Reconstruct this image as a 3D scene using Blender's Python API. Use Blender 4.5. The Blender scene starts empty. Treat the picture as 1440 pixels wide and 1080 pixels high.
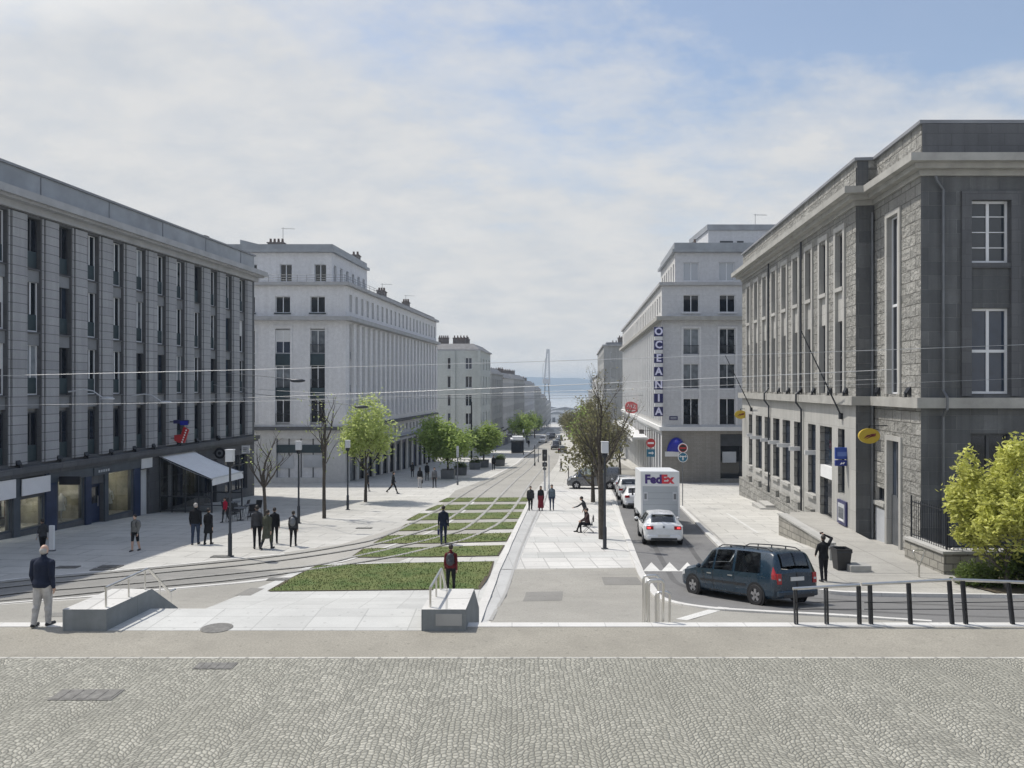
import bpy, bmesh, math, random
import numpy as np
from mathutils import Vector, Matrix, Euler

C = bpy.context.scene.collection
R = math.radians
PI = math.pi

# ------------------------------------------------------------------ survey
# camera at the origin, level; focal length 1060 units on a 1440 wide frame,
# horizon on row 545.  Surveyed points are turned into metres with these.
FOC, HY, CX = 1060.0, 545.0, 720.0
KN = [(16.3, 5.55), (20, 6.15), (21.7, 6.35), (24.4, 6.78), (27, 6.98), (34, 7.15), (44, 7.75),
      (54, 8.4), (62, 8.87), (76, 9.6), (100, 10.8), (150, 13.0), (250, 16.7), (400, 23.0), (600, 31.0), (720, 35.0)]


def gz(d):
    """height of the lower ground at distance d"""
    if d <= KN[0][0]:
        return -KN[0][1]
    for (a, za), (b, zb) in zip(KN, KN[1:]):
        if d <= b:
            return -(za + (zb - za) * (d - a) / (b - a))
    return -KN[-1][1]


def dist_row(py):
    lo, hi = 16.3, 720.0
    for _ in range(60):
        m = .5 * (lo + hi)
        if -gz(m) / m * FOC > py - HY:
            lo = m
        else:
            hi = m
    return .5 * (lo + hi)


def P(px, py, d):
    return Vector(((px - CX) / FOC * d, d, (HY - py) / FOC * d))


def G(px, py):
    d = dist_row(py)
    return Vector(((px - CX) / FOC * d, d, gz(d)))


def XX(px, d):
    return (px - CX) / FOC * d


def ZZ(py, d):
    return (HY - py) / FOC * d


TZ = -5.1          # the upper terrace


# ------------------------------------------------------------------ objects
def tag(o, label=None, cat=None, group=None, kind=None):
    if label: o['label'] = label
    if cat: o['category'] = cat
    if group: o['group'] = group
    if kind: o['kind'] = kind
    return o


def thing(name, label, cat, loc=(0, 0, 0), rotz=0.0, group=None):
    o = bpy.data.objects.new(name, None)
    o.empty_display_size = .3
    C.objects.link(o)
    o.location = loc
    o.rotation_euler = (0, 0, rotz)
    return tag(o, label, cat, group)


def wloc(o):
    v = Vector((0, 0, 0))
    while o is not None:
        v += Vector(o.location)
        o = o.parent
    return v


class Fr:
    """a street facade: d = distance, t = metres out of the wall"""
    def __init__(s, X0, m, side):
        s.X0, s.m = X0, m
        n = math.hypot(1, m)
        s.n = Vector((side / n, -side * m / n, 0))
        s.rot = math.atan2(-s.n.x, s.n.y)

    def __call__(s, p):
        d, t, z = p
        return (s.X0 + s.m * d + s.n.x * t, d + s.n.y * t, z)

    def d(s, px):
        return s.X0 / ((px - CX) / FOC - s.m)

    def pt(s, d, t, z):
        return Vector(s((d, t, z)))


class FrontFr:
    """a wall facing the camera at distance D: s = X, t = metres out of the wall"""
    def __init__(s, D):
        s.D = D
        s.rot = PI

    def __call__(s, p):
        return (p[0], s.D - p[1], p[2])

    def pt(s, d, t, z):
        return Vector(s((d, t, z)))


class MB:
    def __init__(s):
        s.v, s.f, s.m = [], [], []

    def poly(s, pts, m=0):
        n = len(s.v)
        s.v += [tuple(p) for p in pts]
        s.f.append(tuple(range(n, n + len(pts))))
        s.m.append(m)

    def box(s, x0, x1, y0, y1, z0, z1, m=0, M=None):
        n = len(s.v)
        c = [(x0, y0, z0), (x1, y0, z0), (x1, y1, z0), (x0, y1, z0), (x0, y0, z1), (x1, y0, z1), (x1, y1, z1), (x0, y1, z1)]
        if M is not None:
            c = [tuple(M @ Vector(p)) for p in c]
        s.v += c
        for q in ((3, 2, 1, 0), (4, 5, 6, 7), (0, 1, 5, 4), (1, 2, 6, 5), (2, 3, 7, 6), (3, 0, 4, 7)):
            s.f.append(tuple(n + i for i in q))
            s.m.append(m)

    def cbox(s, c, size, m=0, M=None):
        a, b, e = (x / 2 for x in size)
        T = Matrix.Translation(c)
        if M is not None:
            T = T @ M
        s.box(-a, a, -b, b, -e, e, m, T)

    def grid(s, rows, m=0, closed=False):
        n = len(s.v)
        k = len(rows[0])
        for r in rows:
            s.v += [tuple(p) for p in r]
        for i in range(len(rows) - 1):
            for j in range(k if closed else k - 1):
                a = n + i * k + j
                b = n + i * k + (j + 1) % k
                s.f.append((a, b, b + k, a + k))
                s.m.append(m)

    def tube(s, pts, r, n=8, m=0, caps=True):
        pts = [Vector(p) for p in pts]
        if not hasattr(r, '__len__'):
            r = [r] * len(pts)
        up = None
        rows = []
        for i, p in enumerate(pts):
            d = (pts[min(i + 1, len(pts) - 1)] - pts[max(i - 1, 0)])
            if d.length < 1e-9:
                d = Vector((0, 0, 1))
            d.normalize()
            if up is None:
                a = Vector((0, 0, 1)) if abs(d.z) < .9 else Vector((1, 0, 0))
            else:
                a = up
            x = (a - d * a.dot(d))
            if x.length < 1e-6:
                x = d.orthogonal()
            x.normalize()
            up = x
            y = d.cross(x)
            rows.append([p + (x * math.cos(2 * PI * k / n) + y * math.sin(2 * PI * k / n)) * r[i] for k in range(n)])
        s.grid(rows, m, True)
        if caps:
            s.poly(rows[0][::-1], m)
            s.poly(rows[-1], m)

    def lathe(s, prof, c=(0, 0, 0), n=16, m=0, M=None, caps=True):
        rows = []
        for r, z in prof:
            row = [Vector((r * math.cos(2 * PI * k / n), r * math.sin(2 * PI * k / n), z)) for k in range(n)]
            if M is not None:
                row = [M @ p for p in row]
            rows.append([p + Vector(c) for p in row])
        s.grid(rows, m, True)
        if caps:
            s.poly(rows[0][::-1], m)
            s.poly(rows[-1], m)

    def ell(s, c, r, n=12, m=0, M=None):
        k = n // 2
        prof = [(math.sin(PI * i / k) if 0 < i < k else 1e-3, -math.cos(PI * i / k)) for i in range(k + 1)]
        S = Matrix.Diagonal((r[0], r[1], r[2], 1))
        if M is not None:
            S = M @ S
        s.lathe(prof, c, n, m, S)

    def prism(s, poly, a, b, axis='y', m=0):
        """2D polygon extruded along an axis: y -> (x,z), x -> (y,z), z -> (x,y)"""
        def p3(p, t):
            return (p[0], t, p[1]) if axis == 'y' else (t, p[0], p[1]) if axis == 'x' else (p[0], p[1], t)
        A = [p3(p, a) for p in poly]
        B = [p3(p, b) for p in poly]
        n = len(poly)
        s.poly(A, m)
        s.poly(B[::-1], m)
        for i in range(n):
            j = (i + 1) % n
            s.poly([A[i], B[i], B[j], A[j]], m)

    def mesh(s, name, mats, fr=None, off=None, smooth=False, recalc=True, merge=False):
        me = bpy.data.meshes.new(name)
        V = s.v
        uv = []
        for f in s.f:
            p = [V[i] for i in f]
            nx = ny = nz = 0.0
            for i in range(len(p)):
                a, b = p[i], p[(i + 1) % len(p)]
                nx += (a[1] - b[1]) * (a[2] + b[2])
                ny += (a[2] - b[2]) * (a[0] + b[0])
                nz += (a[0] - b[0]) * (a[1] + b[1])
            ax, ay, az = abs(nx), abs(ny), abs(nz)
            if az >= ax and az >= ay:
                uv += [(q[0], q[1]) for q in p]
            elif ax > ay:
                uv += [(q[1], q[2]) for q in p]
            else:
                uv += [(q[0], q[2]) for q in p]
        W = [fr(p) for p in V] if fr else V
        if off is not None:
            W = [(p[0] - off[0], p[1] - off[1], p[2] - off[2]) for p in W]
        me.from_pydata(W, [], s.f)
        l = me.uv_layers.new(name='UVMap')
        l.data.foreach_set('uv', [c for q in uv for c in q])
        for mt in mats:
            me.materials.append(mt)
        me.polygons.foreach_set('material_index', s.m)
        if smooth:
            me.polygons.foreach_set('use_smooth', [True] * len(s.f))
        if recalc or merge:
            bm = bmesh.new()
            bm.from_mesh(me)
            if merge:
                bmesh.ops.remove_doubles(bm, verts=bm.verts, dist=1e-4)
            if recalc:
                bmesh.ops.recalc_face_normals(bm, faces=bm.faces)
            bm.to_mesh(me)
            bm.free()
        me.update()
        return me

    def build(s, name, mats, parent=None, fr=None, local=False, smooth=False, recalc=True, merge=False, bevel=0, angle=None):
        """world coordinates (or fr coordinates) unless local=True"""
        if not isinstance(mats, (list, tuple)):
            mats = [mats]
        off = wloc(parent) if (parent is not None and not local) else None
        me = s.mesh(name, mats, fr, off, smooth, recalc, merge)
        o = bpy.data.objects.new(name, me)
        C.objects.link(o)
        o.parent = parent
        if bevel:
            b = o.modifiers.new('bevel', 'BEVEL')
            b.width = bevel
            b.segments = 2
            b.limit_method = 'ANGLE'
        if angle is not None:
            me.polygons.foreach_set('use_smooth', [True] * len(me.polygons))
            me.set_sharp_from_angle(angle=angle)
        return o


def put(name, me, parent, world, rotz=0.0):
    o = bpy.data.objects.new(name, me)
    C.objects.link(o)
    o.parent = parent
    o.location = Vector(world) - (wloc(parent) if parent else Vector((0, 0, 0)))
    o.rotation_euler = (0, 0, rotz)
    return o


def copy_tree(o, parent=None):
    c = o.copy()
    C.objects.link(c)
    c.parent = parent
    for ch in [x for x in o.children]:
        copy_tree(ch, c)
    return c


def text_mesh(body, size, depth=.01, bold=0.0, width=1.0):
    cu = bpy.data.curves.new('lettering', 'FONT')
    cu.body = body
    cu.size = size
    cu.extrude = depth
    cu.offset = bold
    cu.align_x = 'CENTER'
    cu.align_y = 'CENTER'
    cu.resolution_u = 3
    o = bpy.data.objects.new('lettering', cu)
    C.objects.link(o)
    dg = bpy.context.evaluated_depsgraph_get()
    me = bpy.data.meshes.new_from_object(o.evaluated_get(dg))
    bpy.data.objects.remove(o)
    bpy.data.curves.remove(cu)
    # stand it up: reads from -y
    me.transform(Matrix.Rotation(PI / 2, 4, 'X') @ Matrix.Diagonal((width, 1, 1, 1)))
    return me


def lettering(name, body, size, m, parent, world, rotz=0, depth=.01, bold=0, width=1.0, local=False):
    me = text_mesh(body, size, depth, bold, width)
    me.materials.clear()
    me.materials.append(m)
    o = bpy.data.objects.new(name, me)
    C.objects.link(o)
    o.parent = parent
    o.location = Vector(world) if local else Vector(world) - wloc(parent)
    o.rotation_euler = (0, 0, rotz)
    return o


# ------------------------------------------------------------------ materials
M = {}


def new_mat(name):
    m = bpy.data.materials.new(name)
    m.use_nodes = True
    nt = m.node_tree
    return m, nt, nt.nodes['Principled BSDF']


def N(nt, typ, **kw):
    n = nt.nodes.new(typ)
    for k, v in kw.items():
        if k in n.inputs:
            n.inputs[k].default_value = v
        else:
            setattr(n, k, v)
    return n


def L(nt, a, b):
    nt.links.new(a, b)


def rgb(c):
    return (c[0], c[1], c[2], 1)


def math_node(nt, op, a, b=None, c=None):
    n = nt.nodes.new('ShaderNodeMath')
    n.operation = op
    for i, x in enumerate((a, b, c)):
        if x is None:
            continue
        if hasattr(x, 'is_linked'):
            nt.links.new(x, n.inputs[i])
        else:
            n.inputs[i].default_value = x
    return n.outputs[0]


def mix_col(nt, fac, a, b, blend='MIX'):
    n = nt.nodes.new('ShaderNodeMix')
    n.data_type = 'RGBA'
    n.blend_type = blend
    for s, x in ((n.inputs[0], fac), (n.inputs[6], a), (n.inputs[7], b)):
        if hasattr(x, 'is_linked'):
            nt.links.new(x, s)
        elif isinstance(x, (int, float)):
            s.default_value = x
        else:
            s.default_value = rgb(x)
    return n.outputs[2]


def ramp(nt, fac, stops):
    n = nt.nodes.new('ShaderNodeValToRGB')
    e = n.color_ramp.elements
    while len(e) < len(stops):
        e.new(.5)
    for el, (p, c) in zip(e, stops):
        el.position = p
        el.color = (c, c, c, 1) if isinstance(c, (int, float)) else rgb(c)
    nt.links.new(fac, n.inputs[0])
    return n.outputs[0]


def noise(nt, vec, scale, detail=4, rough=.55):
    n = N(nt, 'ShaderNodeTexNoise', Scale=scale, Detail=detail, Roughness=rough)
    if vec is not None:
        L(nt, vec, n.inputs['Vector'])
    return n.outputs['Fac']


def bump(nt, bs, h, strength, dist=.02):
    b = N(nt, 'ShaderNodeBump', Strength=strength, Distance=dist)
    L(nt, h, b.inputs['Height'])
    L(nt, b.outputs[0], bs.inputs['Normal'])


def plain(name, c, rough=.6, metal=0.0, var=.12, ns=2.5, bmp=0.0, spec=.5, coat=0.0):
    m, nt, bs = new_mat(name)
    tc = N(nt, 'ShaderNodeTexCoord')
    f = noise(nt, tc.outputs['Object'], ns, 5)
    lo = [x * (1 - var) for x in c]
    hi = [min(1, x * (1 + var)) for x in c]
    col = mix_col(nt, ramp(nt, f, [(.3, 0.0), (.7, 1.0)]), lo, hi)
    L(nt, col, bs.inputs['Base Color'])
    bs.inputs['Roughness'].default_value = rough
    bs.inputs['Metallic'].default_value = metal
    bs.inputs['Specular IOR Level'].default_value = spec
    bs.inputs['Coat Weight'].default_value = coat
    bs.inputs['Coat Roughness'].default_value = .05
    if bmp:
        bump(nt, bs, noise(nt, tc.outputs['Object'], ns * 12, 3), bmp)
    M[name] = m
    return m


def stone(name, c1, c2, mortar, bw, bh, ms=.012, bmp=.5, dist=.03, stain=.35, rough=.85, grain=14, off=.5, block_var=0.0, streak=.25):
    """ashlar on UVs in metres"""
    m, nt, bs = new_mat(name)
    tc = N(nt, 'ShaderNodeTexCoord')
    uv = tc.outputs['UV']
    br = N(nt, 'ShaderNodeTexBrick', Scale=1.0)
    br.offset = off
    br.inputs['Color1'].default_value = rgb(c1)
    br.inputs['Color2'].default_value = rgb(c2)
    br.inputs['Mortar'].default_value = rgb(mortar)
    br.inputs['Mortar Size'].default_value = ms
    br.inputs['Mortar Smooth'].default_value = .3
    br.inputs['Brick Width'].default_value = bw
    br.inputs['Row Height'].default_value = bh
    L(nt, uv, br.inputs['Vector'])
    col = br.outputs['Color']
    n1 = noise(nt, uv, .35, 5, .6)
    n2 = noise(nt, uv, grain, 3, .7)
    # rain streaks: noise stretched downwards
    mp = N(nt, 'ShaderNodeMapping')
    mp.inputs['Scale'].default_value = (2.2, .12, 1)
    L(nt, uv, mp.inputs['Vector'])
    n3 = noise(nt, mp.outputs[0], 1.0, 4, .6)
    col = mix_col(nt, ramp(nt, n1, [(.35, stain), (.65, 0.0)]), col, [x * .55 for x in c1])
    col = mix_col(nt, ramp(nt, n3, [(.42, streak), (.6, 0.0)]), col, [x * .5 for x in c1])
    col = mix_col(nt, ramp(nt, n2, [(.35, .35), (.65, 0.0)]), col, [x * .6 for x in c2])
    L(nt, col, bs.inputs['Base Color'])
    bs.inputs['Roughness'].default_value = rough
    bs.inputs['Specular IOR Level'].default_value = .25
    h = math_node(nt, 'SUBTRACT', math_node(nt, 'MULTIPLY', noise(nt, uv, 3.2, 5, .62), 1.5 if dist > .1 else .9), br.outputs['Fac'])
    bump(nt, bs, h, bmp, dist)
    M[name] = m
    return m


def paving(name, c, var=.12, slab=None, joint=.55, jw=.012, speck=.25, big=.12, bmp=.15, rough=.85, rot=0.0, off=0.0, slabvar=.1, spots=.25):
    """ground seen in metres (object coordinates)"""
    m, nt, bs = new_mat(name)
    tc = N(nt, 'ShaderNodeTexCoord')
    mp = N(nt, 'ShaderNodeMapping')
    mp.inputs['Rotation'].default_value = (0, 0, rot)
    L(nt, tc.outputs['Object'], mp.inputs['Vector'])
    v = mp.outputs[0]
    n1 = noise(nt, v, big, 5, .6)
    n2 = noise(nt, v, 1.3, 4, .65)
    n3 = noise(nt, v, 28, 2, .7)
    lo = [x * (1 - var) for x in c]
    hi = [min(1, x * (1 + var)) for x in c]
    col = mix_col(nt, ramp(nt, n1, [(.3, 0.0), (.7, 1.0)]), lo, hi)
    col = mix_col(nt, ramp(nt, n2, [(.3, spots), (.55, 0.0)]), col, [x * .72 for x in c])
    col = mix_col(nt, ramp(nt, n3, [(.38, speck), (.62, 0.0)]), col, [x * .6 for x in c])
    h = n3
    if slab:
        br = N(nt, 'ShaderNodeTexBrick', Scale=1.0)
        br.offset = off
        br.inputs['Color1'].default_value = (1, 1, 1, 1)
        k = 1 - slabvar
        br.inputs['Color2'].default_value = (k, k, k, 1)
        br.inputs['Mortar'].default_value = (joint, joint, joint, 1)
        br.inputs['Mortar Size'].default_value = jw
        br.inputs['Brick Width'].default_value = slab[0]
        br.inputs['Row Height'].default_value = slab[1]
        L(nt, v, br.inputs['Vector'])
        col = mix_col(nt, 1.0, col, br.outputs['Color'], 'MULTIPLY')
        h = math_node(nt, 'SUBTRACT', math_node(nt, 'MULTIPLY', n3, .4), br.outputs['Fac'])
    L(nt, col, bs.inputs['Base Color'])
    vo = N(nt, 'ShaderNodeTexVoronoi', Scale=1.7)
    vo.voronoi_dimensions = '2D'
    L(nt, v, vo.inputs['Vector'])
    col = mix_col(nt, ramp(nt, vo.outputs['Distance'], [(.045, .45), (.065, 0.0)]), col, [x * .5 for x in c])
    n4 = noise(nt, v, .55, 6, .7)
    col = mix_col(nt, ramp(nt, n4, [(.56, 0.0), (.68, spots * .7)]), col, [x * .62 for x in c])
    L(nt, col, bs.inputs['Base Color'])
    bs.inputs['Roughness'].default_value = rough
    bs.inputs['Specular IOR Level'].default_value = .3
    bump(nt, bs, h, bmp, .01)
    M[name] = m
    return m


def cobbles(name):
    m, nt, bs = new_mat(name)
    tc = N(nt, 'ShaderNodeTexCoord')
    sp = N(nt, 'ShaderNodeSeparateXYZ')
    nz = N(nt, 'ShaderNodeTexNoise', Scale=.8, Detail=2.0)
    L(nt, tc.outputs['Object'], nz.inputs['Vector'])
    wob = N(nt, 'ShaderNodeVectorMath', operation='SCALE')
    wob.inputs['Scale'].default_value = .14
    L(nt, nz.outputs['Color'], wob.inputs[0])
    ad = N(nt, 'ShaderNodeVectorMath', operation='ADD')
    L(nt, tc.outputs['Object'], ad.inputs[0])
    L(nt, wob.outputs[0], ad.inputs[1])
    L(nt, ad.outputs[0], sp.inputs[0])
    x, y = sp.outputs[0], sp.outputs[1]
    W = 1.32
    u = math_node(nt, 'DIVIDE', x, W)
    xl = math_node(nt, 'MULTIPLY', math_node(nt, 'SUBTRACT', math_node(nt, 'FRACT', u), .5), W)
    h = math_node(nt, 'SQRT', math_node(nt, 'SUBTRACT', .88 * .88, math_node(nt, 'MULTIPLY', xl, xl)))
    v = math_node(nt, 'SUBTRACT', y, h)
    cb = N(nt, 'ShaderNodeCombineXYZ')
    L(nt, x, cb.inputs[0])
    L(nt, v, cb.inputs[1])
    vo = N(nt, 'ShaderNodeTexVoronoi', Scale=12.0)
    vo.voronoi_dimensions = '2D'
    vo.inputs['Randomness'].default_value = .55
    L(nt, cb.outputs[0], vo.inputs['Vector'])
    ve = N(nt, 'ShaderNodeTexVoronoi', Scale=12.0)
    ve.voronoi_dimensions = '2D'
    ve.feature = 'DISTANCE_TO_EDGE'
    ve.inputs['Randomness'].default_value = .55
    L(nt, cb.outputs[0], ve.inputs['Vector'])
    edge = ramp(nt, ve.outputs['Distance'], [(.02, 0.0), (.13, 1.0)])
    sc = N(nt, 'ShaderNodeSeparateColor')
    L(nt, vo.outputs['Color'], sc.inputs[0])
    big = noise(nt, tc.outputs['Object'], .25, 5, .6)
    col = ramp(nt, sc.outputs[0], [(0.0, (.27, .267, .232)), (.5, (.365, .36, .312)), (1.0, (.47, .46, .40))])
    col = mix_col(nt, ramp(nt, big, [(.35, .6), (.62, 0.0)]), col, (.30, .295, .25))
    pat = noise(nt, tc.outputs['Object'], .9, 3, .6)
    col = mix_col(nt, ramp(nt, pat, [(.52, 0.0), (.7, .38)]), col, (.22, .215, .185))
    col = mix_col(nt, edge, (.14, .137, .117), col)
    n3 = noise(nt, tc.outputs['Object'], 45, 2, .7)
    col = mix_col(nt, ramp(nt, n3, [(.35, .3), (.6, 0.0)]), col, (.15, .15, .14))
    L(nt, col, bs.inputs['Base Color'])
    bs.inputs['Roughness'].default_value = .75
    bs.inputs['Specular IOR Level'].default_value = .3
    hh = math_node(nt, 'ADD', ramp(nt, ve.outputs['Distance'], [(0.0, 0.0), (.3, 1.0)]), math_node(nt, 'MULTIPLY', sc.outputs[1], .35))
    bump(nt, bs, hh, .7, .022)
    M[name] = m
    return m


def glass_pane(name, dark, light, rough=.06, p=.45):
    """window pane seen from outside: dark room or pale curtain, different in every window"""
    m, nt, bs = new_mat(name)
    oi = N(nt, 'ShaderNodeObjectInfo')
    tc = N(nt, 'ShaderNodeTexCoord')
    n1 = noise(nt, tc.outputs['Object'], 1.6, 2)
    f = math_node(nt, 'ADD', oi.outputs['Random'], math_node(nt, 'MULTIPLY', math_node(nt, 'SUBTRACT', n1, .5), .5))
    col = mix_col(nt, ramp(nt, f, [(p, 0.0), (min(1, p + .45), 1.0)]), dark, light)
    L(nt, col, bs.inputs['Base Color'])
    bs.inputs['Roughness'].default_value = rough
    bs.inputs['Specular IOR Level'].default_value = .7
    M[name] = m
    return m


def clear_glass(name, tint=(.8, .85, .85), amount=.75):
    m, nt, bs = new_mat(name)
    out = nt.nodes['Material Output']
    nt.nodes.remove(bs)
    tr = N(nt, 'ShaderNodeBsdfTransparent')
    tr.inputs['Color'].default_value = rgb(tint)
    gl = N(nt, 'ShaderNodeBsdfGlossy', Roughness=.03)
    fr = N(nt, 'ShaderNodeFresnel', IOR=1.5)
    f = math_node(nt, 'ADD', fr.outputs[0], 1 - amount - .04)
    mx = N(nt, 'ShaderNodeMixShader')
    L(nt, f, mx.inputs[0])
    L(nt, tr.outputs[0], mx.inputs[1])
    L(nt, gl.outputs[0], mx.inputs[2])
    L(nt, mx.outputs[0], out.inputs['Surface'])
    M[name] = m
    return m


def leaf_mat(name, c, t, mixf=.45):
    m, nt, bs = new_mat(name)
    out = nt.nodes['Material Output']
    tc = N(nt, 'ShaderNodeTexCoord')
    n1 = noise(nt, tc.outputs['Object'], 1.4, 3)
    n2 = noise(nt, tc.outputs['Object'], 19, 1)
    f = math_node(nt, 'ADD', math_node(nt, 'MULTIPLY', n1, .6), math_node(nt, 'MULTIPLY', n2, .4))
    col = mix_col(nt, ramp(nt, f, [(.35, 0.0), (.65, 1.0)]), [x * .6 for x in c], [x * 1.45 for x in c])
    L(nt, col, bs.inputs['Base Color'])
    bs.inputs['Roughness'].default_value = .55
    bs.inputs['Specular IOR Level'].default_value = .35
    tl = N(nt, 'ShaderNodeBsdfTranslucent')
    tl.inputs['Color'].default_value = rgb(t)
    mx = N(nt, 'ShaderNodeMixShader')
    mx.inputs[0].default_value = mixf
    L(nt, bs.outputs[0], mx.inputs[1])
    L(nt, tl.outputs[0], mx.inputs[2])
    L(nt, mx.outputs[0], out.inputs['Surface'])
    M[name] = m
    return m


def car_paint(name, c, metal=.3):
    m, nt, bs = new_mat(name)
    bs.inputs['Base Color'].default_value = rgb(c)
    bs.inputs['Metallic'].default_value = metal
    bs.inputs['Coat Weight'].default_value = .6
    bs.inputs['Coat Roughness'].default_value = .03
    tc = N(nt, 'ShaderNodeTexCoord')
    n = noise(nt, tc.outputs['Object'], 5, 4)
    L(nt, ramp(nt, n, [(.3, .22), (.7, .36)]), bs.inputs['Roughness'])
    M[name] = m
    return m


def emis(name, c, s):
    m, nt, bs = new_mat(name)
    bs.inputs['Base Color'].default_value = rgb(c)
    bs.inputs['Emission Color'].default_value = rgb(c)
    bs.inputs['Emission Strength'].default_value = s
    M[name] = m
    return m


stone('granite_grey', (.33, .336, .35), (.38, .384, .395), (.19, .19, .2), 1.1, .52, .012, .35, .015, stain=.25)
stone('granite_pilaster', (.37, .378, .40), (.44, .447, .465), (.15, .15, .155), 6.0, .46, .022, .35, .015, stain=.25, off=0)
stone('granite_dark', (.13, .135, .145), (.16, .165, .175), (.09, .09, .095), 1.1, .5, .01, .4, .02, stain=.35)
stone('granite_rough', (.335, .333, .315), (.475, .47, .445), (.14, .138, .13), .92, .50, .022, 1.0, .22, stain=.3, grain=7)
stone('granite_shade', (.115, .122, .13), (.20, .207, .213), (.26, .265, .27), 1.15, .58, .012, .7, .04, stain=.55, grain=6, streak=.4)  # darker copy of the office granite; shade of its unlit walls in the colour
stone('granite_trim', (.45, .448, .43), (.53, .527, .505), (.30, .298, .285), 3.1, 2.0, .01, .25, .01, stain=.3)
stone('render_white', (.74, .745, .765), (.76, .765, .785), (.58, .585, .6), 3.3, 3.4, .004, .1, .005, stain=.12, grain=3, streak=.13)
stone('render_grey', (.59, .60, .625), (.62, .63, .65), (.50, .51, .525), 1.6, .62, .010, .25, .01, stain=.12, grain=3, streak=.07)
stone('render_warm', (.60, .60, .595), (.64, .64, .635), (.54, .54, .535), 2.8, 3.4, .004, .1, .005, stain=.18, grain=3, streak=.07)
stone('render_green', (.50, .53, .515), (.53, .56, .545), (.42, .45, .435), 3.3, 3.4, .008, .15, .01, stain=.15, grain=3, streak=.1)
stone('tan_cladding', (.30, .285, .26), (.34, .325, .30), (.20, .19, .175), .62, .2, .012, .3, .01, stain=.2)
stone('concrete_wall', (.24, .26, .27), (.26, .28, .29), (.16, .175, .18), 1.25, 4, .008, .25, .01, stain=.25, grain=5)
stone('low_wall_stone', (.33, .32, .29), (.43, .415, .37), (.15, .145, .135), .55, .3, .022, .9, .05, stain=.35)
stone('far_stone', (.42, .43, .43), (.47, .475, .47), (.36, .365, .365), 2.0, 1.1, .01, .2, .01)
plain('zinc', (.30, .32, .345), .5, .35, .15, .8)
plain('lead_roof', (.23, .24, .26), .6, .1, .2, .6)
plain('slate', (.12, .125, .135), .6, 0, .25, 2)
plain('cornice_stone', (.38, .385, .395), .8, 0, .12, 1.2, .1)
plain('cornice_warm', (.36, .356, .335), .8, 0, .16, 1.4, .15)
plain('white_paint', (.78, .79, .80), .5, 0, .05, 1.5)
plain('off_white', (.66, .67, .68), .6, 0, .06, 1.0)
plain('frame_white', (.72, .74, .77), .45, 0, .04, 1)
plain('frame_dark', (.05, .055, .065), .45, 0, .2, 2)
plain('teal_panel', (.030, .052, .064), .5, 0, .2, 1)
plain('spandrel_pale', (.46, .48, .51), .6, 0, .12, 1)
plain('balcony_iron', (.035, .04, .05), .5, .3, .2, 3)
plain('navy_shop', (.02, .035, .085), .4, 0, .25, 1.5)
plain('slate_shop', (.07, .085, .105), .45, 0, .2, 1.5)
plain('black_sign', (.012, .013, .02), .35, 0, .2, 2)
plain('chimney_brick', (.17, .155, .15), .85, 0, .3, 3, .3)
plain('chimney_pot', (.14, .11, .10), .85, 0, .3, 5)
plain('steel', (.62, .61, .58), .28, .95, .08, 4)
plain('iron_black', (.022, .025, .032), .5, .3, .3, 4)
plain('pole_grey', (.16, .17, .185), .45, .4, .15, 2)
plain('pole_dark', (.045, .05, .06), .45, .4, .2, 2)
plain('lamp_white', (.58, .60, .63), .35, 0, .04, 2)
plain('canvas', (.87, .87, .87), .7, 0, .05, 1.2)
plain('concrete_light', (.50, .51, .51), .8, 0, .1, 1.2, .2)
plain('concrete_mid', (.34, .34, .33), .85, 0, .15, 1.5, .25)
plain('rubber', (.018, .018, .02), .8, 0, .2, 6)
plain('dark_void', (.008, .009, .011), .7, 0, .1, 2)
plain('plastic_black', (.02, .021, .025), .45, 0, .2, 3)
plain('alloy', (.5, .5, .52), .3, .9, .1, 4)
plain('plate_white', (.62, .62, .6), .4, 0, .04, 3)
plain('bark', (.075, .065, .055), .9, 0, .35, 9, .6)
plain('bark_pale', (.11, .10, .088), .9, 0, .3, 9, .5)
plain('wire', (.52, .53, .54), .4, .4, .05, .3)
plain('skin', (.50, .33, .25), .5, 0, .06, 6)
plain('hair_dark', (.022, .018, .016), .6, 0, .25, 25)
plain('hair_brown', (.07, .045, .03), .6, 0, .25, 25)
plain('hair_grey', (.38, .36, .34), .6, 0, .2, 25)
plain('shoe_dark', (.025, .025, .028), .5, 0, .2, 8)
plain('cloth_white', (.62, .61, .58), .85, 0, .12, 5, .1)
plain('sign_blue', (.018, .035, .22), .35, 0, .05, 2)
plain('sign_blue2', (.02, .06, .30), .35, 0, .05, 2)
plain('sign_paleblue', (.10, .17, .45), .4, 0, .05, 2)
plain('blind_blue', (.012, .028, .12), .35, 0, .2, 3)
plain('sign_royal', (.012, .02, .32), .35, 0, .08, 2)
plain('sign_coral', (.62, .13, .14), .4, 0, .15, 2)
plain('sign_navy', (.022, .025, .11), .35, 0, .05, 2)
plain('sign_red', (.45, .03, .035), .4, 0, .06, 2)
plain('sign_yellow', (.72, .47, .03), .4, 0, .05, 2)
plain('sign_white', (.78, .78, .8), .4, 0, .03, 2)
plain('letter_lilac', (.72, .72, .9), .4, 0, .03, 2)
plain('shop_cream', (.34, .32, .25), .7, 0, .45, 1.2)
plain('shop_floor', (.30, .29, .27), .6, 0, .2, .7)
plain('wood_brown', (.16, .09, .05), .6, 0, .25, 4)
plain('spandrel_dark', (.20, .21, .225), .6, 0, .2, 1)
emis('shop_light', (1.0, .93, .8), 15.0)
glass_pane('pane', (.014, .019, .026), (.28, .31, .34), .06, .55)
glass_pane('pane_pale', (.10, .12, .145), (.40, .43, .47), .08, .3)
glass_pane('pane_grey', (.035, .045, .058), (.10, .125, .15), .05, .5)
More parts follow.
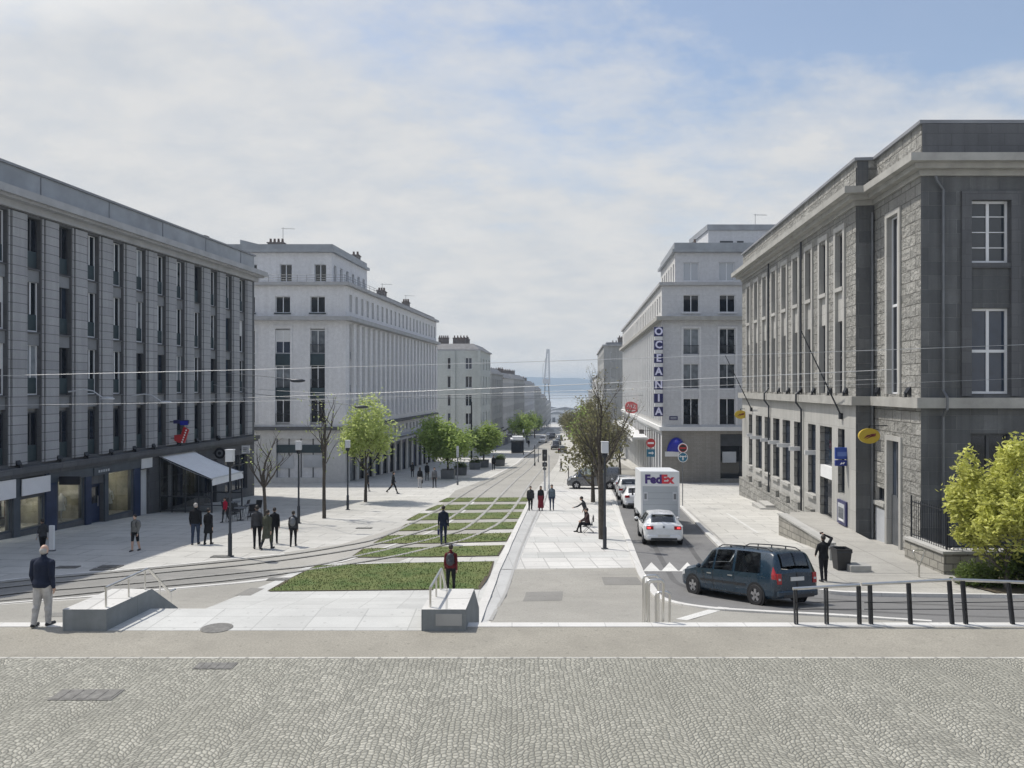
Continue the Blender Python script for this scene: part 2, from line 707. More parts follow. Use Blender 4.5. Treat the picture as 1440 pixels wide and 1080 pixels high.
glass_pane('pane_dark', (.010, .014, .022), (.04, .055, .085), .05, .5)
glass_pane('pane_blue', (.008, .012, .022), (.012, .025, .075), .05, .4)
clear_glass('shop_glass', (.72, .78, .78), .86)
clear_glass('smoked_glass', (.22, .25, .28), .80)
clear_glass('car_glass', (.58, .63, .64), .88)
# ------------------------------------------------------------------ ground
def clip_y(poly, a, b):
    def half(pts, f):
        out = []
        for i in range(len(pts)):
            p, q = pts[i], pts[(i + 1) % len(pts)]
            fp, fq = f(p), f(q)
            if fp >= 0:
                out.append(p)
            if (fp > 0 and fq < 0) or (fp < 0 and fq > 0):
                t = fp / (fp - fq)
                out.append((p[0] + (q[0] - p[0]) * t, p[1] + (q[1] - p[1]) * t))
        return out
    r = half(poly, lambda p: p[1] - a)
    return half(r, lambda p: b - p[1]) if len(r) > 2 else []


def sheet_xy(mb, poly, lift, m=0):
    ks = [k[0] for k in KN]
    for a, b in zip(ks, ks[1:]):
        r = clip_y(poly, a, b)
        if len(r) > 2:
            area = sum(r[i][0] * r[(i + 1) % len(r)][1] - r[(i + 1) % len(r)][0] * r[i][1] for i in range(len(r)))
            if abs(area) < 1e-5:
                continue
            if area < 0:
                r = r[::-1]
            mb.poly([(x, y, gz(y) + lift) for x, y in r], m)


def survey(pts):
    return [(g.x, g.y) for g in (G(a, b) for a, b in pts)]


def smooth_line(pts, n=8):
    P_ = [Vector((p[0], p[1], 0)) for p in pts]
    out = []
    for i in range(len(P_) - 1):
        p0, p1, p2, p3 = P_[max(i - 1, 0)], P_[i], P_[i + 1], P_[min(i + 2, len(P_) - 1)]
        for k in range(n):
            t = k / n
            q = .5 * ((2 * p1) + (p2 - p0) * t + (2 * p0 - 5 * p1 + 4 * p2 - p3) * t * t + (3 * p1 - p0 - 3 * p2 + p3) * t ** 3)
            out.append((q.x, q.y))
    out.append((P_[-1].x, P_[-1].y))
    return out


def ribbon(mb, line, w, lift, m=0, h=0.0):
    """flat strip (or a low kerb of height h) along a line on the ground"""
    dense = [line[0]]
    for a, b in zip(line, line[1:]):
        n = max(1, int(math.hypot(b[0] - a[0], b[1] - a[1]) / 1.2))
        dense += [(a[0] + (b[0] - a[0]) * k / n, a[1] + (b[1] - a[1]) * k / n) for k in range(1, n + 1)]
    line = dense
    Ls, Rs = [], []
    for i, p in enumerate(line):
        a, b = line[max(i - 1, 0)], line[min(i + 1, len(line) - 1)]
        dx, dy = b[0] - a[0], b[1] - a[1]
        l = math.hypot(dx, dy) or 1
        nx, ny = -dy / l * w / 2, dx / l * w / 2
        Ls.append((p[0] + nx, p[1] + ny))
        Rs.append((p[0] - nx, p[1] - ny))
    for i in range(len(line) - 1):
        q = [Rs[i], Rs[i + 1], Ls[i + 1], Ls[i]]
        z = [gz(y) + lift + h for _, y in q]
        top = [(x, y, zz) for (x, y), zz in zip(q, z)]
        mb.poly(top, m)
        if h:
            bot = [(x, y, zz - h - .05) for (x, y), zz in zip(q, z)]
            mb.poly([top[0], top[1], bot[1], bot[0]], m)
            mb.poly([top[2], top[3], bot[3], bot[2]], m)
            if i == 0: mb.poly([top[0], top[3], bot[3], bot[0]], m)
            if i == len(line) - 2: mb.poly([top[1], top[2], bot[2], bot[1]], m)


def ground(name, polys, m, lift, kind='structure', raw=False):
    mb = MB()
    for p in polys:
        sheet_xy(mb, p if raw else survey(p), lift)
    return tag(mb.build(name, m, recalc=False), kind=kind)


paving('pave_light', (.545, .538, .508), .14, (2.4, 1.2), .62, .03, .28, .11, .1, slabvar=.10, rot=.1, off=.5, spots=.42)
paving('pave_white', (.60, .595, .575), .09, (.95, .95), .66, .026, .2, .3, .1, slabvar=.10, rot=-.08)
paving('pave_slab', (.53, .535, .52), .10, (1.1, .8), .72, .014, .15, .3, .12, slabvar=.12)
paving('pave_blue', (.47, .475, .47), .10, (.9, 2.2), .78, .015, .15, .3, .1, slabvar=.08, rot=-.09)
paving('asphalt_tan', (.345, .335, .305), .13, None, speck=.5, big=.22, bmp=.35, spots=.36)
paving('pave_right', (.42, .412, .385), .12, (3.0, 2.0), .72, .03, .45, .3, .3, spots=.4)
paving('strip_tan', (.325, .308, .265), .13, None, speck=.55, big=.35, bmp=.4, spots=.42)
paving('asphalt_road', (.19, .19, .19), .16, None, speck=.4, big=.2, bmp=.3, spots=.35)
paving('track_bed', (.385, .375, .345), .13, (6.0, 2.5), .85, .02, .3, .2, .15, spots=.2)
paving('track_dark', (.285, .28, .265), .12, (6.0, 2.5), .85, .02, .35, .2, .2, spots=.25)
paving('kerb_white', (.62, .615, .595), .06, (1.0, 5.0), .75, .012, .15, .5, .1)
paving('rail_steel', (.37, .365, .35), .15, None, speck=.2, rough=.4)
paving('rail_bed', (.44, .435, .41), .10, (1.0, 6.0), .75, .02, .3, .3, .15)
paving('paint_white', (.68, .68, .66), .12, None, speck=.6, big=.9, spots=.55)
paving('soil_bed', (.10, .085, .06), .3, None, speck=.6, big=.8, bmp=.6)
paving('quay', (.36, .37, .38), .2, None, speck=.2, big=.02)
paving('edging', (.52, .51, .47), .15, (.5, 5.0), .6, .03, .4, .8, .2, spots=.5)
cobbles('fan_cobbles')

# lower ground, one sheet to the harbour
ground('street_ground', [[(-260, 16.3), (260, 16.3), (260, 720), (-260, 720)]], M['pave_light'], 0, raw=True)
# far land and sea
mb = MB()
for a, b in ((-260, -6000), (260, 6000)):
    mb.poly([(a, -60, -5.9), (b, -60, -5.9), (b, 300, -18.2), (a, 300, -18.2)])
    mb.poly([(a, 300, -18.2), (b, 300, -18.2), (b, 720, -35), (a, 720, -35)])
mb.poly([(-260, -60, -5.9), (260, -60, -5.9), (260, 16.3, -5.9), (-260, 16.3, -5.9)])
tag(mb.build('far_ground', M['quay'], recalc=False), kind='structure')
m, nt, bs = new_mat('sea_water')
bs.inputs['Base Color'].default_value = (.50, .53, .55, 1)  # pale base colour carries the glare on the water
bs.inputs['Roughness'].default_value = .14
tc = N(nt, 'ShaderNodeTexCoord')
bump(nt, bs, noise(nt, tc.outputs['Object'], .05, 4), .12, 1.0)
M['sea_water'] = m
mb = MB()
mb.poly([(-14000, 720, -35.2), (14000, 720, -35.2), (14000, 16000, -35.2), (-14000, 16000, -35.2)])
tag(mb.build('sea', M['sea_water'], recalc=False), kind='structure')
# hills across the bay
random.seed(4)
plain('hill_green', (.045, .08, .11), .9, 0, .3, .004)
mb = MB()
rows = []
for j in range(7):
    y = 5200 + j * 330
    rows.append([(x, y, -36 + (84 + 30 * math.sin(x * .0016 + 1) + 18 * math.sin(x * .0052) + 9 * math.sin(x * .013)) * math.sin(PI * min(j, 5) / 10) ** .8) for x in range(-7000, 7001, 140)])
mb.grid(rows)
tag(mb.build('hills', M['hill_green'], smooth=True), kind='structure')

# upper terrace
mb = MB()
mb.poly([(-60, -6, TZ), (60, -6, TZ), (60, 14.19, TZ), (-60, 14.19, TZ)])
tag(mb.build('cobbled_square', M['fan_cobbles'], recalc=False), kind='structure')
mb = MB()
SX0, SX1 = -8.36, -1.0
mb.poly([(-60, 14.26, TZ), (60, 14.26, TZ), (60, 15.82, TZ), (-60, 15.82, TZ)])
mb.poly([(-60, 15.82, TZ), (SX0 - .9, 15.82, TZ), (SX0 - .9, 16.05, TZ), (-60, 16.05, TZ)])
mb.poly([(SX1, 15.82, TZ), (60, 15.82, TZ), (60, 16.05, TZ), (SX1, 16.05, TZ)])
tag(mb.build('terrace_strip', M['strip_tan'], recalc=False), kind='structure')
mb = MB()
mb.box(-60, 60, 14.19, 14.26, TZ - .2, TZ + .004)
tag(mb.build('stone_edging', M['edging']), kind='structure')
mb = MB()
mb.box(-60, SX0 - .9, 16.05, 16.33, TZ - .9, TZ + .012)
mb.box(SX1, 60, 16.05, 16.33, TZ - .9, TZ + .012)
tag(mb.build('terrace_kerb', M['kerb_white']), kind='structure')
# landing and steps down
mb = MB()
mb.box(SX0 - .9, SX1, 15.82, 17.38, TZ - .8, TZ + .004)
for k in range(4):
    y = 17.38 + k * .30
    mb.box(SX0 - .3, SX1, y, y + .30, -6.7, TZ - .165 * (k + 1))
tag(mb.build('terrace_steps', M['pave_slab']), kind='structure')

# surfaces of the lower street
ground('tram_square', [[(-420, 862), (0, 820), (180, 803), (360, 783), (478, 766), (560, 742), (611, 718), (640, 690), (745, 690), (737, 730), (560, 790), (480, 800), (392, 812), (245, 828), (0, 849), (-420, 895)]], M['track_bed'], .004)
ground('tram_lane', [[(-300, 851), (0, 821), (150, 807), (243, 800), (330, 800), (390, 805), (398, 811), (247, 826), (127, 838), (0, 847), (-300, 876)]], M['track_dark'], .008)
ground('forecourt', [[(-420, 897), (0, 851), (247, 829.5), (400, 814), (380, 820), (330, 840), (290, 856), (180, 896), (-420, 900)]], M['asphalt_tan'], .006)
ground('lawn_surround', [[(410, 805), (445, 793), (700, 788), (684, 835), (664, 889), (180, 889), (290, 856), (330, 840), (380, 820)]], M['pave_slab'], .010)
ground('path', [[(684, 873), (700, 889), (664, 889), (708, 790), (737, 722), (752, 690), (772, 690), (765, 712), (726, 800), (690, 873)]], M['pave_blue'], .006)
ground('walkway', [[(727, 800), (895, 798.5), (866, 700), (858, 684), (772, 684), (762, 716)]], M['pave_white'], .006)
ground('walkway_bands', [[(733, 785), (891, 784), (889, 776), (737, 777)], [(743, 763), (884, 763), (881, 754), (746, 755)], [(752, 742), (876, 741), (873, 734), (755, 735)], [(760, 722), (870, 722), (868, 717), (762, 717)]], M['pave_slab'], .010)
ground('walkway_end', [[(690, 889), (690, 873), (722, 801), (897, 799), (925, 835), (932, 850), (935, 889)], [(935, 889), (932, 846), (985, 856), (1060, 862), (1200, 869.5), (1312, 877), (1312, 889)]], M['asphalt_tan'], .008)
ROAD = [(843, 660), (855, 694), (898, 800), (912, 822), (935, 845), (985, 854.5), (1060, 860.5), (1200, 868), (1310, 875.5), (1900, 893), (1900, 846), (1440, 842), (1240, 839), (1160, 835), (1090, 818), (1040, 793), (1018, 777), (957, 714), (898, 660)]
ground('road', [ROAD], M['asphalt_road'], .004)
ground('far_road', [[(640, 690), (684, 674), (727, 651), (752, 627), (764, 611), (770, 603), (778, 603), (790, 628), (784, 650), (768, 672), (752, 690)]], M['track_bed'], .008)
ground('car_lane', [[(855, 672), (843, 660), (812, 630), (790, 608), (782, 603), (786, 602), (800, 608), (838, 630), (880, 655), (898, 665), (905, 672)]], M['asphalt_tan'], .010)
ground('pavement', [[(1160, 833), (1240, 837), (1440, 840), (1900, 843), (1900, 760), (1500, 745), (1300, 758), (1230, 752), (1150, 752), (1148, 772), (1060, 772), (1040, 789), (1090, 815)]], M['pave_right'], .012)

# painted and set lines
mb = MB()
for pts, w in (([(958, 872), (1018, 854.5)], .34), ([(1022, 722), (1066, 750)], .16)):
    ribbon(mb, survey(pts), w, .014)
for a in (905, 930.5, 955.5):
    sheet_xy(mb, survey([(a, 803), (a + 23, 803), (a + 11, 791)]), .014)
sheet_xy(mb, survey([(966, 812), (982, 813), (988, 803)]), .014)
ribbon(mb, survey([(898, 803.5), (985, 803.5)]), .12, .016)
tag(mb.build('road_marking', M['paint_white'], recalc=False), kind='structure')
mb = MB()
ribbon(mb, smooth_line(survey([(-300, 846.5), (0, 817), (177, 801), (300, 789), (400, 779)])), .20, .014)
ribbon(mb, smooth_line(survey([(-300, 880), (0, 849), (127, 839), (247, 827.5), (400, 812), (450, 802)])), .30, .014)
ribbon(mb, smooth_line(survey([(450, 793), (496, 786), (596, 752), (640, 729), (672, 700)])), .18, .018)
ribbon(mb, survey([(686, 836), (697, 806), (712, 775), (738, 720), (750, 693)]), .26, .02, h=.03)
ribbon(mb, survey([(664, 888), (686, 836)]), .26, .02, h=.03)
ribbon(mb, smooth_line(survey([(856, 690), (877, 745), (898, 799), (911, 821), (934, 844.5), (985, 855), (1060, 861), (1200, 868.5), (1310, 876)])), .26, .01, h=.05)
ribbon(mb, smooth_line(survey([(957, 713), (985, 742), (1018, 776), (1040, 791), (1090, 817), (1160, 834), (1240, 838), (1440, 841), (1900, 845)])), .24, .0, h=.12)
ribbon(mb, survey([(684, 674), (727, 651), (752, 627), (764, 611)]), .3, .012)
tag(mb.build('kerb', M['kerb_white'], recalc=True), kind='structure')
mb = MB()
ribbon(mb, survey([(690, 873), (722, 801), (764, 700)]), .10, .016)
ribbon(mb, survey([(966, 716), (1030, 776)]), .07, .016)
ribbon(mb, survey([(722, 801), (705, 801)]), .10, .02)
tag(mb.build('drain_channel', M['rail_steel'], recalc=False), kind='structure')

# patched asphalt and wheel tracks
paving('asphalt_patch', (.255, .25, .235), .12, None, speck=.5, big=.5, bmp=.4, spots=.3)
paving('tyre_track', (.135, .135, .135), .2, None, speck=.5, big=.5, bmp=.3, spots=.4)
ground('asphalt_repair', [[(735, 846), (790, 845), (792, 832), (740, 833)], [(850, 823), (905, 823), (896, 812), (846, 812)], [(60, 868), (150, 866), (160, 861), (75, 862)], [(330, 838), (352, 838), (372, 828), (352, 827)]], M['asphalt_patch'], .013)
mb = MB()
for o in (0, 1):
    ribbon(mb, smooth_line(survey([(880 + o * 34, 692), (906 + o * 44, 742), (935 + o * 54, 795), (965 + o * 58, 826 - o * 12), (1080 + o * 20, 850 - o * 14), (1300, 864 - o * 14), (1700, 875 - o * 14)])), .22, .008)
tag(mb.build('tyre_mark', M['tyre_track'], recalc=False), kind='structure')

# tram rails
RAILS = [
    [(-220, 840), (0, 820), (120, 809), (250, 797), (360, 786), (443, 775), (515, 762), (554, 748.5), (582, 735), (611, 720), (638, 704), (664, 688), (690, 675), (729, 653), (754, 629)],
    [(-220, 850), (0, 827.5), (120, 816), (240, 804.5), (360, 793), (480, 776), (527, 766), (571, 754), (618, 738), (643, 722), (664, 705), (686, 688), (707, 674), (738, 652), (757, 630)],
    [(-220, 863), (0, 838), (120, 827), (240, 816), (360, 804), (443, 795.5), (496, 784), (542, 774), (588, 763), (617, 755.5), (655, 743), (683, 720), (699, 702), (713, 688), (727, 674), (751, 652), (764, 630)],
    [(-220, 874), (0, 845.5), (120, 835), (240, 824), (360, 812), (470, 797), (554, 783), (600, 772.5), (638, 763.5), (661, 756.5), (690, 743), (708, 731), (725, 711), (737, 692), (748, 677), (766, 652), (771, 630)]]
mb = MB()
mg = MB()
for r in RAILS:
    ln = smooth_line(survey(r), 6)
    ribbon(mg, ln, .20, .040)
    ribbon(mb, ln, .075, .046)
tag(mg.build('rail_bed', M['rail_bed'], recalc=False), kind='structure')
tag(mb.build('tram_rails', M['rail_steel'], recalc=False), kind='structure')

# lawns with blades
LAWN = [[(379, 832), (405, 817), (446, 796.5), (560, 793), (693, 790.5), (686, 810), (673, 829)],
        [(496, 784), (512, 772.5), (600, 770.5), (708, 767.5), (699, 782), (600, 783.5)],
        [(527, 764.5), (545, 754), (640, 752), (719, 750), (711, 761.5), (600, 764.5)],
        [(561, 747), (572, 737.5), (650, 736), (728, 734.5), (722, 744)],
        [(573, 732), (590, 722.5), (660, 722), (737, 720.5), (731, 729.5)],
        [(599, 718), (617, 710.5), (742, 709.5), (737, 716)],
        [(618, 706), (630, 700.5), (744, 700), (742, 705.5)]]
m, nt, bs = new_mat('grass')
tc = N(nt, 'ShaderNodeTexCoord')
a = noise(nt, tc.outputs['Object'], .7, 5, .65)
b = noise(nt, tc.outputs['Object'], 9, 3, .7)
col = mix_col(nt, ramp(nt, a, [(.35, 0.0), (.5, .55), (.68, 1.0)]), (.085, .13, .04), (.165, .18, .07))
col = mix_col(nt, ramp(nt, b, [(.3, .4), (.6, 0.0)]), col, (.075, .10, .03))
L(nt, col, bs.inputs['Base Color'])
bs.inputs['Roughness'].default_value = .8
bs.inputs['Specular IOR Level'].default_value = .2
bump(nt, bs, b, .8, .04)
M['grass'] = m
mb = MB()
random.seed(7)


def inside(p, poly):
    r = False
    for i in range(len(poly)):
        (x1, y1), (x2, y2) = poly[i], poly[(i + 1) % len(poly)]
        if (y1 > p[1]) != (y2 > p[1]) and p[0] < (x2 - x1) * (p[1] - y1) / (y2 - y1) + x1:
            r = not r
    return r


for k, p in enumerate(LAWN):
    q = survey(p)
    sheet_xy(mb, q, .034)
    xs, ys = [a[0] for a in q], [a[1] for a in q]
    area = (max(xs) - min(xs)) * (max(ys) - min(ys))
    n = int(area * (190 if k == 0 else 70 if k < 3 else 25))
    for _ in range(n):
        x, y = random.uniform(min(xs), max(xs)), random.uniform(min(ys), max(ys))
        if not inside((x, y), q):
            continue
        a = random.uniform(0, PI)
        w = random.uniform(.010, .022) * (1 if k == 0 else 1.6)
        h = random.uniform(.02, .065)
        dx, dy = math.cos(a) * w, math.sin(a) * w
        z = gz(y) + .03
        mb.poly([(x - dx, y - dy, z), (x + dx, y + dy, z), (x + random.uniform(-.03, .03), y + random.uniform(-.03, .03), z + h)])
tag(mb.build('lawn_grass', M['grass'], recalc=False), kind='stuff')
mb = MB()
for p in LAWN:
    q = survey(p)
    ribbon(mb, q + [q[0]], .16, .030)
tag(mb.build('soil_edge', M['soil_bed'], recalc=False), kind='structure')

# covers let into the paving
plain('cast_iron', (.17, .168, .16), .6, .4, .3, 8, .4)


def cover(x, y, z, rx, ry, round_, label, grp=None):
    mb = MB()
    if round_:
        mb.lathe([(rx, -.02), (rx, .006), (rx * .9, .010), (rx * .86, .006), (.02, .008)], (0, 0, 0), 24)
    else:
        mb.box(-rx, rx, -ry, ry, -.02, .006)
        n = 5
        for i in range(n):
            a = -rx + (i + .5) * 2 * rx / n
            mb.box(a - rx * .12, a + rx * .12, -ry * .85, ry * .85, .006, .012)
    o = mb.build('manhole_cover' if round_ else 'drain_grate', M['cast_iron'], local=True)
    o.location = (x, y, z + .004)
    # lie on the slope
    if y > 17:
        e = .5
        o.rotation_euler = (math.atan2(gz(y + e) - gz(y - e), 2 * e), 0, 0)
        o.location.z += .02
    return tag(o, label, 'manhole cover' if round_ else 'drain cover', grp)


cover(XX(305, 15.98), 15.98, TZ, .33, .33, True, 'round grey manhole cover in the pale slabs at the head of the steps')
cover(XX(303, 13.8), 13.8, TZ, .36, .16, False, 'small dark iron grate at the edge of the cobbles')
cover(XX(122, 12.5), 12.5, TZ, .52, .22, False, 'large worn iron grate in the middle of the left cobbles')
for px, py, l in ((95, 798, 'dark rectangular cover nearest the shops on the left pavement'), (145, 801, 'dark rectangular cover on the tram edge, left of two close together'), (156, 797, 'dark rectangular cover on the tram edge, right of two close together'),
                  (312, 783, 'thin dark cover beside the foot of the near left lamp'), (393, 815, 'dark cover where the tram edge meets the lawn corner'), (512, 743, 'dark cover on the sunny pavement left of the lawn strips')):
    g = G(px, py)
    cover(g.x, g.y, g.z, .42, .2, False, l, 'covers in the left pavement')
# ------------------------------------------------------------------ buildings
def wall_grid(mb, a0, a1, z0, z1, ops, depth, m=0, mr=None, t=0.0):
    """wall face with rectangular openings (x0, x1, za, zb) and their reveals"""
    mr = m if mr is None else mr
    zs = sorted({z0, z1} | {z for o in ops for z in o[2:4] if z0 < z < z1})
    for za, zb in zip(zs, zs[1:]):
        zc = (za + zb) / 2
        cut = sorted((max(a0, o[0]), min(a1, o[1])) for o in ops if o[2] < zc < o[3] and o[1] > a0 and o[0] < a1)
        x = a0
        for c0, c1 in cut + [(a1, a1)]:
            if c0 - x > 1e-4:
                mb.poly([(x, t, za), (c0, t, za), (c0, t, zb), (x, t, zb)], m)
            x = max(x, c1)
    for x0, x1, za, zb in ops:
        if x1 < a0 or x0 > a1:
            continue
        q = t - depth
        mb.poly([(x0, t, za), (x0, t, zb), (x0, q, zb), (x0, q, za)], mr)
        mb.poly([(x1, t, za), (x1, q, za), (x1, q, zb), (x1, t, zb)], mr)
        mb.poly([(x0, t, zb), (x1, t, zb), (x1, q, zb), (x0, q, zb)], mr)
        mb.poly([(x0, t, za), (x0, q, za), (x1, q, za), (x1, t, za)], mr)


def mass(parent, fr, d0, d1, depth, z0, z1, m, t0=-.32, cut=None):
    """the body of a building behind its street wall; its front stays square to the camera"""
    mb = MB()
    a, b = fr.pt(d0, t0, 0), fr.pt(d1, t0, 0)
    k = -1 if fr.n.x > 0 else 1
    a.y = d0
    mb.prism([(a.x, d0), (b.x, b.y), (b.x + k * depth, b.y), (a.x + k * depth, d0)], z0, z1, 'z')
    return mb.build('back_wall', m, parent)


_kits = {}


def window_kit(w, h, style, fm='frame_white', pm='pane', fw=.065):
    key = (round(w, 2), round(h, 2), style, fm, pm)
    if key in _kits:
        return _kits[key]
    a = w / 2
    fb = MB()
    fb.box(-a, -a + fw, 0, .07, 0, h)
    fb.box(a - fw, a, 0, .07, 0, h)
    fb.box(-a + fw, a - fw, 0, .07, 0, fw)
    fb.box(-a + fw, a - fw, 0, .07, h - fw, h)
    if style != 'plain':
        fb.box(-fw * .6, fw * .6, .002, .066, fw, h - fw)
    if style == 'grid4':
        for k in (1, 2, 3):
            z = h * k / 4
            for s in (-1, 1):
                x0, x1 = sorted((s * fw * .6, s * (a - fw)))
                fb.box(x0, x1, .004, .06, z - .018, z + .018)
    if style in ('transom', 'transom_rail'):
        z = h * .5
        for s in (-1, 1):
            x0, x1 = sorted((s * fw * .6, s * (a - fw)))
            fb.box(x0, x1, .004, .068, z - .06, z + .06)
    if style in ('rail', 'transom_rail'):
        y = .17
        fb.box(-a, a, y, y + .035, .86, .91, 1)
        fb.box(-a, a, y, y + .03, .06, .09, 1)
        n = max(4, int(w / .12))
        for i in range(n + 1):
            x = -a + .015 + i * (w - .03) / n
            fb.box(x - .010, x + .010, y + .005, y + .025, .09, .86, 1)
    if style == 'panelled':           # solid lower third, as on the granite front
        fb.box(-a + fw, a - fw, .01, .075, fw, h * .34, 2)
    if style == 'blind':              # roller shutter half down
        fb.box(-a + fw, a - fw, .03, .062, h * .5, h - fw, 3)
    pb = MB()
    pb.poly([(-a + fw * .5, .02, fw * .5), (a - fw * .5, .02, fw * .5), (a - fw * .5, .02, h - fw * .5), (-a + fw * .5, .02, h - fw * .5)])
    k = (fb.mesh('window', [M[fm], M['balcony_iron'], M['teal_panel'], M['off_white']]), pb.mesh('pane', [M[pm]], recalc=False))
    _kits[key] = k
    return k


def add_window(parent, kit, fr, d, t, z, rot=None, name='window'):
    o = put(name, kit[0], parent, fr((d, t, z)), fr.rot if rot is None else rot)
    p = bpy.data.objects.new('pane', kit[1])
    C.objects.link(p)
    p.parent = o
    return o


def kind_stuff(o):
    o['kind'] = 'stuff'
    return o


# ============ left granite building with the shops ============
F1 = Fr(-28.8, .1226, 1)
E1 = 62.0
S1 = 25.0
granite = thing('granite_building', 'long grey granite building with tall pilasters and shops along the left side', 'building', F1((E1, 0, gz(E1))))
mats = [M['granite_grey'], M['granite_pilaster'], M['spandrel_pale'], M['cornice_stone'], M['granite_dark'], M['spandrel_dark']]
cols1 = [59.9 - 2.184 * k for k in range(16)]
mb = MB()
ops = [(c - .46, c + .46, -3.75, 8.55) for c in cols1]
wall_grid(mb, S1, E1, -3.95, 8.7, ops, .30, 4, 4)
for c in cols1:
    # raised jambs beside each slot, block of the pilaster between
    for s in (-1, 1):
        mb.box(c + s * .55 - .05, c + s * .55 + .05, .0, .06, -3.8, 8.62, 1)
    mb.box(c + .68, c + 1.504, 0, .12, -3.8, 8.6, 1)
    for z in (-.95, 2.25, 5.45):
        mb.box(c - .46, c + .46, -.29, -.10, z - .12, z + .48, 5)
        mb.box(c - .46, c + .46, -.29, -.02, z + .48, z + .56, 4)
# body behind
mb.box(S1, E1 - .01, -14, -.32, -4.3, 10.6, 0)
mb.box(S1, E1 - .01, -14, -2.6, -9.8, -4.3, 0)
mb.poly([(E1, 0, -3.95), (E1, -.44, -3.95), (E1, -.44, 8.7), (E1, 0, 8.7)])
granite_wall = mb.build('wall', mats, granite, F1)
mb = MB()
mb.box(S1, E1 + .3, -.30, .22, 8.7, 9.05)
mb.box(S1, E1 + .55, -.30, .62, 9.05, 9.18)
mb.box(S1, E1 + .75, -.30, .85, 9.18, 9.55)
mb.build('cornice', M['cornice_stone'], granite, F1)
mb = MB()
mb.box(S1, E1 - .2, -.6, .10, 9.55, 10.75)
mb.box(S1, E1 - .1, -.7, .20, 10.75, 10.87, 1)
for d in (59.5, 54.3, 49, 43.7, 38.4, 33.1):
    mb.box(d - .03, d + .03, .10, .125, 9.56, 10.74, 1)
mb.build('parapet', [M['zinc'], M['lead_roof']], granite, F1)
mb = MB()
mb.box(S1, E1 + .25, -.2, .38, -4.22, -3.92)
mb.box(S1, E1 + .2, -.2, .26, -4.40, -4.22)
mb.build('ledge', M['granite_dark'], granite, F1)
kp = window_kit(.92, 2.55, 'panelled', 'frame_white', 'pane')
kd = window_kit(.92, 2.55, 'panelled', 'frame_dark', 'pane_dark')
kb = window_kit(.92, 2.55, 'blind', 'frame_white', 'pane_dark')
random.seed(3)
for c in cols1:
    for i, z in enumerate((-3.78, -.37, 2.83, 6.03)):
        r = random.random()
        k = kd if i == 0 or r < .35 else kb if r < .43 else kp
        add_window(granite, k, F1, c, -.285, z)

# ground floor: piers, shop windows, doors
G1 = -9.6
shop = []      # (px0, px1, py_top, py_bottom, what)
spec = [(-70, -24, 690, 800, 'w'), (-16, 16, 703, 780, 'w'), (27, 62, 698, 768, 'w'), (82, 118, 668, 757, 'w'), (127, 145, 680, 747, 'd'), (151, 187, 653, 738, 'w'), (198, 210, 660, 732, 'p')]
mb = MB()
ops = []
for a, b, ya, yb, kind in spec:
    d0, d1 = F1.d(a), F1.d(b)
    dm = (d0 + d1) / 2
    zt = ZZ((ya + 0.0), F1.d((a + b) / 2))
    ops.append((d0, d1, G1 if kind != 'w' else gz(dm) + .25, zt))
ops.append((48.9, 52.9, G1, -4.9))
ops.append((54.2, 56.0, G1, -5.3))
ops.append((57.2, 60.8, gz(59) + .6, -5.3))
wall_grid(mb, S1, E1, G1, -4.4, ops, .35, 0)
mb.poly([(E1, 0, G1), (E1, -.44, G1), (E1, -.44, -4.4), (E1, 0, -4.4)])
# navy and slate pilasters of the shopfronts
for a, b, m in ((62, 78, 1), (118, 127, 1), (187, 196, 1), (145, 151, 2), (16, 27, 2)):
    d0, d1 = F1.d(a), F1.d(b)
    mb.box(d0 + .03, d1 - .03, 0, .10, G1, -4.45, m)
d0, d1 = F1.d(66), F1.d(196)
mb.box(d0, d1, 0, .14, -4.95, -4.42, 2)
mb.build('shopfront', [M['granite_dark'], M['navy_shop'], M['slate_shop']], granite, F1)
for (a, b, ya, yb, kind), (d0, d1, zb, zt) in zip(spec, ops):
    dm, w, h = (d0 + d1) / 2, d1 - d0, zt - zb
    if kind == 'w':
        f = MB()
        for x0, x1, z0, z1 in ((d0, d0 + .07, zb, zt), (d1 - .07, d1, zb, zt), (d0 + .07, d1 - .07, zb, zb + .10), (d0 + .07, d1 - .07, zt - .08, zt)):
            f.box(x0, x1, -.16, -.06, z0, z1)
        fo = f.build('shop_window', M['slate_shop'], granite, F1)
        p = MB()
        p.poly([(d0 + .05, -.11, zb + .05), (d1 - .05, -.11, zb + .05), (d1 - .05, -.11, zt - .05), (d0 + .05, -.11, zt - .05)])
        p.build('pane', M['shop_glass'], fo, F1, recalc=False)
    elif kind == 'd':
        f = MB()
        f.box(d0, d1, -.30, -.22, zb, zt)
        f.box(d0 + .12, d1 - .12, -.22, -.20, gz(dm) + 1.1, zt - .2, 1)
        fo = f.build('door', [M['navy_shop'], M['pane_dark']], granite, F1)
        h = MB()
        h.tube([F1((dm + .3, -.15, gz(dm) + .9)), F1((dm + .3, -.15, gz(dm) + 1.5))], .02, 6)
        h.build('handle', M['steel'], fo)
    else:
        f = MB()
        f.box(d0, d1, -.30, -.2, zb, zt)
        for k in range(3):
            f.box(d0 + .08 + k * (w - .1) / 3, d0 + .02 + (k + 1) * (w - .1) / 3, -.2, -.18, gz(dm) + .2, zt - .1)
        f.build('door', M['off_white'], granite, F1)
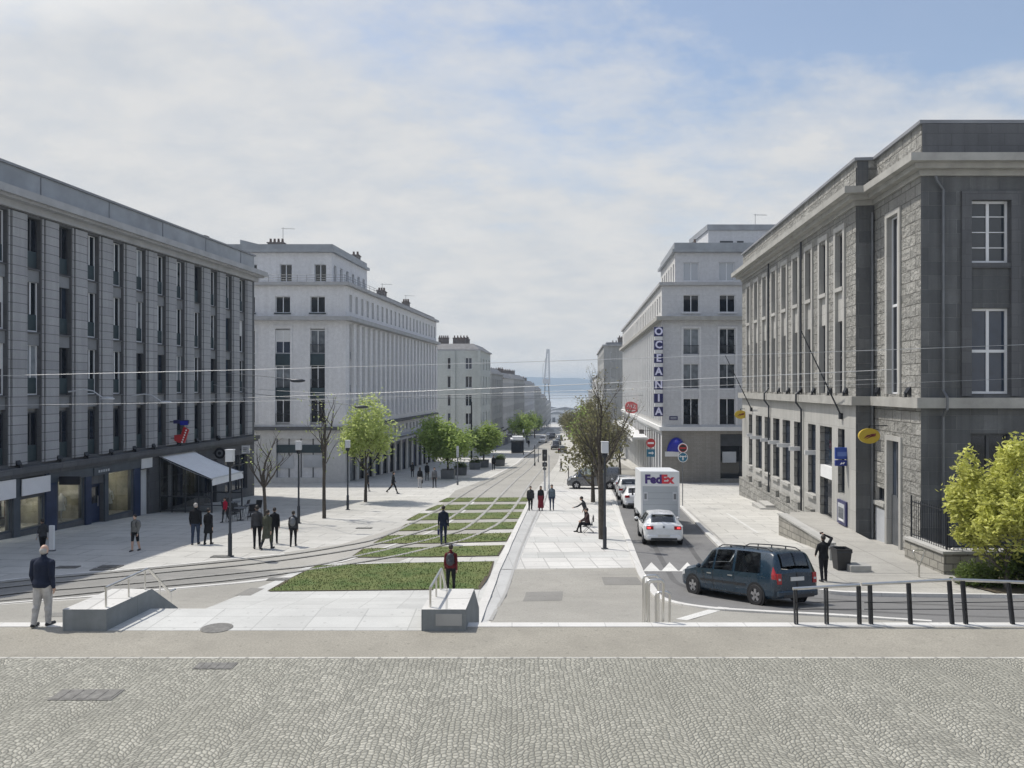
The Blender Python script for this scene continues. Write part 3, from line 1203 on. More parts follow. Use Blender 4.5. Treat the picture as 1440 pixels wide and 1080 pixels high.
# shop interiors: shallow rooms with pale walls and shelves
mb = MB()
for a, b in ((-70, 62), (82, 118), (151, 187)):
    d0, d1 = F1.d(a), F1.d(b)
    mb.box(d0 - .25, d1 + .25, -2.3, -2.2, -9.4, -4.6, 0)
    mb.box(d0 - .3, d0 - .25, -2.2, -.4, -9.4, -4.6, 0)
    mb.box(d1 + .25, d1 + .3, -2.2, -.4, -9.4, -4.6, 0)
    mb.box(d0 - .25, d1 + .25, -2.2, -.36, -9.4, gz((d0 + d1) / 2) + .24, 1)
    mb.box(d0 - .25, d1 + .25, -2.2, -.36, -4.6, -4.5, 0)
    n = max(1, int((d1 - d0) / 1.2))
    for i in range(n):
        x = d0 + (i + .5) * (d1 - d0) / n
        mb.box(x - .25, x + .25, -1.6, -.7, -4.66, -4.61, 4)
    for z in (-5.9, -6.3, -6.7):
        mb.box(d0, d1, -2.2, -1.9, z, z + .07, 2)
        n = int((d1 - d0) / .4)
        for i in range(n):
            x = d0 + .1 + i * (d1 - d0 - .1) / n
            mb.box(x, x + .22, -2.15, -1.92, z + .07, z + .07 + random.uniform(.12, .28), random.choice((2, 3, 0)))
rk = random.Random(5)
for a, b in ((-66, -20), (-12, 14), (30, 60), (84, 116), (153, 185)):
    d0, d1 = F1.d(a), F1.d(b)
    g = gz((d0 + d1) / 2) + .24
    x = d0 + .1
    while x < d1 - .15:
        w = rk.uniform(.06, .16)
        if rk.random() < .72:
            t = rk.uniform(-1.6, -1.35)
            mb.box(x, x + w, t - .35, t, g + rk.uniform(.45, .7), g + 1.5, rk.choice((3, 5, 6, 7, 2)))
        x += w + .02
    mb.box(d0 + .1, d1 - .1, -1.5, -1.46, g + 1.52, g + 1.55, 5)
    mb.box(d0 + .25, d0 + .25 + (d1 - d0) * .4, -.9, -.86, g + 1.9, g + 2.6, 3)
mb.build('shop_interior', [M['shop_cream'], M['shop_floor'], M['wood_brown'], M['cloth_white'], M['shop_light'], M['pole_dark'], M['navy_shop'], M['teal_panel']], granite, F1)
# glazed cafe front behind the awning, and corner shop
f = MB()
for d0, d1, zb, zt, n in ((48.9, 52.9, -8.4, -4.9, 4), (54.2, 56.0, -8.6, -5.3, 2), (57.2, 60.8, gz(59) + .6, -5.3, 3)):
    for i in range(n):
        x = d0 + (d1 - d0) * i / n
        f.box(x, x + .09, -.2, -.1, zb, zt)
    f.box(d0, d1, -.3, -.26, zb, zt, 1)
    f.box(d0, d1, -.2, -.12, zb + (zt - zb) * .7, zb + (zt - zb) * .7 + .08)
f.build('cafe_front', [M['frame_dark'], M['pane_dark']], granite, F1)
# rooftop bits
mb = MB()
p = F1.pt(58, -2, 10.6)
mb.box(57.6, 58.2, -2.4, -1.8, 10.6, 11.7)
c = mb.build('chimney', M['chimney_brick'], granite, F1)

# ============ far left corner building (pale, long pilastered side) ============
F2 = Fr(-25.14, .11, 1)
N2 = FrontFr(76.0)
xc = -25.14 + .11 * 76
E2 = 119.5
XL2 = -40.0
pale_block = thing('apartment_block', 'pale five storey corner block with railed roof terrace behind the light green tree', 'building', (xc, 76, gz(76)))
mb = MB()
c2 = [77.6 + 1.93 * k for k in range(22)]
ops = []
for c in c2:
    ops.append((c - .42, c + .42, -3.35, 6.55))
    ops.append((c - .42, c + .42, 7.75, 9.55))
wall_grid(mb, 76, E2, -4.0, 10.3, ops, .3, 0)
for c in c2:
    mb.box(c + .52, c + 1.41, 0, .16, -3.4, 6.6, 1)
    for z in (-.45, 2.95):
        mb.box(c - .42, c + .42, -.29, -.10, z, z + .75, 2)
mb.build('wall', [M['render_white'], M['render_white'], M['zinc']], pale_block, F2)
mass(pale_block, F2, 76.4, E2 - .1, 23, -14, 10.28, M['render_white'])
mb = MB()
wx = [(XX(387, 76) + XX(408, 76)) / 2, (XX(436, 76) + XX(457, 76)) / 2]
wx = wx + [wx[0] - 3.55 * k for k in (1, 2)]
rows = (2.2, 5.9, -1.2)
ops = []
for x in wx:
    ops.append((x - .75, x + .75, -3.75, 5.95))
    ops.append((x - .75, x + .75, 7.55, 9.2))
ops.append((XX(388, 76), XX(456, 76), gz(76) + .5, -5.15))
wall_grid(mb, XL2, xc, -4.0, 10.3, ops[:-1], .3, 0)
wall_grid(mb, XL2, xc, -11, -4.0, ops[-1:], .5, 2)
for x in wx:
    for s in (-1, 1):
        mb.box(x + s * .86 - .1, x + s * .86 + .1, 0, .06, -3.75, 6.1, 1)
    mb.box(x - .96, x + .96, 0, .062, 6.1, 6.28, 1)
    for z in (2.25, -1.15):
        mb.box(x - .75, x + .75, -.29, -.08, z, z + 1.15, 3)
    mb.box(x - .85, x + .85, -.02, .12, 7.42, 7.54, 3)
mb.build('front_wall', [M['render_white'], M['render_white'], M['render_warm'], M['teal_panel']], pale_block, N2)
for name, mt, z0, z1, pr in (('ledge', 'granite_dark', -4.3, -3.95, .35), ('cornice', 'cornice_stone', 6.75, 7.15, .7), ('upper_cornice', 'cornice_stone', 10.3, 10.62, .45)):
    mb = MB()
    mb.prism([(XL2, 76.0), (XL2, 76.0 - pr), (xc + pr, 76.0 - pr), (F2.pt(E2, pr, 0).x, E2), (F2.pt(E2, 0, 0).x - .05, E2), (xc - .05, 76.0)], z0, z1, 'z')
    mb.build(name, M[mt], pale_block)
kt = window_kit(1.5, 2.35, 'rail', 'frame_white', 'pane')
kt2 = window_kit(1.5, 2.35, 'blind', 'frame_white', 'pane_dark')
ka = window_kit(1.5, 1.65, 'casement', 'frame_white', 'pane')
for i, x in enumerate(wx):
    for j, z in enumerate((-3.55, -.1, 3.45)):
        add_window(pale_block, kt2 if (i == 0 and j == 2) else kt, N2, x, -.28, z)
    add_window(pale_block, ka, N2, x, -.28, 7.55)
ks = window_kit(.84, 2.3, 'plain', 'frame_white', 'pane_grey', .05)
ksa = window_kit(.84, 1.8, 'plain', 'frame_white', 'pane')
for c in c2:
    for z in (-2.75, .32, 3.72):
        add_window(pale_block, ks, F2, c, -.28, z)
    # upper floor
    add_window(pale_block, ksa, F2, c, -.28, 7.75)
# shop front on the cross street
x0, x1 = XX(388, 76), XX(456, 76)
mb = MB()
mb.box(x0, x1, -.5, -.42, gz(76) + .5, -5.15, 0)
for k in range(5):
    x = x0 + (x1 - x0) * k / 4
    mb.box(x - .05, x + .05, -.42, -.34, gz(76) + .5, -5.16, 1)
mb.box(x0, x1, -.42, -.2, -6.6, -5.8, 2)
mb.box(x0 + .05, x0 + 1.7, -.34, -.31, -8.2, -6.9, 3)
mb.box(x0 + 2.7, x1 - .3, -.34, -.31, -8.1, -6.8, 3)
mb.build('shop_window', [M['pane_dark'], M['frame_dark'], M['teal_panel'], M['spandrel_pale']], pale_block, N2)
# arcade along the street: small mezzanine windows, canopy, dark shop bays
mb = MB()
ops = []
for k in range(14):
    c = 78.5 + 3.0 * k
    ops.append((c - 1.1, c + 1.1, gz(c) - 1, -6.4))
mez = [(c - .42, c + .42, -5.6, -4.75) for c in c2]
wall_grid(mb, 76, E2, -16, -4.0, ops + mez, .35, 0)
mb.build('arcade_wall', M['render_warm'], pale_block, F2)
mb = MB()
for c in c2:
    mb.box(c - .42, c + .42, -.34, -.30, -5.6, -4.75)
kind_stuff(mb.build('mezzanine_window', M['pane'], pale_block, F2))
mb = MB()
mb.box(76.2, E2, .0, 1.5, -6.15, -5.95)
mb.box(76.2, E2, 1.4, 1.5, -6.4, -5.95)
mb.build('canopy', M['cornice_stone'], pale_block, F2)
random.seed(11)
for o in ops:
    mb = MB()
    mb.box(o[0], o[1], -.34, -.28, -16, -6.4, 0)
    mb.box(o[0], o[0] + .12, -.28, -.18, -16, -6.4, 1)
    mb.box(o[1] - .12, o[1], -.28, -.18, -16, -6.4, 1)
    mb.box(o[0] + .12, o[1] - .12, -.28, -.10, -7.2, -6.5, 2)
    mb.build('shop_bay', [M[random.choice(('pane_dark', 'pane', 'navy_shop'))], M['frame_dark'], M[random.choice(('navy_shop', 'teal_panel', 'off_white', 'sign_navy'))]], pale_block, F2)
# recessed top storey with its terrace
F2T = Fr(-25.14 - 1.95, .11, 1)
T2 = FrontFr(77.6)
xt = -27.09 + .11 * 77.6
mb = MB()
tw = [XX(402, 77.6), XX(450.5, 77.6), XX(402, 77.6) - 3.6]
wall_grid(mb, XL2 + 1, xt, 10.3, 13.9, [(x - .62, x + .62, 10.9, 12.7) for x in tw], .25)
mb.build('attic_front', M['render_white'], pale_block, T2)
mb = MB()
tc_ = [78.6 + 1.95 * k for k in range(6)]
wall_grid(mb, 77.6, 89.6, 10.3, 13.9, [(c - .4, c + .4, 10.9, 12.7) for c in tc_], .25)
mb.build('attic_wall', M['render_white'], pale_block, F2T)
mass(pale_block, F2T, 77.95, 89.5, 20, 10.3, 13.9, M['render_white'], -.27)
mb = MB()
xe = F2T.pt(89.6, .3, 0).x
mb.prism([(XL2 + .6, 77.2), (xt + .35, 77.2), (xe, 89.8), (XL2 + .6, 89.8)], 13.9, 14.2, 'z')
mb.prism([(XL2 + 1, 77.5), (xt + .1, 77.5), (xe - .3, 89.6), (XL2 + 1, 89.6)], 14.2, 14.75, 'z')
mb.build('roof', M['zinc'], pale_block)
for x in tw:
    add_window(pale_block, window_kit(1.24, 1.8, 'casement', 'frame_white', 'pane'), T2, x, -.23, 10.9)
for c in tc_:
    add_window(pale_block, window_kit(.8, 1.8, 'plain', 'frame_white', 'pane'), F2T, c, -.23, 10.9)
mb = MB()
a = Vector((XL2 + 1, 76.1, 10.62)); b = Vector((xc - .1, 76.1, 10.62)); e = F2.pt(89.5, -.1, 10.62)
for h in (.25, .5, .75):
    mb.tube([a + Vector((0, 0, h)), b + Vector((0, 0, h)), e + Vector((0, 0, h))], .022, 5)
for k in range(24):
    p = a.lerp(b, k / 23)
    mb.tube([p, p + Vector((0, 0, .78))], .02, 5)
for k in range(1, 9):
    p = b.lerp(e, k / 8)
    mb.tube([p, p + Vector((0, 0, .78))], .02, 5)
mb.build('terrace_railing', M['pole_grey'], pale_block)
mb = MB()
mb.prism([(F2.pt(90, -.3, 0).x, 90), (F2.pt(E2, -.3, 0).x, E2), (F2.pt(E2, -6, 0).x, E2), (F2.pt(90, -6, 0).x, 90)], 10.62, 11.1, 'z')
for k in range(3):
    pass
mb.build('long_roof', M['lead_roof'], pale_block)


def chimney(parent, x, y, z0, w, dp, h, n, fr=None):
    mb = MB()
    mb.box(x - w / 2, x + w / 2, y - dp / 2, y + dp / 2, z0, z0 + h, 0)
    mb.box(x - w / 2 - .08, x + w / 2 + .08, y - dp / 2 - .08, y + dp / 2 + .08, z0 + h, z0 + h + .1, 0)
    o = mb.build('chimney', M['chimney_brick'], parent)
    for i in range(n):
        q = MB()
        q.lathe([(.13, 0), (.15, .05), (.11, .4), (.14, .45)], (x - w / 2 + (i + .5) * w / n, y, z0 + h + .08), 8)
        q.build('chimney_pot', M['chimney_pot'], o)
    return o


def antenna(parent, p, h=1.8):
    mb = MB()
    p = Vector(p)
    mb.tube([p, p + Vector((0, 0, h))], .025, 5)
    mb.tube([p + Vector((-.2, 0, h - .1)), p + Vector((1.3, 0, h - .15))], .018, 4)
    for k in range(6):
        q = p + Vector((.1 + k * .2, 0, h - .12))
        mb.tube([q - Vector((0, .3, 0)), q + Vector((0, .3, 0))], .012, 4)
    return mb.build('antenna', M['pole_grey'], parent)


chimney(pale_block, XX(389, 81), 81, 14.7, 1.7, .8, .75, 4)
mb = MB()
mb.prism([(XX(339, 79.5), 14.75), (XX(372, 79.5), 14.75), (XX(366, 79.5), 15.05), (XX(339, 79.5), 15.55)], 79.2, 81, 'y')
mb.build('rooflight', M['zinc'], pale_block)
antenna(pale_block, (XX(398, 81), 81, 15.4))
antenna(pale_block, F2.pt(96, -2, 11.1), 2.2)
antenna(pale_block, F2.pt(108, -2, 11.1), 2.2)
for d, w in ((87.5, 1.2),):
    q = F2T.pt(d, -.7, 0)
    chimney(pale_block, q.x, q.y, 14.75, .9, w, .5, 2)
for d, w in ((93, 2.0), (105, 1.4)):
    q = F2.pt(d, -1.2, 0)
    chimney(pale_block, q.x, q.y, 11.1, .9, w, .7, 3)

# ============ right corner building with the vertical sign ============
F3 = Fr(8.72, .084, -1)
N3 = FrontFr(76.0)
xh = 8.72 + .084 * 76
E3 = 139.0
XR3 = 38.0
hotel = thing('hotel_building', 'pale grey stepped corner building on the right with tan base and long sunlit side', 'building', (xh, 76, gz(76)))
mb = MB()
c3 = [77.8 + 2.3 * k for k in range(26)]
ops = []
for c in c3:
    ops.append((c - .45, c + .45, -3.4, 6.2))
    ops.append((c - .45, c + .45, 7.7, 9.4))
wall_grid(mb, 76, E3, -4.0, 10.3, ops, .3, 0)
for c in c3:
    for s in (-.72, .72):
        mb.box(c + s - .16, c + s + .16, 0, .16, -3.4, 6.3, 1)
    for z in (-.5, 2.9):
        mb.box(c - .45, c + .45, -.29, -.10, z, z + .75, 0)
mb.build('wall', [M['render_warm'], M['off_white']], hotel, F3)
mass(hotel, F3, 76.45, E3 - .1, 20, -16, 10.28, M['render_grey'], -.5)
hx = [XX(972, 76), XX(1023, 76), XX(1023, 76) + 3.7, XX(1023, 76) + 7.4]
mb = MB()
ops = []
for x in hx:
    for za, h in ((-3.75, 2.65), (-.1, 2.5), (3.35, 2.6), (7.6, 1.75)):
        ops.append((x - .8, x + .8, za, za + h))
wall_grid(mb, xh, XR3, -4.0, 10.3, ops, .25, 0)
for x in hx:
    mb.box(x - 1.0, x + 1.0, 0, .07, 6.0, 6.16, 1)
    for s in (-1, 1):
        mb.box(x + s * .9 - .1, x + s * .9 + .1, 0, .06, -3.8, 6.0, 1)
    mb.box(x - .95, x + .95, -.02, .14, 7.45, 7.58, 1)
mb.build('front_wall', [M['render_grey'], M['render_white']], hotel, N3)
for x in hx:
    for za, h in ((-3.75, 2.65), (-.1, 2.5), (3.35, 2.6)):
        add_window(hotel, window_kit(1.6, h, 'rail', 'frame_white', 'pane'), N3, x, -.23, za)
    add_window(hotel, window_kit(1.6, 1.75, 'casement', 'frame_white', 'pane_dark'), N3, x, -.23, 7.6)
ks3 = window_kit(.9, 2.3, 'plain', 'frame_white', 'pane')
ks3a = window_kit(.9, 1.7, 'plain', 'frame_white', 'pane')
for i, c in enumerate(c3):
    if True:
        for z in (-2.8, .25, 3.65) if i < 18 else ():
            add_window(hotel, ks3, F3, c, -.28, z)
        if i < 18:
            add_window(hotel, ks3a, F3, c, -.28, 7.7)
mb = MB()
for c in c3[18:]:
    for z, h in ((-2.8, 2.3), (.25, 2.3), (3.65, 2.3), (7.7, 1.7)):
        mb.box(c - .45, c + .45, -.29, -.26, z, z + h)
kind_stuff(mb.build('window', M['pane'], hotel, F3))
for name, mt, z0, z1, pr in (('ledge', 'off_white', -4.35, -3.95, .3), ('cornice', 'cornice_warm', 6.75, 7.15, .65), ('upper_cornice', 'cornice_stone', 10.3, 10.6, .3)):
    mb = MB()
    mb.prism([(XR3, 76.0), (XR3, 76.0 - pr), (xh - pr, 76.0 - pr), (F3.pt(E3, pr, 0).x, E3), (F3.pt(E3, 0, 0).x + .05, E3), (xh + .05, 76.0)], z0, z1, 'z')
    mb.build(name, M[mt], hotel)
# base storey
mb = MB()
sx0, sx1 = XX(1013, 76), XX(1043, 76) + 6
wall_grid(mb, xh, XR3, -11, -4.35, [(sx0, sx1, gz(76) + .4, -4.7)], .45, 0)
mb.build('base_wall', M['tan_cladding'], hotel, N3)
mb = MB()
mb.box(sx0, sx1, -.44, -.38, gz(76) + .4, -4.7, 0)
mb.box(sx0, sx1, -.38, -.2, -5.9, -4.75, 1)
for k in range(5):
    x = sx0 + (sx1 - sx0) * k / 4
    mb.box(x, x + .1, -.38, -.3, gz(76) + .4, -4.75, 1)
mb.box(sx0 + .3, sx0 + 1.7, -.38, -.35, -7.6, -6.5, 2)
mb.build('shop_window', [M['pane_dark'], M['frame_dark'], M['spandrel_pale']], hotel, N3)
mb = MB()
ops = [(77.0 + 2.6 * k, 78.9 + 2.6 * k, -16, -4.75) for k in range(23)]
wall_grid(mb, 76, E3, -16, -4.35, ops, .5, 0)
mb.build('arcade_wall', M['off_white'], hotel, F3)
mb = MB()
mb.box(77, E3 - 1, -.49, -.42, -16, -4.75, 0)
for k in range(23):
    d = 77 + 2.6 * k
    mb.box(d, d + 1.9, -.42, -.25, -6.4, -5.6, 1)
    mb.box(d + .9, d + 1.0, -.42, -.32, -16, -6.4, 1)
mb.build('arcade_glazing', [M['pane_dark'], M['wood_brown']], hotel, F3)
mb = MB()
mb.box(90, E3 - 2, 0, 1.9, -6.2, -5.95)
mb.box(90, E3 - 2, 1.8, 1.9, -6.5, -5.95)
mb.build('canopy', M['off_white'], hotel, F3)
# recessed upper storeys
F3T = Fr(8.72 + 1.55, .084, -1)
T3 = FrontFr(77.6)
xt3 = 10.27 + .084 * 77.6
mb = MB()
ops = [(XX(p, 77.6) - .8, XX(p, 77.6) + .8, 11.0, 12.9) for p in (972, 1022)]
wall_grid(mb, xt3, XR3 - 1, 10.3, 13.9, ops, .25)
mb.build('attic_front', M['render_grey'], hotel, T3)
for p in (972, 1022):
    add_window(hotel, window_kit(1.6, 1.9, 'casement', 'frame_white', 'pane_pale'), T3, XX(p, 77.6), -.23, 11.0)
mb = MB()
tc3 = [78.9 + 1.95 * k for k in range(6)]
wall_grid(mb, 77.6, 90.5, 10.3, 13.9, [(c - .4, c + .4, 11.0, 12.9) for c in tc3], .25)
mb.build('attic_wall', M['render_warm'], hotel, F3T)
mass(hotel, F3T, 77.95, 90.4, 17, 10.3, 13.9, M['render_grey'], -.27)
for c in tc3:
    add_window(hotel, window_kit(.8, 1.9, 'plain', 'frame_white', 'pane'), F3T, c, -.23, 11.0)
mb = MB()
xe = F3T.pt(90.5, .35, 0).x
mb.prism([(XR3, 77.2), (xt3 - .35, 77.2), (xe, 90.7), (XR3, 90.7)], 13.9, 14.2, 'z')
mb.prism([(XR3, 77.5), (xt3 - .1, 77.5), (xe + .3, 90.5), (XR3, 90.5)], 14.2, 14.9, 'z')
mb.build('roof', M['zinc'], hotel)
mb = MB()
bx = XX(996, 81)
mb.box(bx, XR3 - 2, 81, 89, 14.9, 16.9, 0)
mb.box(bx - .15, XR3 - 1.8, 80.85, 89.2, 16.9, 17.5, 1)
mb.build('penthouse', [M['render_grey'], M['zinc']], hotel)
antenna(hotel, (XX(1062, 82), 82, 17.5), 1.4)
chimney(hotel, XX(977, 80), 80, 14.9, .6, .6, .3, 1)
mb = MB()
for p in (1017, 1026, 1041):
    mb.box(XX(p, 81) - .35, XX(p, 81) + .35, 80.96, 81.0, 15.4, 15.75)
mb.build('vent_grille', M['frame_dark'], hotel)

# ============ granite post office on the right ============
F4 = Fr(13.11, .095, -1)
A4, B4, W4 = 36.3, 62.3, 31.2
post = thing('granite_office', 'big rusticated granite office building filling the right edge, sunlit on its street side', 'building', F4((A4, 0, gz(A4))))
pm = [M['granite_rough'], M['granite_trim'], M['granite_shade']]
cols = [38.5 + 2.65 * k for k in range(9)]
mb = MB()
ops = [(c - .55, c + .55, -.30, 7.85) for c in cols]
wall_grid(mb, A4, B4, -.9, 8.75, ops, .26, 0, 1)
for c in cols:
    for s in (-1, 1):
        mb.box(c + s * .68 - .13, c + s * .68 + .13, 0, .09, -.3, 7.98, 1)
    mb.box(c - .81, c + .81, 0, .092, 7.98, 8.25, 1)
    mb.box(c - .55, c + .55, -.25, -.06, 3.4, 4.9, 1)
    mb.box(c - .60, c + .60, -.25, .13, 4.9, 5.1, 1)
mb.build('wall', pm, post, F4)
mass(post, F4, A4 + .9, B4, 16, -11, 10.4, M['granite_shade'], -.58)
wk = window_kit(1.1, 2.72, 'transom', 'frame_dark', 'pane_dark')
wk2 = window_kit(1.1, 3.65, 'transom', 'frame_dark', 'pane_dark')
for c in cols:
    add_window(post, wk, F4, c, -.245, 5.12)
    add_window(post, wk2, F4, c, -.245, -.28)
# ground storey
mb = MB()
gf = [(38.35, .5), (40.8, 1.0), (43.3, .72), (46.1, .85), (48.75, .9), (51.3, .85), (53.8, .8), (56.4, .95), (59.2, .6)]
ops = []
for i, (c, h) in enumerate(gf):
    zb = -5.4 if i == 0 else -7.0 if i == 1 else -6.15
    ops.append((c - h, c + h, zb, -2.1))
wall_grid(mb, A4, B4, -11, -.9, ops, .28, 0, 1)
for (a, b, zb, zt) in ops[2:]:
    mb.box(a - .05, b + .05, -.27, .16, -6.30, -6.10, 0)
    mb.box(a + .1, b - .1, 0, .22, -9, -6.9, 1)
mb.box(A4 + 3.2, B4, 0, .25, -9.5, -7.35, 1)
mb.build('ground_storey', [M['granite_trim'], M['granite_rough']], post, F4)
for i, (a, b, zb, zt) in enumerate(ops):
    if i == 1:
        continue
    k = window_kit(b - a, zt - zb, 'plain', 'frame_dark', 'pane_dark')
    o = add_window(post, k, F4, (a + b) / 2, -.26, zb)
    if i:
        t = MB()
        t.box(a + .05, b - .05, -.19, -.05, -3.85, -3.6)
        t.build('transom', M['off_white'], o, F4)
a, b, zb, zt = ops[1]
mb = MB()
mb.box(a, b, -.30, -.26, -7.2, -4.9, 0)
mb.box(a, (a + b) / 2 - .03, -.26, -.22, -7.2, -4.95, 1)
mb.box((a + b) / 2 + .03, b, -.26, -.22, -7.2, -4.95, 1)
do = mb.build('door', [M['frame_dark'], M['pane_dark']], post, F4)
mb = MB()
mb.box(a, b, -.26, -.02, -4.9, -4.25)
mb.build('door_canopy', M['white_paint'], do, F4)
mb = MB()
mb.box(a, b, -.30, -.25, -4.25, -2.1)
mb.build('fanlight', M['pane_dark'], do, F4)
# end pier of the main block and the set-back wing
SB = .85
F4W = Fr(13.11 + SB * 1.0045, .095, -1)
mb = MB()
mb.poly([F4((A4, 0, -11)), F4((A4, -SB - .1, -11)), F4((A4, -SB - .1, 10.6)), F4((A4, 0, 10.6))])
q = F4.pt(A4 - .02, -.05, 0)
mb.box(q.x, q.x + SB + .1, q.y - .03, q.y, 9.54, 10.9)  # dark facing over the parapet end, shade put into its colour
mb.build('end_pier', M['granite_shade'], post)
mb = MB()
ops = [(33.35, 34.55, -.3, 7.75), (33.25, 34.55, -7.9, -2.4), (35.0, 36.0, -5.35, -4.7)]
wall_grid(mb, W4, A4, -11, 8.75, ops, .24, 0, 1)
for zt, zb, a, b in ((7.75, -.3, 33.35, 34.55), (-2.4, -7.9, 33.25, 34.55)):
    mb.box(a - .22, a, 0, .08, zb, zt + .22, 1)
    mb.box(b, b + .22, 0, .08, zb, zt + .22, 1)
    mb.box(a, b, 0, .078, zt, zt + .22, 1)
mb.box(34.85, 36.1, -.02, .10, -5.55, -5.36, 1)
mb.build('wing_wall', pm, post, F4W)
mass(post, F4W, W4 + .45, A4 + 1, 15, -11, 10.4, M['granite_shade'], -.55)
add_window(post, window_kit(1.2, 8.0, 'transom', 'frame_white', 'pane_dark'), F4W, 33.95, -.225, -.28)
add_window(post, window_kit(1.0, .65, 'plain', 'frame_dark', 'pane_dark'), F4W, 35.5, -.22, -5.35)
mb = MB()
mb.box(33.25, 34.55, -.30, -.20, -7.9, -2.4, 0)
mb.box(33.25, 34.55, -.20, -.15, -7.9, -4.9, 1)
mb.box(33.85, 33.95, -.20, -.12, -4.9, -2.45, 1)
mb.build('door', [M['pane_dark'], M['pole_grey']], post, F4W)
mb = MB()
mb.box(34.9, 36.0, .0, .02, -7.6, -5.7)
mb.build('notice_board', M['spandrel_pale'], post, F4W)
# front facing the square
N4 = FrontFr(W4)
xw = 13.96 + .095 * W4
XR4 = 36.0
mb = MB()
fx = [XX(1392.5, W4) + 4.6 * k for k in range(3)]
ops = []
for x in fx:
    ops.append((x - .82, x + .82, -.28, 7.75))
wall_grid(mb, xw, XR4, -.8, 8.75, ops, .32, 0, 1)
wall_grid(mb, xw, XR4, -11, -.8, [(x - .82, x + .82, -5.2, -1.9) for x in fx[0:]], .32, 0, 1)
for x in fx:
    for s in (-1, 1):
        mb.box(x + s * 1.02 - .2, x + s * 1.02 + .2, 0, .10, -.35, 7.75, 1)
    mb.box(x - 1.22, x + 1.22, 0, .102, 7.75, 8.12, 1)
    mb.box(x - .82, x + .82, -.31, -.03, 3.30, 4.95, 0)
    mb.box(x - .9, x + .9, -.31, .06, 4.95, 5.16, 1)
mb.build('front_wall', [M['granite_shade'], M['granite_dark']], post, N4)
for x in fx:
    add_window(post, window_kit(1.64, 2.58, 'grid4', 'frame_white', 'pane_grey', .1), N4, x, -.25, 5.17)
    o = add_window(post, window_kit(1.64, 3.55, 'transom', 'frame_white', 'pane_dark', .1), N4, x, -.25, -.26)
    bl = MB()
    bl.box(x - .70, x - .07, -.224, -.215, -.14, .95)
    bl.box(x + .07, x + .70, -.224, -.215, -.14, 1.05)
    bl.build('blue_blind', M['blind_blue'], o, N4)
    add_window(post, window_kit(1.64, 3.3, 'transom', 'frame_dark', 'pane_dark', .1), N4, x, -.25, -5.2)
# ledge, cornice and parapet run round the corners
pA, pB, pC = F4.pt(B4, 0, 0), F4.pt(A4, 0, 0), F4W.pt(A4, 0, 0)


def run(name, z0, z1, pr, m, far=.0, inset=0.0):
    i = -inset
    mb = MB()
    q = pr if pr > 0 else 0
    out = [F4.pt(B4 + far, pr, 0), F4.pt(A4 - (pr if pr > 0 else 0), pr, 0), F4.pt(A4 - (pr if pr > 0 else 0), -SB + pr, 0)]
    out += [F4W.pt(W4, pr, 0) + Vector((0, -pr, 0)), Vector((XR4, W4 - pr, 0))]
    inn = [Vector((XR4, W4 + .6, 0)), F4W.pt(W4 + .6, -.6, 0), F4.pt(A4 + .7, -SB - .6, 0), F4.pt(B4 + far, -.6, 0)]
    mb.prism([(p.x, p.y) for p in out + inn], z0, z1, 'z')
    return mb.build(name, m, post)


run('ledge', -.85, -.42, .30, M['cornice_warm'], .2)
run('frieze', 8.75, 8.98, .12, M['cornice_warm'], .1)
run('lower_cornice', 8.98, 9.2, .45, M['cornice_warm'], .4)
run('cornice', 9.2, 9.52, .78, M['cornice_warm'], .7)
run('parapet', 9.52, 10.92, -.06, M['granite_rough'])
run('coping', 10.92, 11.06, .08, M['lead_roof'])
mb = MB()
mb.box(xw + .02, XR4, .055, .075, 9.54, 10.90)  # thin facing on the parapet, darkened to stand for the front's shade
mb.build('parapet_front', M['granite_dark'], post, N4)
mb = MB()
mb.poly([(xw + .5, W4 + .5, 10.5), (XR4, W4 + .5, 10.5), (XR4, 64, 10.5), (20, 62, 10.5)])
mb.build('roof', M['lead_roof'], post, recalc=False)


def downpipe(parent, pts, r=.06, m='pole_grey'):
    mb = MB()
    mb.tube(pts, r, 8)
    return mb.build('downpipe', M[m], parent)


x = XX(1324, W4)
downpipe(post, [N4.pt(x - .35, .2, 8.7), N4.pt(x - .3, .2, 8.5), N4.pt(x, .12, 8.15), N4.pt(x, .12, -.1), N4.pt(x, .42, -.4), N4.pt(x, .42, -.9), N4.pt(x, .12, -1.2), N4.pt(x, .12, -8)], .055, 'pole_grey')
for d in (45.0, 52.9):
    downpipe(post, [F4.pt(d, .14, 8.7), F4.pt(d, .14, -.1), F4.pt(d, .42, -.4), F4.pt(d, .42, -.9), F4.pt(d, .12, -1.3), F4.pt(d, .12, -8)], .06, 'pole_dark')
downpipe(post, [F4.pt(A4 - .1, -SB + .12, 8.4), F4.pt(A4 - .1, -SB + .12, -8)], .06, 'pole_grey')

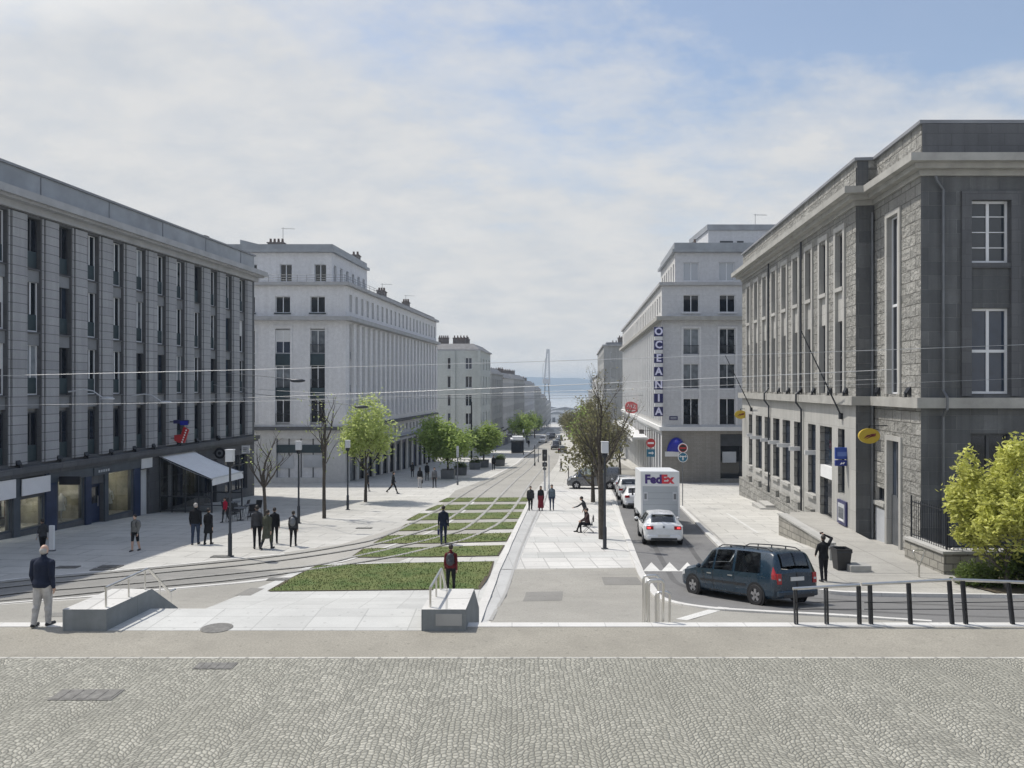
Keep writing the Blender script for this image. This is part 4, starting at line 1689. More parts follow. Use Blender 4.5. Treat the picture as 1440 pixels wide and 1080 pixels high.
# raised forecourt along it with the low parapet wall
PZ = -6.96
mb = MB()
mb.poly([(13.5, 31.6, PZ), F4((31.6, 0, PZ)), F4((42.2, 0, PZ)), (15.6, 42.2, PZ), (13.5, 37.6, PZ)])
mb.poly([F4((42.2, 0, PZ)), (15.6, 42.2, PZ), (15.6, 42.2, -8.2), F4((42.2, 0, -8.2))])
mb.poly([(13.5, 31.6, PZ), F4((31.6, 0, PZ)), (16.3, 28.4, gz(28.4) + .016), (13.5, 28.4, gz(28.4) + .016)])
mb.poly([(15.6, 42.2, PZ), (13.5, 37.6, PZ), (13.5, 37.6, -8.2), (15.6, 42.2, -8.2)])
tag(mb.build('raised_pavement', M['pave_right']), kind='structure')
mb = MB()
mb.grid([[(13.42, 32.2, -7.3), (13.34, 37.7, -7.8)], [(13.42, 32.2, -6.72), (13.34, 37.7, -6.38)], [(13.78, 32.2, -6.72), (13.70, 37.7, -6.38)], [(13.78, 32.2, -7.3), (13.70, 37.7, -7.8)]], 0)
mb.poly([(13.42, 32.2, -7.3), (13.42, 32.2, -6.72), (13.78, 32.2, -6.72), (13.78, 32.2, -7.3)])
mb.poly([(13.34, 37.7, -7.8), (13.34, 37.7, -6.38), (13.70, 37.7, -6.38), (13.70, 37.7, -7.8)])
lw = mb.build('stone_wall', M['low_wall_stone'])
tag(lw, 'low sloping stone parapet wall behind the dark blue estate car', 'wall')
mb = MB()
mb.grid([[(13.37, 32.15, -6.70), (13.29, 37.75, -6.36)], [(13.37, 32.15, -6.62), (13.29, 37.75, -6.28)], [(13.83, 32.15, -6.62), (13.75, 37.75, -6.28)], [(13.83, 32.15, -6.70), (13.75, 37.75, -6.36)]], 0)
mb.poly([(13.37, 32.15, -6.70), (13.37, 32.15, -6.62), (13.83, 32.15, -6.62), (13.83, 32.15, -6.70)])
mb.build('coping', M['granite_trim'], lw)
# steps further along
mb = MB()
for k in range(2):
    mb.box(50.4 + .2 * k, 53.0 - .2 * k, .25, 1.25 - .4 * k, -9, gz(51.5) + .16 * (k + 1))
mb.build('entrance_step', M['granite_trim'], post, F4)

# garden wall at the corner and its railings
mb = MB()
wz = -6.12
mb.box(16.15, 16.6, 28.2, 31.0, -7.6, wz - .10, 0)
mb.box(16.6, 27, 28.2, 28.65, -7.6, wz - .10, 0)
gw = tag(mb.build('garden_wall', M['low_wall_stone']), 'low stone garden wall with pale coping at the foot of the granite corner', 'wall')
mb = MB()
mb.box(16.08, 16.67, 28.13, 31.0, wz - .10, wz, 0)
mb.box(16.67, 27, 28.13, 28.72, wz - .10, wz, 0)
mb.build('coping', M['granite_trim'], gw)
rl = thing('iron_railing', 'black iron railing standing on the low garden wall by the granite corner', 'railing', (16.4, 28.4, wz))
mb = MB()
pts = [Vector((16.4, 30.9 - .16 * i, wz)) for i in range(16)] + [Vector((16.5 + .16 * i, 28.42, wz)) for i in range(50)]
for p in pts:
    mb.tube([p, p + Vector((0, 0, 1.55))], .013, 5)
mb.build('bar', M['iron_black'], rl)['kind'] = 'stuff'
for h in (.12, 1.45):
    mb = MB()
    mb.tube([(16.4, 31.0, wz + h), (16.4, 28.42, wz + h), (24.5, 28.42, wz + h)], .024, 6)
    mb.build('rail', M['iron_black'], rl)
for p in ((16.4, 28.42), (16.4, 30.95), (19.0, 28.42)):
    mb = MB()
    mb.tube([(p[0], p[1], wz), (p[0], p[1], wz + 1.7)], .035, 6)
    mb.build('post', M['iron_black'], rl)


# ============ buildings further down the street ============
def row_building(name, label, fr, d0, d1, depth, zt, nf, mat, front=True, roof='flat', win='pane', pitch=2.6, seed=1, mans=0.0, floor_h=3.3, group=None):
    random.seed(seed)
    gb = min(gz(d0), gz(d1))
    root = thing(name, label, 'building', fr((d0, 0, gz(d0))), group=group)
    mb = MB()
    n = max(2, int((d1 - d0) / pitch))
    w = min(1.1, pitch * .42)
    ops = []
    for i in range(n):
        c = d0 + (i + .5) * (d1 - d0) / n
        for j in range(nf):
            zb = zt - .9 - floor_h * (j + 1) + .9
            if zb > gz(d0) + 3.2:
                ops.append((c - w / 2, c + w / 2, zb, zb + floor_h * .62))
    wall_grid(mb, d0, d1, gb - 1, zt, ops, .25)
    mb.box(d0 + .3, d1, -depth, -.27, gb - 1, zt - .01)
    x0 = fr((d0, 0, 0))[0]
    side = 1 if fr.n.x > 0 else -1
    fops = []
    ff = FrontFr(d0)
    x1 = x0 - side * depth
    for i in range(int(depth / 3.2)):
        c = x0 - side * (1.9 + 3.2 * i)
        for j in range(nf):
            zb = zt - floor_h * (j + 1)
            if zb > gz(d0) + 3.2:
                fops.append((c - .6, c + .6, zb, zb + floor_h * .62))
    m2 = MB()
    wall_grid(m2, min(x0, x1), max(x0, x1), gb - 1, zt, fops, .25)
    mb.build('wall', mat, root, fr)
    m2.build('front_wall', mat, root, ff)
    k = window_kit(w, floor_h * .62, 'plain', 'frame_white', win)
    left = 96
    rest = MB()
    for a, b, za, zb in ops:
        if left > 0:
            add_window(root, k, fr, (a + b) / 2, -.23, za)
            left -= 1
        else:
            rest.box(a, b, -.24, -.22, za, zb)
    if rest.f:
        kind_stuff(rest.build('window', M[win], root, fr))
    k = window_kit(1.2, floor_h * .62, 'casement', 'frame_white', win)
    for a, b, za, zb in fops:
        add_window(root, k, ff, (a + b) / 2, -.23, za)
    mb = MB()
    mb.box(d0 - .3, d1, -depth, .3, zt, zt + .28)
    mb.build('cornice', M['cornice_stone'], root, fr)
    # shop fronts
    mb = MB()
    q = d0 + .6
    while q < d1 - 3:
        g = gz(q + 1.5)
        mb.box(q, q + 2.9, .0, .05, g - .3, g + 2.6, random.choice((0, 0, 1)))
        mb.box(q, q + 2.9, .0, .12, g + 2.6, g + 3.2, random.choice((1, 2, 3)))
        q += 3.4
    mb.build('shopfront', [M['pane_dark'], M['navy_shop'], M['off_white'], M['teal_panel']], root, fr)
    # ledge
    mb = MB()
    mb.box(d0 - .2, d1, -.1, .35, gz((d0 + d1) / 2) + 4.0, gz((d0 + d1) / 2) + 4.25)
    mb.build('ledge', M['granite_dark'], root, fr)
    if roof == 'mansard':
        mb = MB()
        mb.grid([[(d0, .1, zt + .28), (d0 + 1.6, -1.4, zt + .28 + mans), (d0 + 1.6, -depth + 1.4, zt + .28 + mans), (d0, -depth, zt + .28)],
                 [(d1, .1, zt + .28), (d1 - 1.2, -1.4, zt + .28 + mans), (d1 - 1.2, -depth + 1.4, zt + .28 + mans), (d1, -depth, zt + .28)]])
        mb.poly([(d0, .1, zt + .28), (d0 + 1.6, -1.4, zt + .28 + mans), (d0 + 1.6, -depth + 1.4, zt + .28 + mans), (d0, -depth, zt + .28)])
        mb.build('roof', M['slate'], root, fr)
    else:
        mb = MB()
        mb.box(d0 + .3, d1 - .2, -depth + .3, -.5, zt + .28, zt + .28 + max(.4, mans))
        mb.build('roof', M['lead_roof'], root, fr)
    q = d0 + 3
    while q < d1:
        p = fr.pt(q, -3.5 - random.random(), 0)
        chimney(root, p.x, p.y, zt + .2 + mans * .6, random.uniform(1.2, 2.4), .8, random.uniform(1.2, 2.0), 3)
        q += random.uniform(4.5, 10)
    return root


FL = Fr(-5.86 - .1 * 135, .1, 1)
lh = row_building('corner_house', 'pale greenish corner house with hipped roof and tall chimney slabs beyond the long left block', FL, 135, 150.5, 16, 6.6, 4, M['render_green'], roof='mansard', mans=1.1, pitch=3.6, seed=2, win='pane_dark')
for px_, w_ in ((624, 1.9), (648, 2.9)):
    chimney(lh, XX(px_, 141), 141, 6.9, w_, .9, 2.3, 5)
mb = MB()
mb.box(-6.2, -5.6, 134.6, 135.1, -8.2, 6.6)
mb.box(-11.0, -10.2, 134.7, 135.0, -8.2, 6.6)
mb.build('pilaster', M['render_green'], lh)
mb = MB()
mb.box(-24, -5.2, 133.6, 135.05, -8.9, -8.5)
mb.build('balcony', M['cornice_stone'], lh)
FL2 = Fr(-4.4 - .1 * 165, .1, 1)
for i, (a, b, zt, mt, lab) in enumerate(((164, 186, 3.0, 'far_stone', 'grey house with slate roof, first after the far side street on the left'), (186.3, 214, 2.3, 'render_warm', 'pale house with many chimneys in the far left row'),
                                         (214.3, 250, 2.4, 'far_stone', 'grey house further down the left row with low roof'), (250.3, 298, .9, 'render_grey', 'long grey house near the end of the far left row'))):
    row_building('terraced_house', lab, FL2, a, b, 14, zt, 4, M[mt], roof='mansard', mans=1.3, win='pane_dark', pitch=3.0, seed=20 + i, group='far houses on the left of the street', floor_h=3.0)
FL3 = Fr(9.6 - .078 * 312, .078, 1)
for i, (a, b, zt, lab) in enumerate(((312, 372, -1.2, 'hazy grey house low down the street before the crane'), (373, 450, -5.5, 'hazy grey house at the bottom of the street below the crane'), (452, 560, -11, 'last low hazy building at the foot of the street'))):
    row_building('distant_house', lab, FL3, a, b, 16, zt, 4, M['far_stone'], roof='mansard', mans=1.5, pitch=4, seed=40 + i, group='hazy houses at the foot of the street', floor_h=3.2)
FR2 = Fr(19.0 - .084 * 156, .084, -1)
for i, (a, b, zt, lab) in enumerate(((156, 200, 8.6, 'grey stone house behind the roadside trees with jutting cornice'), (202, 262, 3.0, 'long house half hidden by the roadside trees on the right'), (264, 340, -1.5, 'low house deep in the street on the right behind trees'), (345, 470, -9, 'distant low building on the right near the water'))):
    row_building('street_house', lab, FR2, a, b, 14, zt, 5 if i == 0 else 4, M['far_stone'] if i % 2 == 0 else M['render_warm'], pitch=2.8, seed=60 + i, group='houses on the right of the far street', floor_h=3.3, mans=.5)

# harbour crane
cr = thing('harbour_crane', 'tall pale harbour crane rising over the end of the street', 'crane', (XX(769, 800), 800, -35))
mb = MB()
cx = XX(769, 800)
for sx in (-1, 1):
    for sy in (-1, 1):
        mb.tube([(cx + sx * 4.5, 800 + sy * 4, -35), (cx + sx * 2.2, 800 + sy * 2, -4), (cx + sx * 1.6, 800 + sy * 1.5, 8)], .5, 6)
for z in (-25, -15, -4, 4):
    w = 4.5 - (z + 35) * .072
    mb.box(cx - w, cx + w, 800 - .4, 800 + .4, z, z + .7)
mb.build('portal', M['pole_grey'], cr)
mb = MB()
mb.box(cx - 4.5, cx + 3.5, 797, 803, 4, 9)
mb.build('cab', M['spandrel_pale'], cr)
mb = MB()
for s in (-1, 1):
    mb.tube([(cx + s * 2.6, 800, 9), (cx + 1.2 + s * 1.0, 800, 41)], .75, 6)
for k in range(12):
    t, u = k / 12, (k + 1) / 12
    w0, w1 = 2.2 - 1.5 * t, 2.2 - 1.5 * u
    mb.tube([(cx + 1.5 * t - w0, 800, 9 + 32 * t), (cx + 1.5 * u + w1, 800, 9 + 32 * u)], .34, 5)
mb.build('jib', M['spandrel_pale'], cr)
mb = MB()
mb.tube([(cx - 4, 800, 9), (cx - 4.4, 800, 22), (cx + 1, 800, 38)], .16, 5)
mb.build('stay', M['pole_grey'], cr)

# harbour sheds beyond the end of the street
for i, (px, d, w, h, l) in enumerate(((783, 760, 26, 8, 'long pale harbour shed at the foot of the street, nearest'), (795, 815, 34, 11, 'taller pale harbour shed behind the first one'), (776, 900, 30, 9, 'low hazy harbour shed under the crane'))):
    x = XX(px, d)
    root = thing('harbour_shed', l, 'shed', (x, d, -35), 0, 'harbour sheds')
    mb = MB()
    mb.box(x - w / 2, x + w / 2, d, d + 18, -35.5, -35 + h)
    mb.build('wall', M['off_white'], root)
    mb = MB()
    mb.prism([(x - w / 2 - .5, -35 + h), (x + w / 2 + .5, -35 + h), (x, -35 + h + 3)], d - .5, d + 18.5, 'y')
    mb.build('roof', M['zinc'], root)
    mb = MB()
    for k in range(4):
        mb.box(x - w / 2 + 2 + k * w / 4, x - w / 2 + 5 + k * w / 4, d - .1, d, -35, -35 + h * .6)
    kind_stuff(mb.build('door', M['pole_grey'], root))
mb = MB()
mb.poly([(-400, 720, -35.02), (400, 720, -35.02), (400, 940, -35.02), (-400, 940, -35.02)])
tag(mb.build('harbour_ground', M['quay'], recalc=False), kind='structure')
# ------------------------------------------------------------------ street furniture
def stair_block(name, label, X0, X1, xs, rail_side):
    """concrete cheek of the steps: level top, then falling with the steps"""
    root = thing(name, label, 'parapet', ((X0 + X1) / 2, 16.6, TZ))
    mb = MB()
    a0, a1 = X0, X1
    sh = xs
    # outline in (y, z)
    prof = [(15.80, TZ - .02), (15.80, TZ + .45), (17.42, TZ + .45), (18.5, -5.40), (18.52, -6.1), (17.4, -6.5), (16.4, -6.2)]
    L_ = [(X0 + sh * (y - 15.8), y, z) for y, z in prof]
    R_ = [(X1 + sh * (y - 15.8), y, z) for y, z in prof]
    mb.poly(L_)
    mb.poly(R_[::-1])
    for i in range(len(prof)):
        j = (i + 1) % len(prof)
        mb.poly([L_[i], R_[i], R_[j], L_[j]], 1 if i in (1, 2) else 0)
    o = mb.build('concrete_block', [M['concrete_wall'], M['pave_white']], root, bevel=.012)
    hr = MB()
    x = lambda y: (X1 - .12 if rail_side > 0 else X0 + .16) + sh * (y - 15.8)
    rail = [(x(15.95), 15.95, TZ + .86), (x(17.45), 17.45, TZ + .90), (x(17.52), 17.52, TZ + .87), (x(18.35), 18.35, -4.98), (x(18.6), 18.6, -4.98)]
    hr.tube(rail, .031, 8)
    h = hr.build('handrail', M['steel'], root)
    for y, zb, zt in ((15.97, TZ + .44, TZ + .86), (16.75, TZ + .44, TZ + .88), (17.36, TZ + .44, TZ + .90), (17.95, -5.15, -4.62), (18.42, -5.45, -4.98)):
        mb = MB()
        mb.tube([(x(y), y, zb), (x(y), y, zt)], .024 if y < 16.5 else .02, 8)
        mb.build('post', M['steel'], h)
    return root


stair_block('stair_parapet', 'concrete stair parapet with handrail on the left, beside the man in navy', -9.42, -8.50, .11, 1)
rp = stair_block('stair_parapet', 'concrete stair parapet with a pale patch on its face, right end of the steps', -1.90, -.97, .06, -1)
mb = MB()
mb.box(-1.60, -1.05, 15.785, 15.799, -4.99, -4.74)  # thin paler panel on the front face
mb.build('pale_patch', M['concrete_mid'], rp)

# stainless hoops leading down beside the walkway
hp = thing('stair_handrail', 'stainless steel hoop handrails beside the steps at the road bend', 'handrail', (3.2, 17, TZ))
for x0, x1, y, zt in ((2.93, 3.30, 16.42, -4.20), (3.12, 3.45, 17.2, -4.43), (3.16, 3.52, 18.1, -4.52), (3.25, 3.56, 17.0, -4.62)):
    mb = MB()
    zb = TZ if y < 16.6 else gz(y) - .05
    c = .07
    pts = [(x0, y, zb), (x0, y, zt - c), (x0 + c * .3, y, zt - c * .3), (x0 + c, y, zt), (x1 - c, y, zt + .01), (x1 - c * .3, y, zt - c * .3), (x1, y, zt - c), (x1, y + .05, zb)]
    mb.tube(pts, .03, 8)
    mb.build('hoop', M['steel'], hp, smooth=True)

# guard rail along the terrace edge
YR = 16.22
gr = thing('guard_rail', 'dark guard rail with pale steel top bar along the terrace edge on the right', 'railing', (XX(1280, YR), YR, TZ))
for (a, ya), (b, yb), posts in (((1115, 828), (1209, 822.5), (1119, 1162, 1208)), ((1212, 822), (1337, 815.5), (1224, 1279, 1337)), ((1340, 815), (1470, 820), (1356, 1421)), ((1473, 820), (1600, 826), (1485, 1540, 1598))):
    A, B = P(a, ya, YR), P(b, yb, YR)
    mb = MB()
    mb.tube([A, B], .034, 10)
    mb.build('top_rail', M['steel'], gr, smooth=False)
    for h in (.33, .47):
        mb = MB()
        mb.tube([(A.x + .05, YR, TZ + h), (B.x - .02, YR, TZ + h + (.03 if h > .4 else 0))], .009, 6)
        mb.build('cable', M['iron_black'], gr)
    for p in posts:
        x = XX(p, YR)
        t = (x - A.x) / (B.x - A.x)
        zt = A.z + (B.z - A.z) * t - .02
        lean = -.018 * max(0, (p - 1210) / 100) - .01
        mb = MB()
        for s in (-.026, .026):
            mb.prism([(x + s - .010 - lean, TZ - .01), (x + s + .010 - lean, TZ - .01), (x + s + .010 + lean, zt), (x + s - .010 + lean, zt)], YR - .035, YR + .035, 'y')
        mb.build('post', M['iron_black'], gr)

# lamp posts with a pale box lantern
def lamp_post(px, py, h, label, grey=False):
    g = G(px, py)
    root = thing('street_lamp', label, 'street lamp', g, 0, 'lamp posts with box lanterns')
    mb = MB()
    mb.lathe([(.16, 0), (.16, .03), (.085, .05), (.085, .95), (.055, 1.0), (.045, h - .55)], (0, 0, 0), 12)
    mb.build('pole', M['pole_dark'], root, local=True, angle=.6)
    mb = MB()
    mb.lathe([(.05, h - .6), (.13, h - .5), (.14, h - .42), (.10, h - .36)], (0, 0, 0), 12)
    mb.build('collar', M['iron_black'], root, local=True, angle=.6)
    mb = MB()
    mb.box(-.15, .15, -.15, .15, h - .36, h + .12)
    mb.box(-.17, .17, -.17, .17, h + .12, h + .15, 0)
    mb.build('lantern', M['lamp_white'], root, local=True, bevel=.02)
    return root


lamp_post(323.5, 783, 4.35, 'slim dark lamp post with white box lantern before the cafe awning')
lamp_post(420, 736, 4.5, 'slim dark lamp post with white lantern next to the walker with a grey pack')
lamp_post(489, 717, 4.5, 'slim dark lamp post just left of the light green tree')
lamp_post(850.5, 772, 4.6, 'dark lamp post with box lantern on the white walkway by the big bare tree')
lamp_post(736, 640, 4.6, 'farthest small lamp post on the left pavement near the bus shelter')

# other poles
def pole(name, px, py, top, r, label, cat, m='pole_dark', d=None):
    g = G(px, py)
    h = ZZ(top, g.y) - g.z
    root = thing(name, label, cat, g)
    mb = MB()
    mb.lathe([(r * 1.6, 0), (r * 1.6, .4), (r, .45), (r * .7, h)], (0, 0, 0), 10)
    mb.build('shaft', M[m], root, local=True, angle=.6)
    return root, h


r_, h_ = pole('catenary_mast', 663, 658, 565, .13, 'tall black mast between the two round green trees', 'mast', 'iron_black')
r_, h_ = pole('sign_post', 643.5, 682, 628, .06, 'thin grey post with a side arm in front of the planters', 'post', 'pole_grey')
mb = MB()
mb.tube([(0, 0, h_ * .66), (1.9, 0, h_ * .66)], .03, 6)
mb.build('arm', M['pole_grey'], r_, local=True)
mb = MB()
mb.box(-.12, .12, -.05, .05, h_ * .72, h_ + .05)
mb.build('plate', M['spandrel_pale'], r_, local=True)
# barrier / pole group by the tramway
r_, h_ = pole('barrier_post', 752, 655, 626, .07, 'dark post with a slanting barrier arm beside the tramway', 'barrier', 'iron_black')
mb = MB()
mb.tube([(0, 0, h_ * .75), (-1.5, -.6, h_ * .42)], .09, 6)
mb.build('arm', M['iron_black'], r_, local=True)
pole('sign_post', 757, 650, 628, .06, 'thin grey post right of the barrier post', 'post', 'pole_grey')
# tram signal
g = G(766, 690)
hs = ZZ(633, g.y) - g.z
ts = thing('tram_signal', 'tram signal with black head on a pale pole behind the three walkers', 'traffic light', g)
mb = MB()
mb.lathe([(.10, 0), (.09, .1), (.07, hs - 1.7)], (0, 0, 0), 10)
mb.build('pole', M['spandrel_pale'], ts, local=True)
for z0, z1, wd in ((hs - .95, hs + .05, .21), (hs - 1.45, hs - 1.08, .21), (hs - 1.75, hs - 1.55, .14)):
    mb = MB()
    mb.box(-wd, wd, -.12, .16, z0, z1)
    hd = mb.build('signal_head', M['plastic_black'], ts, local=True, bevel=.02)
    mb = MB()
    mb.lathe([(wd * .5, 0), (wd * .5, .02)], (0, -.12, (z0 + z1) / 2), 10, 0, Matrix.Rotation(PI / 2, 4, 'X'))
    mb.build('lens', M['pole_grey'], hd, local=True)
mb = MB()
mb.tube([(.0, 0, hs - 1.8), (0, 0, hs)], .05, 8)
mb.build('stem', M['spandrel_pale'], ts, local=True)
pole('sign_post', 772, 688, 640, .06, 'pale thin post beside the tram signal', 'post', 'spandrel_pale')
pole('sign_post', 799.5, 683, 655, .05, 'short dark post at the front of the grey crossing car', 'post', 'iron_black')

# traffic signs
def disc(mb, c, r, y, m, th=.02, n=24):
    mb.lathe([(r, 0), (r, th)], (c[0], y, c[1]), n, m, Matrix.Rotation(PI / 2, 4, 'X'))


def two_signs(px, py, rows, label, D, kind):
    g = Vector((XX(px, D), D, gz(D)))
    root = thing('traffic_sign', label, 'road sign', g)
    top = ZZ(rows[0], D) - g.z + .4
    mb = MB()
    mb.tube([(0, 0, 0), (0, 0, top)], .03, 8)
    mb.build('post', M['pole_grey'], root, local=True)
    z1, z2 = (ZZ(r, D) - g.z for r in rows)
    mb = MB()
    if kind == 'a':
        disc(mb, (0, z1), .34, -.05, 0)
        disc(mb, (0, z1), .28, -.057, 1)
        disc(mb, (0, z1), .24, -.063, 2)
        mb.box(-.2, .2, -.092, -.086, z1 - .055, z1 + .055, 1)
        mb.build('upper_disc', [M['sign_white'], M['sign_red'], M['plastic_black']], root, local=True)
        mb = MB()
        disc(mb, (0, z2), .34, -.05, 0)
        disc(mb, (0, z2), .30, -.057, 1)
        mb.box(-.035, .035, -.085, -.078, z2 - .2, z2 + .1, 0)
        mb.box(-.18, .18, -.086, -.079, z2 + .03, z2 + .1, 0)
        for s in (-1, 1):
            mb.prism([(s * .16, z2 + .16), (s * .16, z2 - .03), (s * .26, z2 + .065)], -.086, -.079, 'y', 0)
        mb.build('lower_disc', [M['sign_white'], M['sign_turq']], root, local=True)
    else:
        disc(mb, (0, z1), .40, -.05, 0)
        mb.box(-.27, .27, -.082, -.075, z1 - .08, z1 + .08, 1)
        mb.build('upper_disc', [M['sign_red'], M['sign_white']], root, local=True)
        mb = MB()
        mb.box(-.36, .36, -.06, -.03, z2 - .33, z2 + .33, 0)
        mb.box(-.2, .12, -.066, -.06, z2 - .06, z2 + .06, 1)
        mb.prism([(.10, z2 + .16), (.10, z2 - .16), (.27, z2)], -.066, -.06, 'y', 1)
        mb.build('lower_plate', [M['sign_turq'], M['sign_white']], root, local=True)
    return root


plain('sign_turq', (.03, .16, .26), .4, 0, .05, 2)
two_signs(960, 711, (630, 643), 'round red and blue turn arrow signs on one post beside the delivery truck', 52.0, 'a')
two_signs(915, 690, (623, 637), 'red no entry disc above a small blue arrow plate left of the truck', 66.0, 'b')

# bin, block, bollard, bike hoops
g = G(1183, 801)
lb = thing('litter_bin', 'black tapered litter bin on the pavement behind the photographer', 'bin', g)
mb = MB()
mb.grid([[(sx * a, sy * a, z) for sx, sy in ((-1, -1), (1, -1), (1, 1), (-1, 1))] for a, z in ((.21, 0), (.22, .02), (.285, .74), (.30, .75), (.30, .84), (.27, .84), (.26, .70))], 0, True)
mb.poly([(-.26, -.26, .70), (.26, -.26, .70), (.26, .26, .70), (-.26, .26, .70)])
mb.poly([(-.21, -.21, 0), (.21, -.21, 0), (.21, .21, 0), (-.21, .21, 0)])
mb.build('bin_body', M['plastic_black'], lb, local=True)
mb = MB()
mb.box(-.3, .3, -.31, -.30, .70, .76)
mb.build('rim', M['pole_dark'], lb, local=True)
g = G(1171, 787)
gb = thing('utility_box', 'low grey box standing just behind the black litter bin', 'utility box', g)
mb = MB()
mb.box(-.2, .2, -.2, .2, 0, .5)
mb.build('box_body', M['concrete_mid'], gb, local=True, bevel=.02)
mb = MB()
mb.box(-.23, .23, -.23, .23, .5, .54)
mb.build('lid', M['pole_grey'], gb, local=True)
g = G(1206, 803)
cb_ = thing('concrete_block', 'low concrete block lying right of the black litter bin', 'block', g)
mb = MB()
mb.box(-.40, .40, -.3, .3, -.02, .27)
mb.build('block_body', M['concrete_mid'], cb_, local=True, bevel=.03)
for px, py, lab, wd in ((1292, 812, 'thin steel hoop stand at the building corner, left of two', 1), (1346, 808, 'thin steel hoop stand before the garden wall, right of two', 1)):
    g = G(px, py)
    bh = thing('bike_stand', lab, 'bike stand', g, 0, 'steel bike stands')
    mb = MB()
    mb.tube([(0, 0, 0), (0, 0, .42), (-.16, 0, .78), (-.22, .02, .93), (-.15, .03, 1.0), (.15, .03, 1.0), (.22, .02, .93), (.16, 0, .78), (.02, 0, .42), (.03, 0, 0)], .021, 7)
    mb.build('hoop', M['steel'], bh, local=True, smooth=True)
g = G(73, 775)
bo = thing('bollard', 'white bollard beside the shop window on the far left', 'bollard', g)
mb = MB()
mb.box(-.11, .11, -.05, .05, 0, 1.12)
mb.build('panel', M['white_paint'], bo, local=True, bevel=.02)
mb = MB()
mb.box(-.13, .13, -.07, .07, 0, .06)
mb.build('foot', M['pole_grey'], bo, local=True)

# overhead wires (white in the sun)
def wire_x(d0, pxa, ya, pxb, yb, label, r=.011, sag=.25, dl=30.0, dr=31.0):
    a, b = P(pxa, ya, dl), P(pxb, yb, dr)
    mb = MB()
    n = 40
    mb.tube([a.lerp(b, k / n) - Vector((0, 0, 4 * sag * (k / n) * (1 - k / n))) for k in range(n + 1)], r, 5)
    return tag(mb.build('overhead_wire', M['wire'], smooth=True), label, 'wire', 'wires across the square')


wire_x(30, -168, 532, 1560, 480, 'highest pale overhead wire crossing from the left granite facade to the right one', dl=29.9, dr=31.1, sag=.12, r=.012)
a_ = F1.pt(F1.d(253), .2, 0)
wire_x(30, 240, 563, 1560, 504, 'second overhead wire from the wall lamp by the blue sign to the right facade', dl=F1.d(240) - .2, dr=31.1, sag=.12, r=.018)
wire_x(30, 300, 541, 470, 553, 'short overhead wire sloping down from the granite corner to the bare tree', dl=F1.d(300) - .2, dr=50, sag=.1, r=.014)
wire_x(30, -168, 572, 1560, 527, 'lowest overhead wire crossing the whole square', dl=29.9, dr=31.1, sag=.2, r=.006)
wire_x(30, 330, 564, 1560, 520, 'third thin overhead wire running from the granite corner to the right', dl=F1.d(330) - .2, dr=31.1, sag=.1, r=.009)
# wires of the tramway further on
for d, l in ((95, 'overhead tram wire spanning the street, nearer of two'), (130, 'overhead tram wire spanning the street, farther of two')):
    a, b = F2.pt(min(d, 118), .1, -1.2), F3.pt(d, .1, -1.0)
    mb = MB()
    mb.tube([a.lerp(b, k / 12) - Vector((0, 0, 1.2 * (k / 12) * (1 - k / 12))) for k in range(13)], .02, 4)
    tag(mb.build('overhead_wire', M['pole_grey']), l, 'wire', 'wires across the far street')

# lamps on arms on the granite facade
def wall_lamp(px, py, label):
    d = F1.d(px) - .2
    z = ZZ(py, d)
    root = thing('wall_lamp', label, 'wall lamp', F1((d, 0, z)), 0, 'arm lamps on the granite facade')
    mb = MB()
    mb.tube([F1((d, .0, z)), F1((d, .9, z + .12)), F1((d - .1, 1.5, z + .05)), F1((d - .2, 2.1, z - .28))], [.04, .04, .035, .03], 6)
    mb.build('arm', M['lamp_white'], root)
    mb = MB()
    mb.ell(F1((d - .25, 2.45, z - .36)), (.42, .16, .09), 10, 0, Matrix.Rotation(F1.rot + PI / 2, 4, 'Z'))
    mb.build('lamp_head', M['lamp_white'], root, smooth=True)


wall_lamp(100, 551, 'white arm lamp on the granite facade, left of two')
wall_lamp(186, 557, 'white arm lamp on the granite facade near the blue and red shop signs')
for px, py, d, l in ((416, 534, 40, 'lamp hung on the wire before the pale corner block, left of two'), (506, 571, 44, 'lamp hung on the wire before the light green tree, right of two')):
    p = P(px, py, d)
    root = thing('hanging_lamp', l, 'street lamp', p)
    mb = MB()
    mb.ell((.1, 0, -.05), (.42, .14, .10), 12)
    mb.build('lamp_head', M['pole_dark'], root, local=True, smooth=True)
    mb = MB()
    w = F1.pt(min(61.5, d + 14), .1, p.z + .8) - p
    mb.tube([(-.2, 0, 0), (-.5, .05, .06), (w.x, w.y, w.z)], .018, 5)
    mb.build('arm', M['pole_grey'], root, local=True)

# floodlights on the ledges
def flood(p, rot, label, grp, s=1.0):
    root = thing('floodlight', label, 'floodlight', p, rot, grp)
    mb = MB()
    mb.box(-.16 * s, .16 * s, -.10 * s, .10 * s, .14 * s, .40 * s, 0, Matrix.Rotation(.5, 4, 'X'))
    mb.build('housing', M['iron_black'], root, local=True)
    mb = MB()
    mb.box(-.03, .03, -.05, .05, 0, .2 * s)
    mb.box(-.1, .1, -.1, .1, 0, .02)
    mb.build('bracket', M['pole_dark'], root, local=True)


for i, px in enumerate((1097, 1110, 1127, 1146, 1169, 1191)):
    d = F4.d(px)
    flood(F4((d, .16, -.42)), F4.rot, 'black floodlight on the sunlit ledge of the granite office', 'floodlights on the right ledge')
for px in (1236, 1279):
    d = F4W.d(px)
    flood(F4W((d, .16, -.42)), F4.rot, 'black floodlight on the ledge of the set back wing, either side of its tall window', 'floodlights on the wing ledge', 1.1)
for k, px in enumerate((22, 80, 118, 153, 186, 213, 250, 275, 305)):
    d = F1.d(px)
    flood(F1((d, .22, -3.92)), F1.rot, 'small black floodlight on the dark ledge above the shops', 'floodlights on the left ledge', .9)

